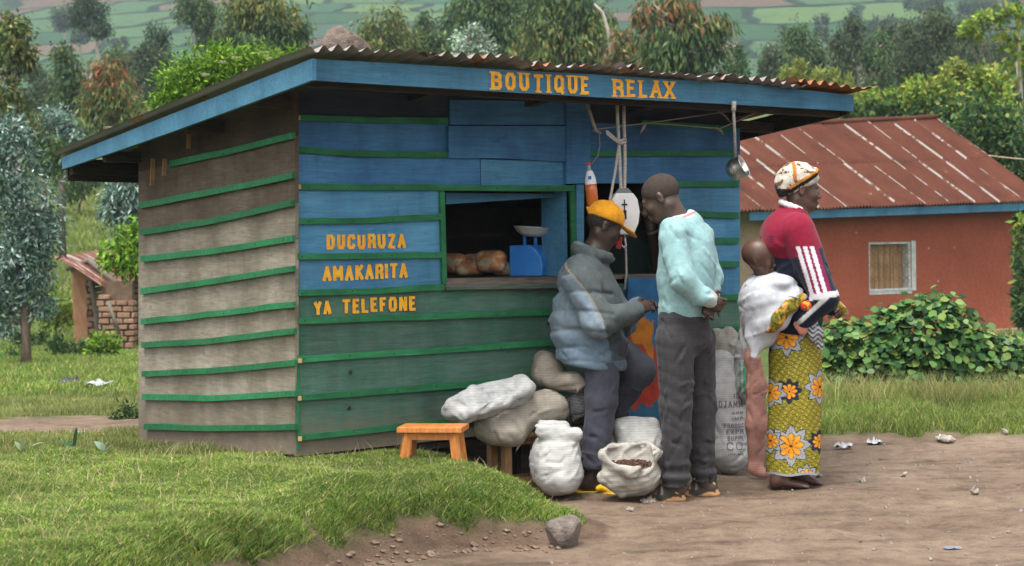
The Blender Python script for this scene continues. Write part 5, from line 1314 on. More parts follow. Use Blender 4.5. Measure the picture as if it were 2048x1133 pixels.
sack('crumpled white sack lying topmost across the long beige sack', [('c', 930, 822, 1030, 790, 26, 27, 9.42, 9.6, (1, 1, 1)), (908, 822, 26, 22, 9.42, 0.09, 0), (1045, 778, 22, 24, 9.6, 0.08, 0.3), ('c', 900, 806, 945, 783, 10, 11, 9.46, 9.5, (1, 1, 1)), ('c', 945, 783, 1045, 759, 11, 10, 9.5, 9.62, (1, 1, 1)), ('c', 900, 812, 930, 828, 12, 12, 9.36, 9.34, (1, 1, 1)), ('c', 930, 828, 1010, 802, 12, 12, 9.33, 9.42, (1, 1, 1)), ('c', 1010, 802, 1060, 775, 12, 12, 9.43, 9.55, (1, 1, 1))], 0.007, WHT, (0.008, 34, (1, 1, 1.6)), 1,
     slits((935, 803, 985, 788, 13, 9.38), (985, 788, 1030, 774, 9, 9.48), (950, 818, 1000, 806, 3, 9.30)), k=.02, ripple2=(0.003, 90, (1, 1, 1.5)))
sack('long beige sack slung across the wooden bench', [('c', 985, 852, 1090, 815, 36, 36, 9.55, 9.7, (1, 1, 1)), (1010, 862, 46, 32, 9.55, 0.13, 0.25), (1110, 815, 30, 28, 9.72, 0.10, -0.4)], 0.007, BEI, (0.005, 40, (0.5, 1, 2)), 2, ripple2=(0.0025, 110, (0.3, 0.5, 2)))
sack('brown grey sack with twisted neck leaning on the wall behind the boy', [(1095, 742, 30, 34, 9.85, 0.10, 0), ('c', 1085, 715, 1096, 745, 12, 30, 9.88, 9.85, (1, 1, 1)), (1125, 763, 44, 18, 9.75, 0.10, 0), (1152, 765, 20, 18, 9.72, 0.07, 0)], 0.007, TAN_, (0.008, 34, (1, 1, 1)), 3, slits((1075, 757, 1130, 752, 3, 9.65), (1105, 770, 1112, 755, 2, 9.65)))
s4 = sack('plump white sack with folded top standing before the bench', [(1112, 930, 52, 58, 9.52, 0.15, 0), (1112, 900, 46, 40, 9.54, 0.13, 0), (1120, 955, 46, 36, 9.50, 0.14, 0), ('c', 1085, 862, 1150, 870, 15, 17, 9.46, 9.48, (1, 0.8, 1)), ('c', 1082, 848, 1130, 850, 8, 8, 9.52, 9.52, (1, 1.4, 1))], 0.007, (0.57, 0.57, 0.54), (0.006, 30, (1.2, 1, 1)), 4,
     slits((1078, 884, 1160, 890, 3, 9.36), (1078, 925, 1100, 905, 2, 9.40)), k=0.03, ripple2=(0.0022, 120, (0.3, 0.3, 2)))
def open_mouth(f):
    f.ell(wpt(1262, 905, 9.36), (0.118, 0.118, 0.105), 0.02, mode='sub')
s5 = sack('open sack of brown beans with rolled rim at the boy\'s feet', [(1262, 950, 60, 44, 9.42, 0.145, 0), (1258, 925, 54, 42, 9.40, 0.14, 0), ('c', 1215, 955, 1245, 982, 20, 14, 9.36, 9.35, (1, 1, 1)), ('c', 1208, 912, 1262, 944, 12, 13, 9.36, 9.26, (1, 1, 1)), ('c', 1262, 944, 1312, 908, 13, 11, 9.26, 9.36, (1, 1, 1)), ('c', 1208, 908, 1225, 893, 10, 7, 9.38, 9.48, (1, 1, 1)), ('c', 1312, 905, 1295, 890, 10, 7, 9.38, 9.48, (1, 1, 1)), ('c', 1225, 893, 1295, 890, 7, 7, 9.5, 9.5, (1, 1, 1))], 0.006, (0.43, 0.405, 0.35), (0.004, 45, (1, 1, 1)), 5, open_mouth, k=0.02, ripple2=(0.002, 120, (1, 1, 1)))
r_ = random.Random(5); mb = MB()
bc = wpt(1262, 925, 9.36)
for _ in range(260):
    a, q = r_.uniform(0, 6.28), math.sqrt(r_.random()) * 0.10; p = bc + np.array([q * math.cos(a), q * math.sin(a), 0.02 * r_.random() - 0.006 + 0.01 * (1 - q * 10) - 0.012])
    mb.box(p, (0.014, 0.009, 0.008), Matrix.Rotation(r_.uniform(0, 3), 3, 'Z'))
M['beans'] = mat_noise('brown_beans', (0.05, 0.03, 0.022), (0.16, 0.085, 0.055), 60, 0.5)
tag(mb.build('beans', M['beans']), 'loose brown beans inside the open sack', 'beans', kind='stuff')
sack('white sack slumped behind the open bean sack', [(1272, 868, 48, 30, 9.78, 0.11, 0.1), (1285, 890, 46, 30, 9.74, 0.11, 0), ('c', 1240, 850, 1305, 848, 12, 12, 9.75, 9.78, (1, 1, 1))], 0.007, (0.53, 0.53, 0.50), (0.006, 34, (1, 1, 1)), 6, slits((1240, 872, 1312, 868, 3, 9.62)))
s7 = sack('tall printed white sack standing behind the man in the pale blue sweatshirt', [(1455, 850, 42, 92, 10.5, 0.13, 0.0), (1450, 780, 40, 70, 10.5, 0.11, 0.03), (1460, 905, 38, 40, 10.48, 0.13, 0), ('c', 1438, 715, 1480, 745, 14, 14, 10.5, 10.5, (1, 1, 1))], 0.008, (0.52, 0.52, 0.51), (0.006, 24, (1, 1, 1)), 7, slits((1430, 735, 1475, 760, 4, 10.36)), ripple2=(0.002, 110, (0.3, 0.3, 2)))
sack('tan sack with open mouth behind the tall printed sack', [(1450, 700, 24, 46, 10.66, 0.09, 0.35), ('c', 1432, 668, 1440, 700, 11, 20, 10.66, 10.66, (1, 1, 1))], 0.008, (0.46, 0.43, 0.36), (0.007, 34, (1, 1, 1)), 8)
def greenprint(V):
    c = np.tile(np.array((0.48, 0.48, 0.47)), (len(V), 1)); a = wpt(1478, 722, 10.38); b = wpt(1500, 785, 10.38)
    m = (V[:, 0] > a[0]) & (V[:, 0] < b[0]) & (V[:, 2] < a[2]) & (V[:, 2] > b[2]); st = np.sin(V[:, 0] * 190) > -0.35
    c[m & st] = (0.10, 0.36, 0.21); return c
sack('white bag with green print between the printed sack and the woman', [(1487, 720, 17, 66, 10.42, 0.07, 0.05), (1490, 770, 15, 40, 10.42, 0.07, 0)], 0.006, WHT, (0.006, 40, (1, 1, 0.6)), 9, colfn=greenprint)
sack('tall narrow salmon pink sack standing behind the woman', [('c', 1511, 775, 1513, 850, 19, 21, 10.22, 10.2, (1, 1, 1)), ('c', 1513, 850, 1512, 925, 21, 15, 10.2, 10.2, (1, 1, 1)), ('c', 1505, 718, 1514, 770, 15, 20, 10.22, 10.22, (1, .8, 1)), ('c', 1498, 700, 1506, 720, 9, 14, 10.22, 10.22, (1, .8, 1)), ('c', 1510, 940, 1530, 948, 13, 9, 10.18, 10.15, (1, 1, .9))], 0.006, (0.56, 0.285, 0.225), (0.004, 34, (1.6, 1, 0.5)), 10, k=0.03, fa=.45, sub=lambda f: f.cap(wpt(1494, 812, 10.1), wpt(1532, 806, 10.1), 0.010, 0.010, 0.012, mode='sub'), ripple2=(0.0025, 80, (1, 1, 1)))
def stripes(V):
    c = np.tile(np.array((0.34, 0.34, 0.35)), (len(V), 1)); c[np.sin((V[:, 2] + 0.2 * V[:, 0]) * 420) > 0.3] = (0.55, 0.55, 0.55); return c
sack('grey finely striped sack behind the boy\'s trousers', [(1155, 806, 26, 34, 9.86, 0.07, 0.3)], 0.006, GRY, (0.004, 40, (1, 1, 1)), 11, colfn=stripes)

# printed words on the tall sack, laid on its own surface
def on_surface(obj, text, p0, p1, hpx, stroke, mat, Y, name='print', gap=.25, seed=1):
    dg = obj.data; V = np.empty(len(dg.vertices) * 3, np.float32); dg.vertices.foreach_get('co', V); V = V.reshape(-1, 3) + np.array(obj.location)
    bv = BVHTree.FromPolygons([tuple(v) for v in V], [tuple(p.vertices) for p in dg.polygons])
    a, b = at(*p0, Y), at(*p1, Y); W = (b - a).length; H = hpx / ppm(Y); mb = MB(); k = 0
    for q in word_quads(text, W, H, stroke, gap, False, seed):
        n = 3; vs = []
        for i in range(n + 1):
            for e in (0, 1):
                c0_, c1_ = (q[0], q[3]) if e == 0 else (q[1], q[2]); c = c0_.lerp(c1_, i / n)
                P = a.lerp(b, c.x / W) + Vector((0, 0, c.y)); d = Vector((0, 1, 0))
                h = bv.ray_cast(Vector((P.x, Y - 1.0, P.z)), d, 2.0)
                vs.append((h[0] if h[0] is not None else P) + Vector((0, -0.0025 - 0.0001 * k, 0)))
        mb.add([v - Vector(obj.location) for v in vs], [(2 * i, 2 * i + 1, 2 * i + 3, 2 * i + 2) for i in range(n)]); k = (k + 1) % 12
    return mb.build(name, mat, obj)
M['ink'] = mat_noise('faded_dark_print', (0.09, 0.095, 0.11), (0.19, 0.19, 0.21), 40, 0.8, bstr=0)
for t, x0, x1, y, h, st in (('IQU', 1467, 1488, 798, 11, .006), ('DJAMM', 1437, 1487, 816, 14, .0065), ('AMM', 1464, 1487, 830, 7, .004), ('IMP', 1464, 1487, 841, 7, .004),
                            ('PRODUC', 1447, 1489, 856, 9, .005), ('EXPR', 1452, 1488, 869, 10, .005), ('SUPPL', 1454, 1489, 882, 10, .005), ('CO', 1452, 1486, 900, 16, .0055), ('IMPAM', 1455, 1487, 911, 5, .003)):
    on_surface(s7, t, (x0, y), (x1, y), h, st, M['ink'], 10.38)

# stool
def furniture(name, label, P, yaw, seat, h, mat, splay=0.03, legw=0.03, cat='stool', thick=0.028, apron=0.035, low=None, z0=None):
    zt = P[2]; r = empty(name, (P[0], P[1], gz1(P[0], P[1])), yaw); tag(r, label, cat); zz = zt - r.location.z
    MB().box((0, 0, zz - thick / 2), (seat[0], seat[1], thick)).build('seat', mat, r, bevel=0.004)
    lx, ly = seat[0] / 2 - 0.045, seat[1] / 2 - 0.035
    for sx_ in (-1, 1):
        for sy_ in (-1, 1):
            MB().bar((sx_ * lx, sy_ * ly, zz - thick), (sx_ * (lx + splay), sy_ * (ly + splay * .6), -0.05), legw, legw).build('leg', mat, r, bevel=0.003)
    for sy_ in (-1, 1):
        MB().box((0, sy_ * ly, zz - thick - apron / 2), (2 * lx - legw * .6, 0.016, apron)).build('apron', mat, r)
        if low: MB().box((0, sy_ * (ly + splay * .4), low), (2 * lx, 0.02, 0.03)).build('stretcher', mat, r)
    for sx_ in (-1, 1): MB().box((sx_ * lx, 0, zz - thick - apron / 2), (0.016, 2 * ly - legw * .6, apron)).build('apron', mat, r)
    return r
p = at(866, 851, 9.10)
furniture('stool', 'small low orange wooden stool on the grass by the shop front', (p.x, p.y, p.z), math.radians(-9), (0.315, 0.20), 0.2, M['orange_wood'], 0.02, 0.036)
p = at(1030, 862, 9.68)
furniture('bench', 'rough brown wooden bench under the beige sack', (p.x + 0.03, p.y + 0.02, p.z), KTH, (0.36, 0.2), 0.3, M['bench_wood'], 0.0, 0.042, 'bench', low=0.08)

# counter goods
zt_ = zc + 0.0
def on_counter(px, py): return atz(px, py, zt_)
p = on_counter(1055, 553)
sc_ = empty('counter_scale', (p.x + 0.02, p.y + 0.09, zt_), math.radians(-26)); tag(sc_, 'blue counter scale with white enamel pan in the window', 'scale')
M['scale_blue'] = mat_noise('bright_blue_enamel', (0.028, 0.21, 0.62), (0.045, 0.27, 0.72), 9, 0.4, bstr=0.05, spec=0.5)
M['scale_dark'] = mat_noise('dark_blue_panel', (0.02, 0.10, 0.34), (0.03, 0.13, 0.40), 9, 0.45, bstr=0.05, spec=0.5)
M['enamel'] = mat_noise('white_enamel', (0.62, 0.60, 0.54), (0.74, 0.72, 0.66), 9, 0.3, bstr=0.05, spec=0.6)
M['steel'] = mat_noise('bright_steel', (0.70, 0.70, 0.69), (0.85, 0.85, 0.83), 9, 0.34, bstr=0.1, metal=1.0)
f = Field((-0.14, -0.11, -0.02), (0.15, 0.11, 0.21), 0.005)
h_ = 0.168
body = MB()
prof = [(-0.095, 0), (-0.09, h_), (0.03, h_), (0.06, h_ - 0.02), (0.095, 0.10), (0.105, 0.05), (0.10, 0)]
nv = len(prof); vs = [(x, -0.075, z) for x, z in prof] + [(x, 0.075, z) for x, z in prof]
body.add(vs, [tuple(range(nv))[::-1], tuple(range(nv, 2 * nv))] + [(i, (i + 1) % nv, nv + (i + 1) % nv, nv + i) for i in range(nv)])
body.build('body', M['scale_blue'], sc_, bevel=0.006)
MB().box((-0.0945, 0, h_ / 2), (0.006, 0.13, h_ * 0.94)).build('dial_panel', M['scale_dark'], sc_)
mk = MB()
for q in ((-0.03, 0.14), (0.03, 0.14), (0.0, 0.085), (0.02, 0.03)): mk.box((-0.099, q[0], q[1]), (0.003, 0.02, 0.006))
mk.build('dial_marks', M['enamel'], sc_)['kind'] = 'stuff'
for q in (-0.035, 0.03): MB().tube([(q, 0, h_ - 0.01), (q, 0, h_ + 0.055)], 0.010, 8).build('post', M['scale_blue'], sc_, True)
MB().lathe([(0.0, h_ + 0.045), (0.05, h_ + 0.048), (0.088, h_ + 0.068), (0.110, h_ + 0.098), (0.114, h_ + 0.100), (0.107, h_ + 0.096), (0.085, h_ + 0.075), (0.05, h_ + 0.056), (0.0, h_ + 0.052)], (0, 0, 0.0), 32, Matrix.Rotation(math.radians(4), 3, 'Y')).build('pan', M['enamel'], sc_, True)
# loaves
M['bagfilm'], _n, _l, _b = new_mat('clear_bag_film', 0.12, 0.8); _b.inputs['Base Color'].default_value = (.9, .9, .9, 1)
_t = _n.new('ShaderNodeBsdfTransparent'); _ms = _n.new('ShaderNodeMixShader'); _ms.inputs[0].default_value = 0.07
_l.new(_t.outputs[0], _ms.inputs[1]); _l.new(_b.outputs[0], _ms.inputs[2]); _l.new(_ms.outputs[0], _n['Material Output'].inputs['Surface'])
def breadcol(seed):
    def fn(V):
        r = np.random.default_rng(seed); n = wob(V[:, 0] * 22, V[:, 2] * 22, 1, 0, 6); c = np.array((0.85, 0.33, 0.09)) * (1 + 0.35 * n)[:, None]
        c = np.where((n > 0.1)[:, None], np.array((0.92, 0.72, 0.44)), c); w = wob(V[:, 0] * 60, V[:, 2] * 45 + seed, 1, 1, 7) > 0.72; c[w] = (0.86, 0.82, 0.76); return c  # near-white patches painted as highlights on the wrapping
    return fn
for k, (px, py, rx, ry, dy, lab, tl) in enumerate(((905, 528, 24, 26, 0.03, 'reddish brown wrapped loaf at the left end of the counter', 0.3), (938, 535, 26, 17, 0.04, 'dark wrapped loaf lying in front of the other loaves', -0.1),
        (950, 515, 26, 24, 0.12, 'pale topped loaf at the back of the heap', 0.4), (982, 527, 30, 30, 0.03, 'large golden wrapped loaf nearest the scale', 0.35), (1006, 537, 14, 14, 0.12, 'small dark loaf tucked behind the scale', 0.0))):
    b = on_counter(px, 553); Y = b.y + dy; c = np.array(at(px, py, Y)); s = 1 / ppm(Y)
    r = np.array([rx * s, 0.055, ry * s]); c[2] = zt_ + r[2] * 0.95
    def lf(g):
        fl = Field(c - r - 0.05, c + r + 0.06, 0.0045); ax = Vector((math.cos(tl * 2.2), -abs(math.sin(tl * 2.2)), 0)); a_ = np.array(ax) * r[0] * .55; q = min(r[2] * 1.12, 0.062)
        fl.cap(c - a_ + (0, 0, -r[2] * .25), c + a_ + (0, 0, -r[2] * .25), q * .78 + g, q * .74 + g, .02, (1, 1, .8)); fl.cap(c - a_ * 1.1 + (0, 0, r[2] * .3), c + a_ * 1.1 + (0, 0, r[2] * .3), q * .82 + g, q * .80 + g, .02, (1, 1, .75))
        return fl, np.array(ax)
    fl, ax = lf(0); fl.ripple(0.0015, 90, k); fl.plane((0, 0, zt_ + 0.001), (0, 0, -1))
    base = c - np.array([0, 0, 1]) * (c[2] - zt_); o = empty('wrapped_loaf', base); tag(o, lab, 'loaf', 'wrapped loaves on the counter')
    fl.build('loaf', M['bread'], o, breadcol(k), off=base)
    fl, ax = lf(0.005); e = c + ax * (r[0] * .55 + min(r[2], .05) * .9); fl.cap(e, e + ax * .03 + np.array([0, -.02, -.005]), .016, .007, .02); fl.cap(e + ax * .03 + np.array([0, -.02, -.005]), e + ax * .045 + np.array([0, -.035, .0]), .007, .02, .01, (.5, 1, 1))
    fl.folds(.004, .03, (ax[0], ax[1], .5), 30 + k, 2.0, sharp=.7); fl.creases(14, 40 + k, (.03, .07), .004, add=.6); fl.plane((0, 0, zt_ + 0.001), (0, 0, -1))
    fl.build('plastic_bag', M['bagfilm'], o, off=base, relax=0)
mb = MB()   # glinting goods on the dark shelf
r_ = random.Random(2)
for k, (fx, h) in enumerate(((0.5, .12), (0.72, .16), (0.9, .11), (1.15, .15), (1.35, .12))):
    q = Vector((fx, 1.08, zc + 0.23)); o = empty('jar', KM @ q); tag(o, ('squat dim jar', 'tall dim bottle', 'small dim tin', 'tall dim jar', 'dim tin')[k] + (' leftmost on the dark shelf', ' second on the dark shelf', ' in the middle of the dark shelf', ' right of the middle tin on the shelf', ' rightmost on the dark shelf')[k], 'jar', 'goods on the dark inside shelf')
    MB().lathe([(0.0, 0), (0.035, 0), (0.038, h * .7), (0.022, h * .85), (0.022, h), (0, h)], (0, 0, 0), 12).build('glass', M['steel'] if k % 2 else M['enamel'], o, True)
    MB().lathe([(0.025, h), (0.025, h + .015), (0, h + .015)], (0, 0, 0), 12).build('lid', M['scale_dark'], o)

# hanging scale on its rope
RP = -0.33
M['string'] = mat_plain('dusty_string', (0.23, 0.20, 0.16), 0.9)
def kw(px, py, yl): return KM @ kfront(px, py, yl)
M['rope'] = mat_noise('dirty_white_rope', (0.34, 0.31, 0.27), (0.52, 0.49, 0.44), 30, 0.95, (1, 1, 6), 0.6, 0.004)
ps = [kw(1234, 190, RP), kw(1235, 240, RP), kw(1238, 290, RP), kw(1240, 340, RP), kw(1242, 380, RP), kw(1244, 389, RP), kw(1247, 389, RP), kw(1249, 375, RP), kw(1250, 320, RP), kw(1248, 250, RP), kw(1247, 190, RP)]
rp = empty('scale_rope', kw(1240, 200, RP)); tag(rp, 'doubled white rope with knot holding up the dial scale', 'rope')
def to_l(pts, o): return [p - o.location for p in pts]
MB().tube(to_l(ps, rp), 0.0095, 8).build('loop', M['rope'], rp, True)
MB().tube(to_l([kw(1238, 285, RP - .01), kw(1229, 276, RP - .02), kw(1216, 264, RP - .02), kw(1213, 262, RP - .02), kw(1214, 268, RP - .02), kw(1228, 280, RP - .02), kw(1240, 288, RP - .015)], rp), 0.006, 7).build('bow', M['rope'], rp, True)
MB().tube(to_l([kw(1233, 276, RP - .012), kw(1240, 283, RP - .022), kw(1250, 277, RP - .014), kw(1252, 283, RP - .0), kw(1243, 287, RP - .02), kw(1234, 284, RP - .012)], rp), 0.008, 7).build('knot', M['rope'], rp, True)
MB().tube(to_l([kw(1238, 290, RP), kw(1230, 345, RP), kw(1220, 400, RP), kw(1219, 412, RP)], rp), 0.0075, 7).build('loose_end', M['rope'], rp, True)
hs = empty('hanging_scale', kw(1247, 430, RP), math.radians(8)); tag(hs, 'white dial hanging scale with black pointer before the serving hatch', 'scale')
S4 = ppm((hs.location.y))
M['dial'] = mat_noise('white_dial', (0.70, 0.70, 0.67), (0.80, 0.80, 0.77), 9, 0.45, bstr=0.03)
M['cap_grey'] = mat_plain('grey_plastic', (0.17, 0.17, 0.16), 0.6)
M['black'] = mat_plain('black_paint', (0.02, 0.02, 0.02), 0.6)
M['red'] = mat_plain('red_plastic', (0.55, 0.03, 0.025), 0.4, 0.5)
out = [(-18, 43), (18, 43), (27, 30), (31, 5), (28, -18), (18, -40), (-14, -40), (-25, -20), (-29, 5), (-26, 30)]
vs = [(x / S4, -0.035, z / S4) for x, z in out] + [(x / S4, 0.035, z / S4) for x, z in out]; nn = len(out)
MB().add(vs, [tuple(range(nn))[::-1], tuple(range(nn, 2 * nn))] + [(i, (i + 1) % nn, nn + (i + 1) % nn, nn + i) for i in range(nn)]).build('dial_case', M['dial'], hs, bevel=0.008)
MB().add([(-17 / S4, -0.02, 43 / S4), (17 / S4, -0.02, 43 / S4), (17 / S4, 0.02, 43 / S4), (-17 / S4, 0.02, 43 / S4), (-9 / S4, -0.015, 53 / S4), (9 / S4, -0.015, 53 / S4), (9 / S4, 0.015, 53 / S4), (-9 / S4, 0.015, 53 / S4)],
         [(0, 1, 5, 4), (1, 2, 6, 5), (2, 3, 7, 6), (3, 0, 4, 7), (4, 5, 6, 7)]).build('cap', M['cap_grey'], hs)
MB().box((-0.002, -0.0375, 14 / S4), (0.006, 0.003, 32 / S4)).box((-0.002, -0.0385, 20 / S4), (0.030, 0.003, 0.008)).box((0, -0.039, 0), (0.016, 0.003, 18 / S4)).build('pointer', M['black'], hs)
MB().tube([(2 / S4, 0, -40 / S4), (2 / S4, 0, -52 / S4), (5 / S4, 0, -60 / S4), (0, 0, -66 / S4), (-4 / S4, 0, -60 / S4)], 0.004, 6).build('hook', M['steel'], hs, True)
tg = MB().box((0, 0, 0), (0.028, 0.014, 0.062), Matrix.Rotation(0.15, 3, 'Y')).build('red_tag', M['red'], None, bevel=0.004)
tg.location = kw(1238, 486, RP - 0.01); tag(tg, 'small red plastic tag dangling under the dial scale', 'tag')
cd = MB().tube([kw(1250, 472, RP + .01), kw(1252, 510, RP + .02), kw(1253, 545, RP + .02), kw(1249, 580, RP + .02)], 0.006, 6).build('thin_cord', M['rope'], None, True)
tag(cd, 'pale cord hanging straight down below the dial scale', 'cord')

# bottle on its string
bt = empty('bottle', kw(1186, 414, -0.30)); tag(bt, 'glass bottle of orange drink with white label hung in the hatch', 'bottle')
Sb = ppm(bt.location.y); Rb = Matrix.Rotation(math.radians(-5), 3, 'Y')
M['drink'] = mat_noise('orange_drink', (0.48, 0.10, 0.012), (0.60, 0.15, 0.02), 8, 0.15, bstr=0, spec=0.7)
M['label'] = mat_noise('white_label', (0.62, 0.63, 0.66), (0.72, 0.72, 0.74), 8, 0.4, bstr=0)
M['clear'], _n, _l, _b = new_mat('clear_glass', 0.05, 0.5); _b.inputs['Base Color'].default_value = (0.75, 0.85, 0.9, 1); _b.inputs['Transmission Weight'].default_value = 0.85
def bz(py): return (414 - py) / Sb
MB().lathe([(0, bz(414)), (11 / Sb, bz(414)), (12 / Sb, bz(408)), (12 / Sb, bz(380)), (11.6 / Sb, bz(367)), (0, bz(367))], (0, 0, 0), 18, Rb).build('drink', M['drink'], bt, True)
MB().lathe([(11.9 / Sb, bz(369)), (11.2 / Sb, bz(358)), (8.5 / Sb, bz(348)), (6 / Sb, bz(342))], (0, 0, 0), 18, Rb).build('label', M['label'], bt, True)
MB().lathe([(6.2 / Sb, bz(344)), (4.2 / Sb, bz(337)), (3.6 / Sb, bz(330))], (0, 0, 0), 14, Rb).build('neck', M['clear'], bt, True)
MB().lathe([(4.4 / Sb, bz(331)), (4.6 / Sb, bz(327)), (3.8 / Sb, bz(325.5)), (0, bz(325.5))], (0, 0, 0), 12, Rb).build('cap', M['red'], bt)
MB().box(Rb @ Vector((-0.003, -11.4 / Sb, bz(356))), (0.016, 0.003, 0.018), Rb).build('label_mark', M['scale_dark'], bt)
tag(MB().tube([kw(1198, 262, RP), kw(1200, 290, RP), kw(1196, 312, RP), kw(1182, 330, -0.30)], 0.0028, 5).build('string', M['string'], None, True), 'thin tan string from the wire down to the bottle', 'string')

# wire under the eave with knotted scraps
tag(MB().tube([kw(1185, 262, RP), kw(1200, 258, RP), kw(1285, 248, RP), kw(1370, 236, RP - .05), kw(1465, 222, RP - .12), kw(1560, 208, RP - .18)], 0.0032, 5).build('line_wire', M['string'], None, True), 'thin straight wire strung across under the eave', 'wire')
tag(MB().tube([kw(1285, 246, RP), kw(1350, 250, RP), kw(1440, 258, RP - .05), kw(1480, 240, RP - .12), kw(1560, 205, RP - .2)], 0.0032, 5).build('line_wire', M['string'], None, True), 'second sagging string tied under the eave wire', 'wire')
for k, (pts, r0, lab) in enumerate((([(1172, 206), (1180, 226), (1186, 246), (1192, 262), (1204, 268)], 0.010, 'shaggy bundle of fibre at the left end of the wire'),
                                 ([(1292, 246), (1287, 255), (1281, 267)], 0.009, 'short cloth scrap knotted on the middle of the wire'),
                                 ([(1432, 256), (1441, 262), (1447, 270)], 0.009, 'pale scrap knotted near the hanging pot'), ([(1436, 222), (1450, 232), (1460, 244)], 0.006, 'thin pale scrap left of the pot rope'))):
    tag(MB().tube([kw(x, y, RP - 0.01 * k) for x, y in pts], [r0 * .7] + [r0] * (len(pts) - 2) + [r0 * .4], 6).build('knotted_scrap', M['string'], None, True), lab, 'scrap', 'scraps tied to the eave wire')

# hanging pot
PP = -0.50
pt = empty('hanging_pot', kw(1474, 338, PP)); tag(pt, 'shiny metal pot hanging on a white cord at the right eave', 'pot')
Sp = ppm(pt.location.y); Rp = Matrix.Rotation(math.radians(62), 3, 'Y') @ Matrix.Rotation(math.radians(20), 3, 'X')
MB().lathe([(q_[0] * 1.3, q_[1] * 1.3) for q_ in [(0, -0.045), (0.028, -0.040), (0.042, -0.022), (0.046, 0.0), (0.046, 0.030), (0.049, 0.033), (0.043, 0.031), (0.042, 0.0), (0.037, -0.020), (0.025, -0.034), (0, -0.038)]], (0, 0, 0), 28, Rp).build('bowl', M['steel'], pt, True)
MB().tube([Rp @ Vector((0.0, 0.047, 0.02)), Vector((-0.01, 0.0, 0.055)), Vector((-0.012, 0, 0.07))], 0.006, 6).build('handle', M['steel'], pt, True)
rp2 = MB().tube([kw(1468, 203, PP - .13), kw(1467, 222, PP - .13)], 0.013, 8).tube([kw(1467, 222, PP - .12), kw(1469, 260, PP - .06), kw(1471, 320, PP)], 0.008, 8).build('pot_cord', M['rope'], None, True)
tag(rp2, 'thick white cord hanging from the blue fascia to the pot', 'cord')
tag(MB().tube([kw(1471, 312, PP), kw(1465, 330, PP - .02), kw(1464, 348, PP - .04)], 0.004, 6).build('tail_string', M['string'], None, True), 'short string tail in front of the shiny pot', 'string')

# stones and litter
M['stone'] = mat_noise('grey_brown_stone', (0.15, 0.12, 0.10), (0.33, 0.28, 0.24), 14, 0.95, bstr=0.8, bdist=0.015)
M['bankstone'] = mat_noise('dusty_brown_stone', (0.10, 0.082, 0.07), (0.22, 0.18, 0.15), 14, 0.95, bstr=0.9, bdist=0.02)
M['lava'] = mat_noise('porous_brown_stone', (0.085, 0.065, 0.052), (0.20, 0.155, 0.125), 18, 0.95, bstr=1.0, bdist=0.02)
def stone(label, c, r, seed, mat, yaw=0.0, cuts=5, cat='stone', name='stone', rip=0.01, bury=0.0):
    rr = np.random.default_rng(seed); r = np.array(r); fl = Field(-r * 1.3 - 0.02, r * 1.3 + 0.02, max(r) / 16)
    fl.ell((0, 0, 0), r * 1.08, 0.01)
    for _ in range(cuts):
        n = rr.normal(size=3); n /= np.linalg.norm(n); fl.plane(n * r * rr.uniform(0.62, 0.9), n, 0.01)
    fl.ripple(rip, 2.4 / min(r), seed)
    o = fl.build(name, mat, None); o.location = (c[0], c[1], c[2] + r[2] * (1 - bury)); o.rotation_euler = (0, 0, yaw); tag(o, label, cat); return o
p = KM @ Vector((kfront(697, 100, -0.2).x, -0.2, 0)); lz = kfront(697, 108, -0.2)
q = KM @ Vector((lz.x, -0.2, zroof(lz.x, -0.2) + 0.06)); st = stone('porous brown stone weighing down the front of the roof', (q.x, q.y, q.z), (0.125, 0.09, 0.10), 3, M['lava'], 0.5, 6)
yl = KD - 0.05; q = KM @ Vector((-0.12, yl, zroof(-0.12, yl) + 0.03)); stone('flat stone on the low back corner of the roof', (q.x, q.y, q.z), (0.10, 0.09, 0.03), 8, M['lava'], 0.2)
lz = kfront(1556, 158, -0.4); q = KM @ Vector((lz.x, -0.4, zroof(lz.x, -0.4) + 0.03)); stone('small white lump on the right part of the roof', (q.x, q.y, q.z), (0.035, 0.03, 0.018), 9, M['white'], 0, 3)
p = atz(1130, 1088, 0.0); stone('grey stone at the right foot of the grass bank', (p.x, p.y, -0.02), (0.085, 0.07, 0.085), 12, M['bankstone'], 0.3, 6, bury=.25)
GP = 'stones on the dirt at the verge'
for k, (px, py, rx, ry, lab) in enumerate(((1893, 888, 0.055, 0.022, 'pale flat stone at the edge of the verge'), (1809, 954, 0.028, 0.016, 'small pale stone in the middle of the dirt'), (1950, 987, 0.02, 0.02, 'small upright pale stone on the right dirt'),
        (2010, 880, 0.03, 0.022, 'grey stone at the right end of the verge'), (1640, 958, 0.022, 0.014, 'dark pebble in front of the woman'), (1722, 965, 0.03, 0.012, 'dark low stone right of the woman'), (1300, 1004, 0.05, 0.008, 'flat pale stone slab in front of the man'), (1258, 1021, 0.02, 0.007, 'pale flat chip in the dirt before the bean sack'))):
    p = atz(px, py, 0.0); stone(lab, (p.x, p.y, gz1(p.x, p.y) - 0.003), (rx, rx * .8, ry), 30 + k, M['stone'] if 'dark' in lab else M['stone'] if k == 2 else mat_noise('pale_stone', (0.24, 0.205, 0.17), (0.34, 0.30, 0.26), 14, 0.95), 0.3 * k)['group'] = GP
M['film'] = mat_noise('thin_plastic_film', (0.26, 0.27, 0.28), (0.44, 0.45, 0.47), 20, 0.25, bstr=0.3, spec=0.6)
M['bluefilm'] = mat_plain('dusty_blue_plastic', (0.16, 0.19, 0.23), 0.5)
M['blackfilm'] = mat_noise('black_plastic', (0.015, 0.015, 0.018), (0.04, 0.04, 0.045), 20, 0.3, bstr=0.4, spec=0.6)
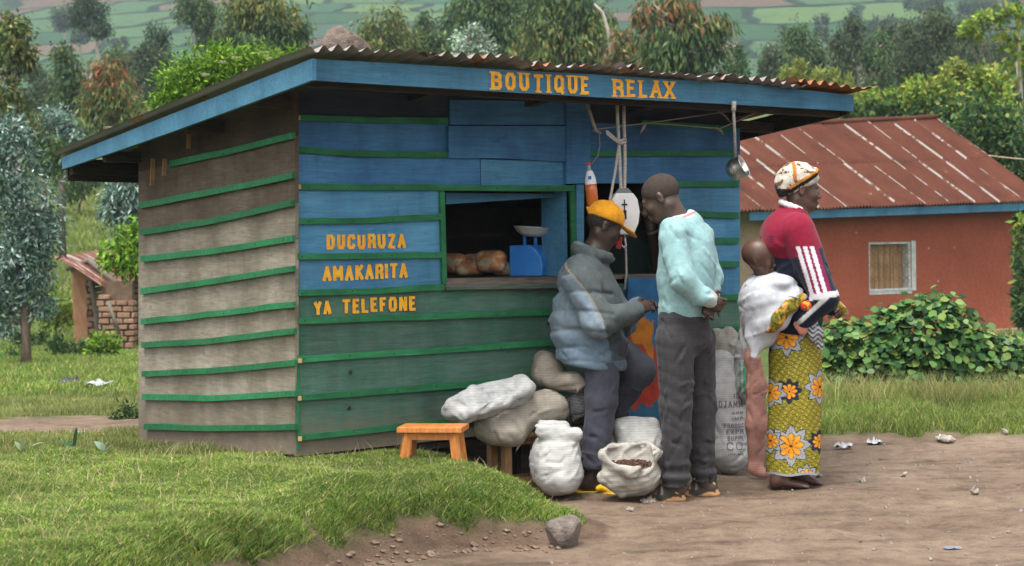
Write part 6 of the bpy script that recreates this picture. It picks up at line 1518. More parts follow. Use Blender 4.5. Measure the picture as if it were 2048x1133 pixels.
def litter(label, px, py, w, h, z, mat, seed, name='plastic_scrap'):
    r = np.random.default_rng(seed); p = atz(px, py, z); n = 9; vs = []
    for j in range(n):
        for i in range(n):
            u, v = i / (n - 1) - .5, j / (n - 1) - .5; e = 1 - 0.5 * max(abs(u), abs(v)) * 2
            vs.append((u * w * (1 + 0.3 * r.normal() * .3), v * w * .8, h * e * (0.5 + 0.5 * math.sin(u * 9 + seed) * math.cos(v * 8)) * r.uniform(.5, 1.2) + 0.004))
    F = np.array([(j * n + i, j * n + i + 1, (j + 1) * n + i + 1, (j + 1) * n + i) for j in range(n - 1) for i in range(n - 1)])
    o = mesh_obj(name, vs, F, mat, None, True); o.location = (p.x, p.y, gz1(p.x, p.y)); tag(o, label, 'litter', 'plastic litter on the ground'); return o
litter('white plastic scrap lying nearest the woman on the right', 1685, 900, .10, .06, 0, M['film'], 1)
litter('crumpled white and blue plastic at the verge foot', 1748, 893, .085, .045, 0, M['film'], 2)
litter('clear plastic scrap caught in the verge grass', 1882, 876, .06, .05, .03, M['film'], 3)
litter('bluish flat plastic in the right foreground dirt', 1905, 1094, .07, .012, 0, M['bluefilm'], 5)
litter('black plastic bag lying in the left meadow', 140, 768, .26, .13, -.12, M['blackfilm'], 6)
litter('pale plastic sheet lying in the left meadow', 197, 776, .28, .08, -.12, M['film'], 7)
litter('thin yellow peel strips on the bare left path', 195, 877, .09, .01, .1, M['yellow_paint'], 8)
litter('pale peel scraps beside the yellow peel', 160, 868, .07, .01, .1, M['film'], 9)
# torn weeds at the left
def weed(label, px, py, Y, leaves, mat_c):
    b = at(px, py, Y); o = Vector((b.x, Y, gz1(b.x, Y))); r = empty('weed', o); tag(r, label, 'plant'); s = 1 / ppm(Y)
    for (dx, dz, w) in leaves:
        v = []; n = 7
        for k in range(n):
            f = k / (n - 1); wd = w * s * math.sin(math.pi * min(0.97, f * 0.9 + 0.08)); x = dx * s * f; z = dz * s * f - abs(dx) * s * 0.25 * f * f
            v += [(x - wd * .3, -wd, z), (x + wd * .3, wd, z + wd * .5)]
        mesh_obj('blade', v, [(2 * k, 2 * k + 1, 2 * k + 3, 2 * k + 2) for k in range(n - 1)], M['leaf'], r, True, col=np.tile(np.array(mat_c), (2 * n, 1)))
weed('pale torn leaf plant at the far left of the bank', 45, 962, 9.6, [(4, 30, 9), (46, 30, 4), (-14, 24, 7), (20, 20, 6)], (0.30, 0.36, 0.20))
weed('single dark green upright leaf on the left bank', 150, 955, 9.6, [(4, 44, 8), (-40, 26, 6), (-14, 20, 7)], (0.05, 0.13, 0.06))
weed('pale grey green drooping leaf near the side wall', 210, 950, 9.6, [(-20, 26, 10), (14, 16, 8), (-6, 20, 8)], (0.28, 0.37, 0.27))
mb = MB(); r_ = random.Random(9)      # gravel trodden into the dirt
for _ in range(420):
    y = r_.uniform(7.4, 11.6); x = r_.uniform(0.1, 0.3 * y); q = r_.choice((0.003, 0.004, 0.006, 0.008)) * r_.uniform(.6, 1.3)
    if bank_s(np.array([x]), np.array([y]))[0] > 0.0 and x < 0.35: continue
    mb.box((x, y, gz1(x, y) + q * .2), (q * 2, q * 1.6, q), Matrix.Rotation(r_.uniform(0, 3), 3, (r_.random(), r_.random(), 1)))
tag(mb.build('gravel', M['stone']), 'small stones trodden into the brown dirt', 'gravel', kind='stuff')
mb = MB()
for _ in range(240):                  # clods on the broken bank face
    t = r_.random(); x = -1.1 + 1.35 * t; y0 = float(np.interp(x, FOOT_X, FOOT_Y)); y = y0 + r_.uniform(-.15, .22); q = r_.choice((.005, .007, .010, .016)) * r_.uniform(.6, 1.2); c = Vector((x, y, gz1(x, y) + q * .2))
    mb.add([c + Vector(v_) * q * r_.uniform(.7, 1.2) for v_ in ((1.2, 0, 0), (0, 1, .1), (-1.1, .1, 0), (.1, -1, 0), (0, 0, .8), (0, 0, -.8), (.7, .7, .4), (-.6, -.7, .4))], [(0, 6, 4), (6, 1, 4), (1, 2, 4), (2, 7, 4), (7, 3, 4), (3, 0, 4), (0, 6, 5), (6, 1, 5), (1, 2, 5), (2, 7, 5), (7, 3, 5), (3, 0, 5)])
M['clod'] = mat_noise('earth_clod', (0.10, 0.068, 0.047), (0.20, 0.14, 0.10), 25, 0.95, bstr=0.8)
tag(mb.build('clods', M['clod']), 'loose earth clods along the broken bank', 'soil', kind='stuff')
# rocks on the far left slope
for k, (px, py, rx, ry, lab) in enumerate(((243, 98, 20, 12, 'pale boulder on the far left slope'), (150, 72, 24, 14, 'grey boulder left of the pale one on the far slope'), (175, 76, 14, 10, 'small boulder between the two far ones'))):
    Y = 318.0; s = 1 / ppm(Y); p = at(px, py, Y); stone(lab, (p.x, p.y, float(hz(p.x, Y)) - 0.2), (rx * s, rx * s * .8, ry * s), 60 + k, M['stone'], 0, 5)

# ================================================================== PEOPLE
M['skin'] = mat_vcol('dark_skin', 0.45, 50, 0.16, 300, 0.12, 0.001, 0.45)
M['hair'] = mat_noise('close_cropped_hair', (0.018, 0.015, 0.013), (0.045, 0.038, 0.033), 160, 0.95, bstr=0.6, bdist=0.003, spec=0.15)
SKIN = (0.062, 0.034, 0.023)
def hdir(h, p=0.0, roll=0.0):
    """head axes as columns: x forward (heading h from +X, pitched down p), y left, z up"""
    x = np.array([math.cos(h) * math.cos(p), math.sin(h) * math.cos(p), -math.sin(p)]); z = np.array([math.cos(h) * math.sin(p), math.sin(h) * math.sin(p), math.cos(p)])
    y = np.cross(z, x); c, s = math.cos(roll), math.sin(roll); y, z = y * c + z * s, z * c - y * s
    return np.stack([x, y, z], 1)
def head(f, c, R, s=1.0):
    P = lambda x, y, z: c + R @ (np.array([x, y, z]) * s)
    E = lambda p, r, k=.015, m='add': f.ell(P(*p), np.array(r) * s, k, R, m)
    C = lambda a, b, ra, rb=None, k=.012, m='add': f.cap(P(*a), P(*b), ra * s, (rb or ra) * s, k, mode=m)
    E((-.014, 0, .030), (.096, .074, .084)); E((.032, 0, -.035), (.058, .054, .074), .03); E((.064, 0, -.097), (.020, .024, .016), .02)
    C((-.03, -.045, -.055), (.055, -.028, -.088), .018, .014, .03); C((-.03, .045, -.055), (.055, .028, -.088), .018, .014, .03)
    C((.080, -.034, .016), (.080, .034, .016), .011)
    for e in (-1, 1):
        E((.060, .040 * e, -.030), (.026, .020, .024), .02); E((.095, .031 * e, -.006), (.012, .015, .010), .01, 'sub'); E((.078, .031 * e, -.006), (.011, .012, .010), .004)
        E((.098, .014 * e, -.040), (.011, .010, .009), .008); E((-.012, .076 * e, -.010), (.017, .009, .031), .006); E((-.006, .083 * e, -.008), (.009, .006, .016), .004, 'sub')
    C((.088, 0, .004), (.106, 0, -.032), .008, .013)
    C((.090, -.018, -.064), (.090, .018, -.064), .0095, None, .006); C((.087, -.015, -.079), (.087, .015, -.079), .0095, None, .006); C((.101, -.012, -.0715), (.101, .012, -.0715), .002, None, .003, 'sub')
def headcol(c, R, s, base):
    def fn(V):
        col = np.tile(np.array(base), (len(V), 1)); q = (V - c) @ R / s
        lip = (q[:, 0] > .085) & (np.abs(q[:, 1]) < .026) & (q[:, 2] < -.055) & (q[:, 2] > -.088); col[lip] = np.array(base) * np.array([1.35, 1.0, 1.0])
        for e in (-1, 1):
            d = np.linalg.norm(q - np.array([.087, .031 * e, -.006]), axis=1); col[d < .011] = (0.30, 0.27, 0.24); col[(d < .0065)] = (0.012, 0.01, 0.01)
        return col
    return fn
def hair(parent, root, c, R, s, cut=(.5, 0, -.87), d=.025, grow=1.045):
    f = Field(c - .14 * s, c + .16 * s, .0055)
    P = lambda p: c + R @ (np.array(p) * s)
    f.ell(P((-.014, 0, .030)), np.array((.096, .074, .084)) * grow * s, .01, R); n = np.array(cut) / np.linalg.norm(cut); f.plane(P((.0, 0, .0)) + R @ (n * d * s), R @ n, .006)
    f.plane(P((0, 0, -.042)), R @ np.array([0, 0, -1.0]), .01); f.plane(P((-.095, 0, -.03)) * 0 + P((0, 0, -.045)), R @ np.array([.25, 0, -1.0]), .01)
    return f.build('hair', M['hair'], parent, off=root)
def hand(f, w, d, n, s=1.0, curl=0.5, side=1, thumb=0.5):
    d = d / np.linalg.norm(d); n = n - d * (n @ d); n /= np.linalg.norm(n); l = np.cross(d, n) * side
    f.ell(w + d * .046 * s, np.array((.050, .040, .017)) * s, .012, np.stack([d, l, n], 1)); f.cap(w - d * .04 * s, w + d * .02 * s, .026 * s, .026 * s, .02)
    for off, L in ((.030, .068), (.010, .078), (-.010, .073), (-.028, .058)):
        b = w + d * .085 * s + l * off * s; c = curl * (1 + .12 * (off < 0))
        p1 = b + (d * math.cos(c) + n * math.sin(c)) * L * .52 * s; p2 = p1 + (d * math.cos(2.1 * c) + n * math.sin(2.1 * c)) * L * .48 * s
        f.cap(b - d * .015 * s, p1, .0095 * s, .0088 * s, .004); f.cap(p1, p2, .0088 * s, .0072 * s, .003)
    t0 = w + d * .022 * s + l * .030 * s; t1 = t0 + (d * .62 + l * .62 + n * thumb * .6) * .042 * s; t2 = t1 + (d * .9 + l * .1 + n * thumb) * .032 * s
    f.cap(t0, t1, .0125 * s, .0105 * s, .008); f.cap(t1, t2, .0105 * s, .0082 * s, .003)
def person(name, px, py, Y, label, cat='person'):
    p = wpt(px, py, Y); p[2] = gz1(p[0], p[1]); r = empty(name, p); tag(r, label, cat); return r, p
def shoe_field(heel, toe, w=.045, h=.07, vox=.005):
    heel, toe = np.array(heel), np.array(toe); d = toe - heel; L = np.linalg.norm(d); d /= L
    f = Field(np.minimum(heel, toe) - .09, np.maximum(heel, toe) + np.array([.09, .09, .16]), vox); return f, d, L
def unitv(v): v = np.array(v, float); return v / np.linalg.norm(v)

# ---------------------------------------------------------------- boy in the orange cap
Ya = 9.77
boy, bo = person('person', 1190, 985, Ya, 'boy in orange cap and puffy grey blue jacket standing on one leg')
A = lambda px, py, dy=0.0: wpt(px, py, Ya + dy)
hc, hR = A(1208, 452, 0.0), hdir(math.radians(12), math.radians(24)); hs_ = 0.93
f = Field(A(1080, 1000, -.42), A(1330, 395, .48), .0065)
head(f, hc, hR, hs_); f.cap(A(1198, 478), A(1180, 525), .052, .06, .03)
f.chain([A(1180, 530), A(1175, 600), A(1195, 690)], [.10, .12, .11], .05)
f.chain([A(1165, 560, -.15), A(1200, 648, -.22), A(1268, 622, -.17)], [.05, .04, .028], .03); f.chain([A(1190, 560, .16), A(1240, 642, .2), A(1276, 616, .02)], [.05, .04, .028], .03)
hand(f, A(1272, 619, -.165), np.array([.9, .25, .25]), np.array([-.1, .75, -.4]), .9, .75, 1); hand(f, A(1278, 614, .03), np.array([.9, -.3, .2]), np.array([0, -.6, -.6]), .9, .7, -1)
f.chain([A(1205, 690, -.08), A(1198, 810, -.08), A(1184, 955, -.08)], [.08, .055, .036], .03); f.chain([A(1225, 690, .08), A(1284, 742, .10), A(1222, 822, .20), A(1180, 842, .2)], [.08, .055, .042, .034], .03)
f.cap(A(1180, 958, -.08), A(1168, 976, -.07), .034, .03, .02); f.cap(A(1176, 970, -.075), A(1226, 982, -.10), .032, .022, .02, (1, 1, .8))
for k in range(5): f.cap(A(1220, 981, -.125 + .014 * k), A(1232 - 2 * abs(k - 1.5), 984, -.135 + .017 * k), .0095, .008, .005)
f.cap(A(1182, 838, .2), A(1150, 846, .19), .03, .022, .02)
f.build('body', M['skin'], boy, headcol(hc, hR, hs_, (0.052, 0.030, 0.022)), off=bo)
hair(boy, bo, hc, hR, hs_, (.6, 0, -.6), .02, 1.03)
# cap
f = Field(hc - .2, hc + .26, .005); P = lambda *q: hc + hR @ (np.array(q) * hs_)
f.ell(P(-.008, 0, .052), np.array((.108, .088, .088)) * hs_, .01, hR); f.plane(P(0, 0, .032), hR @ np.array([.05, 0, -1.0]), .006)
bR = hR @ np.array(Matrix.Rotation(math.radians(14), 3, 'Y')); f.ell(P(.135, 0, .028), np.array((.068, .068, .007)) * hs_, .012, bR); f.ell(P(-.008, 0, .141), np.array((.012, .012, .007)), .004, hR)
f.cap(P(-.105, -.02, .035), P(-.128, 0, .055), .010, .006, .01)
f.ripple(.0022, 45, 3)
def capcol(V):
    q = (V - hc) @ hR; a = np.arctan2(q[:, 1], q[:, 0] + .008); c = np.tile(np.array((0.80, 0.34, 0.02)), (len(V), 1)); c[np.abs(np.sin(a * 3)) < .035] *= .7; c[q[:, 2] > .05] *= 1.12; return c
f.build('cap', M['cloth'], boy, capcol, off=bo)
# jacket
f = Field(A(1060, 780, -.40), A(1320, 470, .42), .006)
f.cap(A(1174, 562), A(1180, 610), .138, .158, .05, (.95, 1.15, 1)); f.cap(A(1180, 610), A(1184, 715), .160, .180, .06, (1, 1.08, 1))
f.ell(A(1156, 560, .02), (.09, .16, .10), .05); f.ell(A(1140, 650, 0), (.105, .16, .17), .05)
f.cap(A(1160, 545, -.13), A(1160, 560, -.17), .085, .088, .05); f.cap(A(1185, 548, .13), A(1190, 560, .17), .085, .088, .05)
f.chain([A(1160, 560, -.19), A(1196, 646, -.26), A(1270, 621, -.17)], [.080, .076, .055], .03); f.chain([A(1190, 560, .18), A(1240, 642, .22), A(1272, 617, .03)], [.085, .08, .058], .035)
# collar standing round the neck, then the neck opening
for k in range(12):
    a, b = 2 * math.pi * k / 12, 2 * math.pi * (k + 1) / 12
    g_ = lambda t: A(1187 + 33 * math.cos(t), 506 + 11 * math.cos(t), .085 * math.sin(t))
    f.cap(g_(a), g_(b), .023, .023, .015)
f.cap(A(1195, 470), A(1184, 525), .062, .055, .012, mode='sub')
f.plane(A(1180, 733), np.array([-.20, 0, -1.0]), .02)
f.cap(A(1188, 770), A(1186, 722), .15, .13, .02, (1.05, 1.05, 1), 'sub')
q = f.ax[2][None, None, :] + .012 * np.sin(f.ax[0][:, None, None] * 14)
for py in (585, 622, 660, 695, 722): f.v += (0.008 * np.exp(-((q - A(1180, py)[2]) / .010) ** 2) * (f.ax[0][:, None, None] < A(1215, 0)[0])).astype(np.float32)
f.ripple(.007, 20, 12, (1, 1, 1.4)); f.ripple(.003, 60, 13); f.folds(.006, .11, (.3, .2, 1), 71, 1.3); f.folds(.0028, .05, (1, .3, .6), 72, 2.0); f.creases(46, 171, (.05, .13), .009, (.6, .2, .5), add=.4); f.creases(14, 172, (.04, .09), .009, (.3, .2, 1), A(0, 680)[2], A(0, 590)[2])
# creases at the elbow
def jackcol(V):
    c = np.tile(np.array((0.175, 0.225, 0.27)), (len(V), 1)); pz = A(1150, 548)[2]; X = V[:, 0]; Z = V[:, 2]
    sl = A(1130, 535); se = A(1205, 660)
    t = np.clip((sl[2] - Z) / (sl[2] - se[2]), 0, 1.3); seam = sl[0] + (se[0] - sl[0]) * t + .03 * np.sin(t * 3)
    arm = (X > seam) & (Z > A(0, 735)[2]) & (V[:, 1] < Ya - .02); dark = (Z > A(0, 560)[2] + .05 * wob(X * 3, V[:, 1] * 3)) | arm
    c[dark] = (0.088, 0.105, 0.105); n = wob(X * 6, Z * 6, 1, 0, 7); c *= (1 + .16 * n)[:, None]
    s_ = (np.abs(X - seam) < .006) & (V[:, 1] < Ya) & (Z < A(0, 530)[2]) & (Z > A(0, 655)[2]); c[s_] = (0.24, 0.21, 0.165)
    low = Z < A(0, 690)[2] - .0; c[low & ~s_] *= np.array([.82, .9, .95]); col = (Z > A(0, 512)[2] - 0.2 * (X - A(1187, 0)[0])); c[col] = (0.17, 0.195, 0.20); return c
f.build('jacket', M['cloth'], boy, jackcol, off=bo)
# trousers
f = Field(A(1120, 950, -.22), A(1330, 670, .36), .006)
f.cap(A(1212, 690, -.03), A(1212, 700, .05), .115, .115, .04); f.chain([A(1203, 700, -.08), A(1202, 800, -.09), A(1190, 934, -.085)], [.094, .083, .067], .03, (1, 1, 1))
f.chain([A(1228, 700, .08), A(1278, 742, .11)], [.098, .080], .03); f.chain([A(1280, 742, .11), A(1228, 815, .20), A(1192, 838, .21)], [.080, .07, .056], .03)
f.plane(A(1190, 938, -.08), np.array([.05, 0, -1.0]), .008); f.cap(A(1190, 960, -.085), A(1190, 925, -.085), .052, .05, .006, mode='sub')
f.ripple(.005, 30, 15, (1, 1, 1.2)); f.folds(.0035, .10, (1, .3, .5), 73, 1.8); f.folds(.0025, .055, (.6, .5, 1), 74, 2.0); f.creases(30, 173, (.05, .12), .0085, (.8, .2, .4), add=.4); f.creases(10, 174, (.05, .1), .009, (1, .2, .1), A(0, 940)[2], A(0, 880)[2])
f.build('trousers', M['cloth'], boy, np.array((0.078, 0.078, 0.102)), off=bo)
M['rubber'] = mat_vcol('yellow_rubber', 0.5, 40, 0.15, 80, 0.1, 0.002, 0.4)
f = Field(A(1140, 1000, -.2), A(1260, 955, .02), .0045)
f.cap(A(1164, 984, -.07), A(1236, 987, -.105), .038, .043, .01, (1, 1, .22)); f.cap(A(1196, 978, -.13), A(1212, 970, -.09), .014, .02, .01); f.cap(A(1212, 970, -.09), A(1222, 982, -.055), .022, .014, .01); f.cap(A(1225, 984, -.12), A(1200, 976, -.13), .010, .014, .01)
f.build('sandal', M['rubber'], boy, np.array((0.82, 0.50, 0.02)), off=bo)
f = Field(A(1125, 875, .1), A(1205, 825, .28), .0045)
f.cap(A(1188, 852, .2), A(1146, 858, .19), .036, .040, .01, (1, 1, .35)); f.cap(A(1150, 838, .15), A(1158, 836, .23), .014, .014, .01)
f.build('sandal', M['rubber'], boy, lambda V: np.where((V[:, 2] > A(0, 845)[2])[:, None], np.array((0.50, 0.14, 0.05)), np.array((0.30, 0.20, 0.05))), off=bo)

# ---------------------------------------------------------------- man in the pale blue sweatshirt
Yb = 9.5
man, mo = person('person', 1370, 997, Yb, 'tall man with cropped hair in a pale blue sweatshirt, hands behind his back')
B = lambda px, py, dy=0.0: wpt(px, py, Yb + dy)
hc2, hR2 = B(1321, 396, 0.02), hdir(math.radians(163), math.radians(27)); s2 = 1.0
f = Field(B(1255, 1015, -.40), B(1475, 325, .42), .0065)
head(f, hc2, hR2, s2); f.cap(B(1340, 412, .01), B(1366, 462, .02), .056, .066, .03)
f.chain([B(1368, 480), B(1372, 560), B(1372, 640)], [.09, .10, .085], .05)
f.chain([B(1346, 485, -.14), B(1374, 568, -.20), B(1412, 598, -.16)], [.05, .042, .03], .03); f.chain([B(1400, 485, .13), B(1418, 560, .13), B(1420, 604, -.06)], [.045, .038, .03], .03)
hand(f, B(1408, 597, -.165), np.array([.85, .05, -.35]), np.array([.1, 1, .1]), .95, .7, 1); hand(f, B(1424, 603, -.08), np.array([-.3, -.45, -.6]), np.array([.2, -.8, .1]), .95, .6, -1)
f.chain([B(1350, 670, -.07), B(1352, 810, -.07), B(1350, 965, -.075)], [.066, .055, .042], .03); f.chain([B(1392, 670, .06), B(1400, 810, .09), B(1408, 962, .09)], [.066, .055, .042], .03)
for a, b in ((B(1358, 980, -.07), B(1300, 986, -.05)), (B(1420, 976, .09), B(1372, 984, .11))): f.cap(a, b, .038, .028, .02)
f.build('body', M['skin'], man, headcol(hc2, hR2, s2, (0.072, 0.043, 0.031)), off=mo)
M['hair2'] = mat_noise('shaved_greyish_hair', (0.034, 0.026, 0.022), (0.060, 0.045, 0.037), 160, 0.9, bstr=0.5, bdist=0.002, spec=0.2)
hair(man, mo, hc2, hR2, s2, (.72, 0, -.60), .030, 1.03).data.materials[0] = M['hair2']
f = Field(B(1285, 660, -.36), B(1480, 405, .40), .006)
f.cap(B(1366, 484, 0), B(1370, 560, 0), .118, .130, .05, (1, 1.15, 1)); f.cap(B(1370, 560), B(1371, 618), .138, .140, .05, (1, 1.02, 1))
f.ell(B(1350, 462, -.09), (.075, .10, .07), .05); f.ell(B(1398, 470, .10), (.072, .09, .068), .05); f.ell(B(1390, 520, .0), (.098, .13, .15), .05); f.cap(B(1374, 450, .01), B(1376, 485, .01), .078, .115, .04)
f.chain([B(1345, 478, -.14), B(1364, 560, -.20), B(1400, 592, -.18)], [.068, .064, .052], .028); f.chain([B(1402, 485, .12), B(1420, 555, .11), B(1418, 598, .0)], [.066, .060, .050], .028)
f.cap(B(1410, 594, -.19), B(1419, 600, -.17), .05, .044, .01); f.cap(B(1340, 405, .01), B(1362, 455, .015), .066, .060, .012, mode='sub')
for k in range(12):
    a, b = 2 * math.pi * k / 12, 2 * math.pi * (k + 1) / 12; g_ = lambda t: B(1353 + 27 * math.cos(t), 441 - 11 * math.cos(t), .068 * math.sin(t) + .012)
    f.cap(g_(a), g_(b), .013, .013, .014)
f.plane(B(1372, 640), np.array([.03, 0, -1.0]), .02); f.cap(B(1372, 720), B(1372, 650), .10, .10, .02, (1, 1, 1), 'sub')
f.ripple(.005, 18, 22, (1, 1, .7)); f.folds(.0052, .13, (.8, .3, .7), 75, 1.6); f.folds(.0025, .06, (-.5, .3, 1), 76, 2.0); f.creases(22, 175, (.07, .18), .007, (.5, .2, -.8), add=.45); f.creases(10, 176, (.06, .12), .0075, (.9, .2, -.4), B(0, 620)[2], B(0, 540)[2]); f.creases(14, 177, (.04, .08), .009, (.2, .1, 1), B(0, 640)[2], B(0, 600)[2])
def sweat(V):
    c = np.tile(np.array((0.265, 0.435, 0.44)), (len(V), 1)); X, Z = V[:, 0], V[:, 2]
    nb = A(0, 0) * 0 + B(1353, 441, .012); d = V - nb; d[:, 2] -= 0.40 * d[:, 0]; rr = np.hypot(d[:, 0], d[:, 1])
    k = (rr < .098) & (np.abs(d[:, 2]) < .03); c[k] = (0.50, 0.54, 0.54); k2 = k & (np.abs(d[:, 2] - .004) < .006); c[k2] = (0.42, 0.20, 0.20)
    for (x0, y0, x1, y1) in ((1328, 486, 1366, 484), (1366, 484, 1384, 500), (1384, 500, 1430, 478)):
        a, b = B(x0, y0), B(x1, y1); t = np.clip((X - a[0]) / (b[0] - a[0]), 0, 1); zz = a[2] + (b[2] - a[2]) * t
        c[(X > a[0]) & (X < b[0]) & (np.abs(Z - zz) < .0035) & (V[:, 1] < Yb)] = (0.24, 0.40, 0.41)
    cu = np.linalg.norm(V - B(1417, 598, -.175), axis=1) < .052; c[cu] = (0.46, 0.52, 0.50); c[Z < B(0, 633)[2]] *= .93; return c
f.build('sweatshirt', M['cloth'], man, sweat, off=mo, relax=3)
f = Field(B(1280, 985, -.26), B(1460, 615, .28), .006)
f.cap(B(1368, 640, -.02), B(1370, 665, 0), .128, .134, .04, (1, .95, 1))
f.chain([B(1350, 680, -.07), B(1352, 810, -.08), B(1352, 962, -.08)], [.098, .080, .066], .026); f.chain([B(1394, 680, .07), B(1400, 810, .09), B(1406, 960, .09)], [.095, .076, .062], .026)
f.cap(B(1350, 955, -.08), B(1348, 968, -.08), .072, .068, .02); f.plane(B(1370, 972), np.array([0, 0, -1.0]), .008)
f.cap(B(1352, 990, -.08), B(1352, 958, -.08), .05, .046, .006, mode='sub'); f.cap(B(1408, 990, .09), B(1406, 956, .09), .045, .042, .006, mode='sub')
f.ripple(.005, 24, 25, (1.2, 1.2, 1)); f.folds(.0042, .12, (1, .4, .25), 77, 1.5); f.folds(.0022, .06, (.3, .2, 1), 78, 2.0); f.creases(34, 178, (.07, .2), .008, (.25, .1, 1), add=.4); f.creases(16, 179, (.05, .11), .009, (1, .2, .35), B(0, 850)[2], B(0, 770)[2]); f.creases(16, 180, (.05, .11), .009, (1, .2, .1), B(0, 970)[2], B(0, 900)[2])
q = f.ax[2][None, None, :]; f.v += (0.006 * np.sin(q * 95) * np.clip((B(0, 925)[2] - q) / .08, 0, 1)).astype(np.float32)
def checks(V):
    c = np.tile(np.array((0.045, 0.043, 0.045)), (len(V), 1)); s_ = (np.sin(V[:, 2] * 160) > .9) | (np.sin(V[:, 0] * 190) > .92); c[s_] *= 1.18; return c
f.build('trousers', M['cloth'], man, checks, off=mo)
M['shoe'] = mat_vcol('worn_trainer', 0.7, 40, 0.2, 80, 0.2, 0.002, 0.3)
for ax_, ay_, bx_, by_, dy, dy2 in ((1368, 984, 1292, 988, -.07, -.045), (1436, 981, 1366, 986, .09, .115)):
    a, b = B(ax_, ay_, dy), B(bx_, by_, dy2); a[2] = b[2] = mo[2]; f, d, L = shoe_field(a, b); z = np.array([0, 0, 1.0]); ln = np.cross(z, d)
    f.cap(a + d * .03 + z * .012, b - d * .04 + z * .012, .040, .044, .01, (1, 1, .42)); f.cap(a + d * .04 + z * .045, a + d * .10 + z * .045, .038, .040, .03); f.cap(a + d * .10 + z * .045, b - d * .045 + z * .03, .040, .032, .02)
    f.cap(a + d * .04 + z * .10, a + d * .05 + z * .05, .036, .036, .02); f.plane((0, 0, mo[2] + .001), (0, 0, -1.0), .004); f.ripple(.002, 70, 4)
    def shc(V, a=a, d=d):
        t = (V - a) @ d; c = np.tile(np.array((0.042, 0.038, 0.032)), (len(V), 1)); h = V[:, 2] - mo[2]; lim = .020 + .010 * np.sin(t * 42) + .02 * (t < .01) + .016 * (t > L - .03)
        c[h < lim] = (0.52, 0.27, 0.12); c[np.linalg.norm(V - (a + d * .03 + np.array([0, -.035, .062])), axis=1) < .020] = (0.62, 0.50, 0.10); c[(h >= lim) & (t > .09) & (np.sin(t * 190) > .5) & (h > .04)] = (0.26, 0.19, 0.13); return c
    f.build('shoe', M['shoe'], man, shc, off=mo)

# ---------------------------------------------------------------- woman carrying the baby
Yc = 9.85
wom, wo = person('person', 1590, 975, Yc, 'woman in head wrap, burgundy jacket and flowered olive skirt, baby on back')
C_ = lambda px, py, dy=0.0: wpt(px, py, Yc + dy)
hc3, hR3 = C_(1601, 379), hdir(math.radians(6), math.radians(4)); s3 = .98
f = Field(C_(1470, 995, -.36), C_(1720, 310, .36), .0065)
head(f, hc3, hR3, s3); f.cap(C_(1594, 400), C_(1586, 440), .05, .06, .03); f.chain([C_(1584, 450), C_(1588, 540), C_(1590, 640)], [.09, .10, .09], .05)
f.chain([C_(1598, 468, -.15), C_(1650, 596, -.2), C_(1608, 634, -.15)], [.045, .038, .026], .03); f.chain([C_(1592, 468, .15), C_(1640, 590, .2), C_(1662, 612, .05)], [.045, .038, .026], .03)
hand(f, C_(1610, 634, -.15), np.array([-.7, .5, -.3]), np.array([0, .7, .3]), .88, .8, 1); hand(f, C_(1660, 611, .05), np.array([.5, -.7, -.2]), np.array([-.6, -.2, -.5]), .88, .8, -1)
f.chain([C_(1586, 660, -.045), C_(1584, 810, -.05), C_(1565, 950, -.06)], [.065, .05, .038], .03); f.chain([C_(1594, 660, .045), C_(1596, 810, .05), C_(1605, 945, .06)], [.065, .05, .038], .03)
for (x0, y0, x1, y1, dy) in ((1556, 962, 1608, 972, -.06), (1596, 955, 1636, 966, .06)):
    f.cap(C_(x0, y0, dy), C_(x1, y1, dy - .015), .034, .022, .02, (1, 1.1, .8)); f.cap(C_(x0, y0 - 12, dy), C_(x0 - 6, y0 + 4, dy), .036, .03, .02)
    for k in range(5): f.cap(C_(x1 - 4, y1, dy - .035 + .013 * k), C_(x1 + 9 - 2 * abs(k - 1), y1 + 3, dy - .045 + .016 * k), .0095, .008, .004)
f.build('body', M['skin'], wom, headcol(hc3, hR3, s3, (0.088, 0.044, 0.030)), off=wo)
# head wrap
f = Field(hc3 - .2, hc3 + .22, .0048); P3 = lambda *q: hc3 + hR3 @ (np.array(q) * s3)
f.ell(P3(-.018, 0, .052), (.112, .090, .092), .02, hR3); f.ell(P3(-.07, 0, .015), (.062, .072, .060), .03, hR3); f.ell(P3(-.085, 0, -.03), (.030, .045, .026), .02, hR3)
f.cap(P3(-.10, -.05, -.02), P3(.05, -.082, .085), .014, .016, .012); f.cap(P3(-.10, .05, -.02), P3(.05, .082, .085), .014, .016, .012); f.cap(P3(.05, -.082, .085), P3(.075, 0, .10), .016, .016, .012); f.cap(P3(.05, .082, .085), P3(.075, 0, .10), .016, .016, .012)
f.plane(P3(.045, 0, .022), hR3 @ np.array([.55, 0, -1.0]), .012); f.ripple(.004, 42, 31); f.ripple(.002, 110, 32)
def wrapcol(V):
    q = (V - hc3) @ hR3; c = np.tile(np.array((0.56, 0.50, 0.41)), (len(V), 1)); n = wob(q[:, 0] * 40, q[:, 2] * 44 + q[:, 1] * 20, 1, 0, 7); c[n > .35] = (0.13, 0.075, 0.05); c[n < -.6] = (0.68, 0.64, 0.57)
    t = q[:, 2] - .70 * q[:, 0] - .045; side = q[:, 1] < .2
    c[(np.abs(t + .012) < .011)] = (0.012, 0.012, 0.014); c[(np.abs(t - .008) < .009)] = (0.48, 0.19, 0.03); c[(np.abs(q[:, 0] + .055) < .010) & (q[:, 2] > .04)] = (0.42, 0.15, 0.03); c[(q[:, 0] < -.075) & (q[:, 2] < -.005)] = (0.018, 0.016, 0.016); return c
f.build('head_wrap', M['cloth'], wom, wrapcol, off=wo)
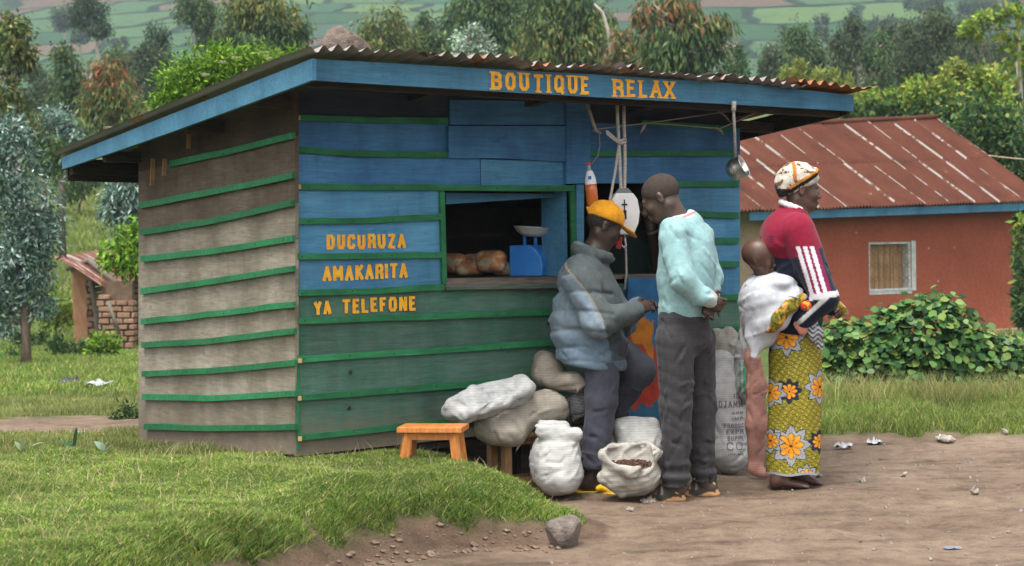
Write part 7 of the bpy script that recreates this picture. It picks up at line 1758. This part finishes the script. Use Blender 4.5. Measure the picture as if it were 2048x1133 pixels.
# jacket
f = Field(C_(1480, 690, -.36), C_(1730, 395, .36), .006)
f.cap(C_(1582, 462), C_(1588, 540), .118, .130, .05, (1, 1.12, 1)); f.cap(C_(1588, 540), C_(1592, 640), .132, .140, .05)
f.ell(C_(1560, 470, 0), (.10, .17, .10), .05); f.ell(C_(1548, 492, 0), (.07, .15, .055), .05); f.cap(C_(1586, 425), C_(1582, 455), .075, .11, .03)
f.chain([C_(1596, 464, -.14), C_(1646, 592, -.21)], [.092, .072], .03); f.chain([C_(1650, 598, -.21), C_(1612, 634, -.165)], [.07, .056], .025); f.chain([C_(1594, 464, .15), C_(1640, 592, .21), C_(1662, 612, .07)], [.09, .07, .056], .03)
f.cap(C_(1596, 385), C_(1588, 432), .075, .058, .012, mode='sub'); f.plane(C_(1590, 668), np.array([0, 0, -1.0]), .02)
f.ripple(.005, 22, 41); f.folds(.0028, .13, (.7, .3, -.7), 79, 1.6); f.creases(26, 181, (.06, .15), .0085, (.5, .2, -.8), add=.45); f.creases(12, 182, (.04, .09), .009, (1, .2, .2), C_(0, 615)[2], C_(0, 550)[2])
def jac(V):
    X, Z = V[:, 0], V[:, 2]; bz_ = C_(0, 503)[2]; c = np.tile(np.array((0.012, 0.016, 0.032)), (len(V), 1))
    px = C_(1500, 500)[0]; sc3 = ppm(Yc - .2); PX = 1024 + (X / (V[:, 1])) * FPX; dz = (C_(1600, 500)[2] - Z) * sc3; PY = 500 + dz
    bur = PY < 503 + 14 * np.sin((PX - 1520) * .03); c[bur] = (0.225, 0.011, 0.034)
    u = PX - (1594 + (PY - 495) * .285); nr = (V[:, 1] < Yc - .10) & (PY > 492) & (PY < 592); inb = nr & (u > -3) & (u < 44); c[inb] = (0.21, 0.015, 0.07)
    for a in (-1, 13, 27): c[nr & (u > a) & (u < a + 8.5)] = (0.68, 0.66, 0.68)
    cuff = (np.abs(PY - 592 - (PX - 1640) * -.15) < 6) & (V[:, 1] < Yc - .08) & (PX > 1618); c[cuff] = (0.62, 0.62, 0.64)
    d = np.abs((PY - 606) + (PX - 1640) * .9); c[(d < 6) & (PY > 597) & (V[:, 1] < Yc - .14)] = (0.58, 0.60, 0.58)
    lg = (np.abs(PX - 1544) < 5) & (np.abs(PY - 478) < 8) & (np.sin(PY * 1.4) > -.2) & (V[:, 1] < Yc); c[lg] = (0.03, 0.012, 0.05); return c
f.build('jacket', M['cloth'], wom, jac, off=wo)
f = Field(C_(1550, 440, -.14), C_(1620, 390, .14), .0045)
for k in range(14):
    a, b = 2 * math.pi * k / 14, 2 * math.pi * (k + 1) / 14; g_ = lambda t: C_(1586 + 24 * math.cos(t), 414 + 9 * math.cos(t), .066 * math.sin(t))
    f.cap(g_(a), g_(b), .0125, .0125, .008, (1, 1, 1.2))
f.build('collar', M['cloth'], wom, np.array((0.72, 0.72, 0.72)), off=wo)
# skirt: printed cloth tube
nt, nzk = 200, 300; vs, cs = np.zeros((nzk + 1, nt, 3)), np.zeros((nzk + 1, nt, 3)); sY = ppm(Yc)
ypx = np.linspace(632, 946, nzk + 1); lx = np.interp(ypx, [632, 660, 710, 800, 946], [1548, 1543, 1537, 1536, 1532]); rx_ = np.interp(ypx, [632, 660, 710, 800, 946], [1632, 1638, 1643, 1642, 1640])
th = np.linspace(0, 2 * math.pi, nt, endpoint=False)
SKU = []
for j in range(nzk + 1):
    cx, hw = (lx[j] + rx_[j]) / 2, (rx_[j] - lx[j]) / 2; c0_ = C_(cx, ypx[j]); r = hw / sY
    fold = 1 + .022 * np.sin(th * 3 + ypx[j] * .012) * (j / nzk) + .012 * np.sin(th * 7 + 1.2 + ypx[j] * .02) + .006 * np.sin(th * 2 - ypx[j] * .09)
    vs[j, :, 0] = c0_[0] + r * np.sin(th) * fold; vs[j, :, 1] = c0_[1] - r * .92 * np.cos(th) * fold; vs[j, :, 2] = c0_[2] + .004 * np.sin(th * 5)
    tt = (th + math.pi) % (2 * math.pi) - math.pi
    SKU.append(np.stack([cx + hw * np.sin(np.clip(tt, -1.57, 1.57)) + hw * (np.abs(tt) > 1.57) * (tt - np.sign(tt) * 1.57), np.full(nt, ypx[j])], -1))
U = np.stack(SKU); px_, py_ = U[..., 0], U[..., 1]
row = np.floor(py_ / 7.0); wv = np.abs(((py_ + 2.2 * np.sin(px_ * .42 + row * 2.1)) % 7.0) - 3.5)
base = np.zeros(U.shape[:2] + (3,)); base[:] = (0.265, 0.225, 0.012); base[wv < .8] = (0.085, 0.07, 0.012)
dots = (np.sin(px_ * .55 + row * 1.9) > .86) & (wv > 1.6) & (wv < 3); base[dots] = (0.52, 0.47, 0.20)
def flower(cx, cy, R, kind=0, rot=0.0):
    dx, dy = px_ - cx, py_ - cy; r = np.hypot(dx, dy); a = np.arctan2(dy, dx) + rot
    star = R * (1.05 + .62 * np.abs(((a * 8 / (2 * math.pi)) % 1) - .5) * 2); fill = (0.015, 0.02, 0.05) if kind else (0.36, 0.37, 0.38)
    base[r < star + 1.6] = (0.02, 0.022, 0.04); base[r < star - .6] = fill
    if not kind: base[(r < star - .6) & (np.sin(a * 40) > .75)] = (0.22, 0.23, 0.25)
    pet = np.abs(np.cos(a * 4)); rim = R * (.42 + .58 * np.sqrt(pet)); base[r < rim + 1.6] = (0.02, 0.015, 0.02); ins = (r < rim) & (pet > .22) & (r > R * .14); base[ins] = (0.72, 0.27, 0.01)
    base[ins & (r > R * .62) & (pet > .9)] = (0.80, 0.36, 0.03); base[r < R * .12] = (0.05, 0.04, 0.02)
for a in ((1567, 672, 23), (1572, 778, 15, 1), (1636, 772, 21), (1538, 784, 18), (1575, 886, 25), (1634, 880, 14, 1), (1538, 880, 15), (1640, 660, 20), (1607, 950, 16), (1500, 700, 22), (1680, 720, 22), (1690, 860, 24), (1480, 830, 22)): flower(*a)
base[py_ > 941] = (0.30, 0.30, 0.32)
i = np.arange(nzk)[:, None] * nt; k = np.arange(nt)[None, :]; k2 = (k + 1) % nt
Fq = np.stack([i + k, i + k2, i + nt + k2, i + nt + k], -1).reshape(-1, 4)
M['print'] = mat_vcol('wax_print_cotton', 0.75, 30, 0.14, 200, 0.15, 0.001, 0.25)
mesh_obj('skirt', vs.reshape(-1, 3) - wo, Fq, M['print'], wom, True, col=base.reshape(-1, 3))
# white carrying cloth
f = Field(C_(1440, 750, -.36), C_(1660, 520, .34), .006)
f.ell(C_(1534, 602, -.02), (.146, .165, .155), .05); f.ell(C_(1522, 650, -.02), (.098, .13, .13), .05); f.chain([C_(1512, 680, -.08), C_(1508, 712, -.10)], [.062, .022], .03, (1, .8, 1)); f.ell(C_(1560, 566, -.04), (.095, .155, .060), .04); f.chain([C_(1530, 650, -.12), C_(1556, 640, -.16), C_(1590, 600, -.18)], [.05, .05, .035], .04)
f.cap(C_(1565, 600, -.14), C_(1598, 584, -.17), .05, .02, .04)
f.ripple(.003, 20, 51, (1.2, 1.2, 1)); f.folds(.004, .10, (.2, .2, 1), 81, 1.0); f.folds(.0018, .05, (-.3, .2, 1), 82, 1.4); f.creases(12, 183, (.14, .26), .006, (1, .1, .12), C_(0, 640)[2], C_(0, 550)[2], .5); f.creases(12, 184, (.10, .2), .006, (.7, .1, .9), C_(0, 715)[2], C_(0, 600)[2], .5)
f.build('carrying_cloth', M['cloth'], wom, np.array((0.50, 0.515, 0.55)), off=wo, relax=3)
def olive(V):
    n = wob(V[:, 0] * 30, V[:, 2] * 30, 1, 0, 7); c = np.tile(np.array((0.20, 0.18, 0.02)), (len(V), 1)); c[n > .3] = (0.62, 0.28, 0.02); c[n > .65] = (0.40, 0.42, 0.42); c[np.abs(n) < .07] = (0.03, 0.03, 0.03); return c
f = Field(C_(1530, 670, -.34), C_(1730, 570, .3), .006)
f.chain([C_(1536, 668, -.165), C_(1556, 640, -.215), C_(1580, 614, -.225), C_(1606, 596, -.21)], [.022, .030, .030, .024], .02, (1, .6, 1)); f.ripple(.004, 60, 5)
f.build('waist_sash', M['cloth'], wom, olive, off=wo)
f = Field(C_(1640, 660, -.2), C_(1720, 580, .2), .006); f.chain([C_(1662, 606, .0), C_(1676, 616, -.02), C_(1690, 626, -.02)], [.022, .026, .022], .02, (1, .8, 1)); f.ripple(.003, 60, 6)
f.build('sash_end', M['cloth'], wom, lambda V: olive(V) * .7, off=wo)
f = Field(C_(1580, 650, -.35), C_(1660, 580, -.05), .0055); f.ell(C_(1618, 613, -.21), (.052, .030, .030), .02); f.ripple(.004, 60, 7)
def redfl(V):
    n = wob(V[:, 0] * 45, V[:, 2] * 45, 1, 0, 6); c = np.tile(np.array((0.55, 0.05, 0.02)), (len(V), 1)); c[n > .25] = (0.72, 0.30, 0.04); c[n < -.55] = (0.60, 0.58, 0.54); return c
f.build('red_bundle', M['cloth'], wom, redfl, off=wo)
f = Field(C_(1575, 715, -.32), C_(1665, 625, -.02), .0055); f.chain([C_(1600, 648, -.155), C_(1606, 662, -.16)], [.030, .026], .02, (1, .6, 1)); f.ripple(.004, 70, 8); f.build('pink_cloth', M['cloth'], wom, np.array((0.62, 0.25, 0.19)), off=wo)
f = Field(C_(1595, 725, -.32), C_(1665, 625, -.02), .0055); f.chain([C_(1622, 644, -.16), C_(1632, 668, -.15), C_(1640, 694, -.13)], [.030, .032, .016], .02, (1, .6, 1)); f.ripple(.004, 70, 9)
f.build('wavy_cloth', M['cloth'], wom, lambda V: np.where((np.sin(V[:, 2] * 260 + 2.5 * np.sin(V[:, 0] * 120)) > .15)[:, None], np.array((0.56, 0.57, 0.58)), np.array((0.10, 0.11, 0.13))), off=wo)
# baby
bab, bb = person('person', 1530, 690, Yc, 'baby with bare dark head tied on the woman\'s back in white cloth')
bb2 = C_(1530, 690); bab.location = bb2
hc4, hR4 = C_(1520, 517, -.06), hdir(math.radians(-18), math.radians(6)); s4 = .80
f = Field(C_(1470, 700, -.22), C_(1600, 470, .16), .005)
head(f, hc4, hR4, s4); f.ell(hc4 + hR4 @ np.array([-.012, 0, .026]), (.085, .070, .074), .02, hR4); f.cap(hc4 + np.array([0, 0, -.06]), C_(1532, 572, -.03), .035, .045, .02); f.cap(C_(1532, 580, -.02), C_(1530, 650, -.02), .075, .08, .03)
for e in (-1, 1): f.chain([C_(1535, 578, .08 * e - .02), C_(1562, 590, .09 * e), C_(1572, 575, .05 * e)], [.028, .024, .020], .02); f.chain([C_(1532, 655, .07 * e), C_(1565, 640, .13 * e)], [.04, .032], .02)
f.build('body', M['skin'], bab, headcol(hc4, hR4, s4, (0.085, 0.040, 0.026)), off=bb2)
hair(bab, bb2, hc4, hR4, s4, (.75, 0, -.45), .035, 1.14)

# ---------------------------------------------------------------- seller inside
vq = KM @ kfront(1262, 500, 0.36); Yv = vq.y
D_ = lambda px, py, dy=0.0: wpt(px, py, Yv + dy)
ven = empty('person', (vq.x, Yv, zf)); tag(ven, 'seller in dark clothes inside the hatch, hand raised to the face', 'person'); vo = np.array(ven.location)
hc5, hR5 = D_(1262, 408, 0), hdir(math.radians(-40), math.radians(10)); f = Field(D_(1170, 850, -.42), D_(1345, 350, .36), .007); f.lo[2] = min(f.lo[2], zf - .02)
f = Field((D_(1170, 0, 0)[0], Yv - .42, zf - .02), (D_(1350, 0, 0)[0], Yv + .4, D_(1262, 350)[2]), .007)
head(f, hc5, hR5, .95); f.cap(D_(1258, 430), D_(1252, 475), .05, .06, .03); f.chain([D_(1252, 490), D_(1250, 560), D_(1250, 640)], [.1, .11, .12], .05)
f.chain([D_(1290, 490, -.02), D_(1318, 555, -.12), D_(1306, 462, -.20), D_(1298, 440, -.21)], [.05, .042, .03, .026], .02); hand(f, D_(1299, 446, -.21), np.array([-.25, .05, 1.0]), np.array([-1, .2, -.1]), .92, .45, 1)
f.chain([D_(1212, 490, .02), D_(1200, 570, -.05), D_(1240, 590, -.18)], [.05, .042, .03], .02); hand(f, D_(1242, 590, -.19), np.array([.9, -.3, 0]), np.array([0, -.3, -1.0]), .92, .4, -1)
for e in (-1, 1): f.chain([D_(1250 + 22 * e, 650, 0), (D_(1250 + 24 * e, 0)[0], Yv - .22, zf + .42), (D_(1250 + 24 * e, 0)[0], Yv - .2, zf + .06)], [.08, .06, .04], .03); f.cap((D_(1250 + 24 * e, 0)[0], Yv - .2, zf + .03), (D_(1250 + 24 * e, 0)[0], Yv - .33, zf + .025), .035, .028, .02)
f.build('body', M['skin'], ven, lambda V: np.where((V[:, 2] > D_(0, 447)[2] - 0.0)[:, None] & (V[:, 0] > D_(1288, 0)[0])[:, None], np.array((0.12, 0.05, 0.03)), headcol(hc5, hR5, .95, (0.06, 0.032, 0.022))(V)), off=vo)  # raised hand painted lighter and oranger, as if lit
hair(ven, vo, hc5, hR5, .95)
f = Field((D_(1170, 0, 0)[0], Yv - .42, zf + .3), (D_(1350, 0, 0)[0], Yv + .4, D_(1262, 440)[2]), .008)
f.cap(D_(1252, 510), D_(1250, 640), .135, .15, .05, (1, .95, 1)); f.cap(D_(1215, 488, .02), D_(1288, 488, -.02), .075, .075, .05); f.chain([D_(1290, 492, -.02), D_(1318, 553, -.12)], [.072, .062], .03); f.chain([D_(1212, 492, .02), D_(1200, 570, -.05)], [.072, .062], .03)
f.plane((0, 0, zf + .38), (0, 0, -1.0), .02); f.cap(D_(1258, 440), D_(1254, 475), .062, .055, .01, mode='sub'); f.ripple(.006, 30, 61)
f.build('dark_shirt', M['cloth'], ven, np.array((0.018, 0.030, 0.028)), off=vo)
wd = unitv(D_(1298, 440, -.21) - D_(1306, 462, -.20)); wc = D_(1306, 464, -.20); mb = MB(); q = Vector(wd).to_track_quat('Z', 'Y').to_matrix()
mb.lathe([(.034, -.008), (.038, -.006), (.038, .006), (.034, .008)], Vector(wc - vo), 20, q).build('wristwatch', M['cap_grey'], ven, True)

# ================================================================== AIR
hzb = MB().box((0, 640, 120), (2200, 1400, 244))
M['haze'] = bpy.data.materials.new('thin_haze'); M['haze'].use_nodes = True
_n, _l = M['haze'].node_tree.nodes, M['haze'].node_tree.links; _n.clear()
_o = _n.new('ShaderNodeOutputMaterial'); _v = _n.new('ShaderNodeVolumePrincipled')
_v.inputs['Color'].default_value = (0.58, 0.70, 0.78, 1); _v.inputs['Density'].default_value = 0.00055; _v.inputs['Anisotropy'].default_value = 0.2
_l.new(_v.outputs[0], _o.inputs['Volume'])
tag(hzb.build('haze', M['haze']), 'thin pale haze over the valley', kind='stuff')
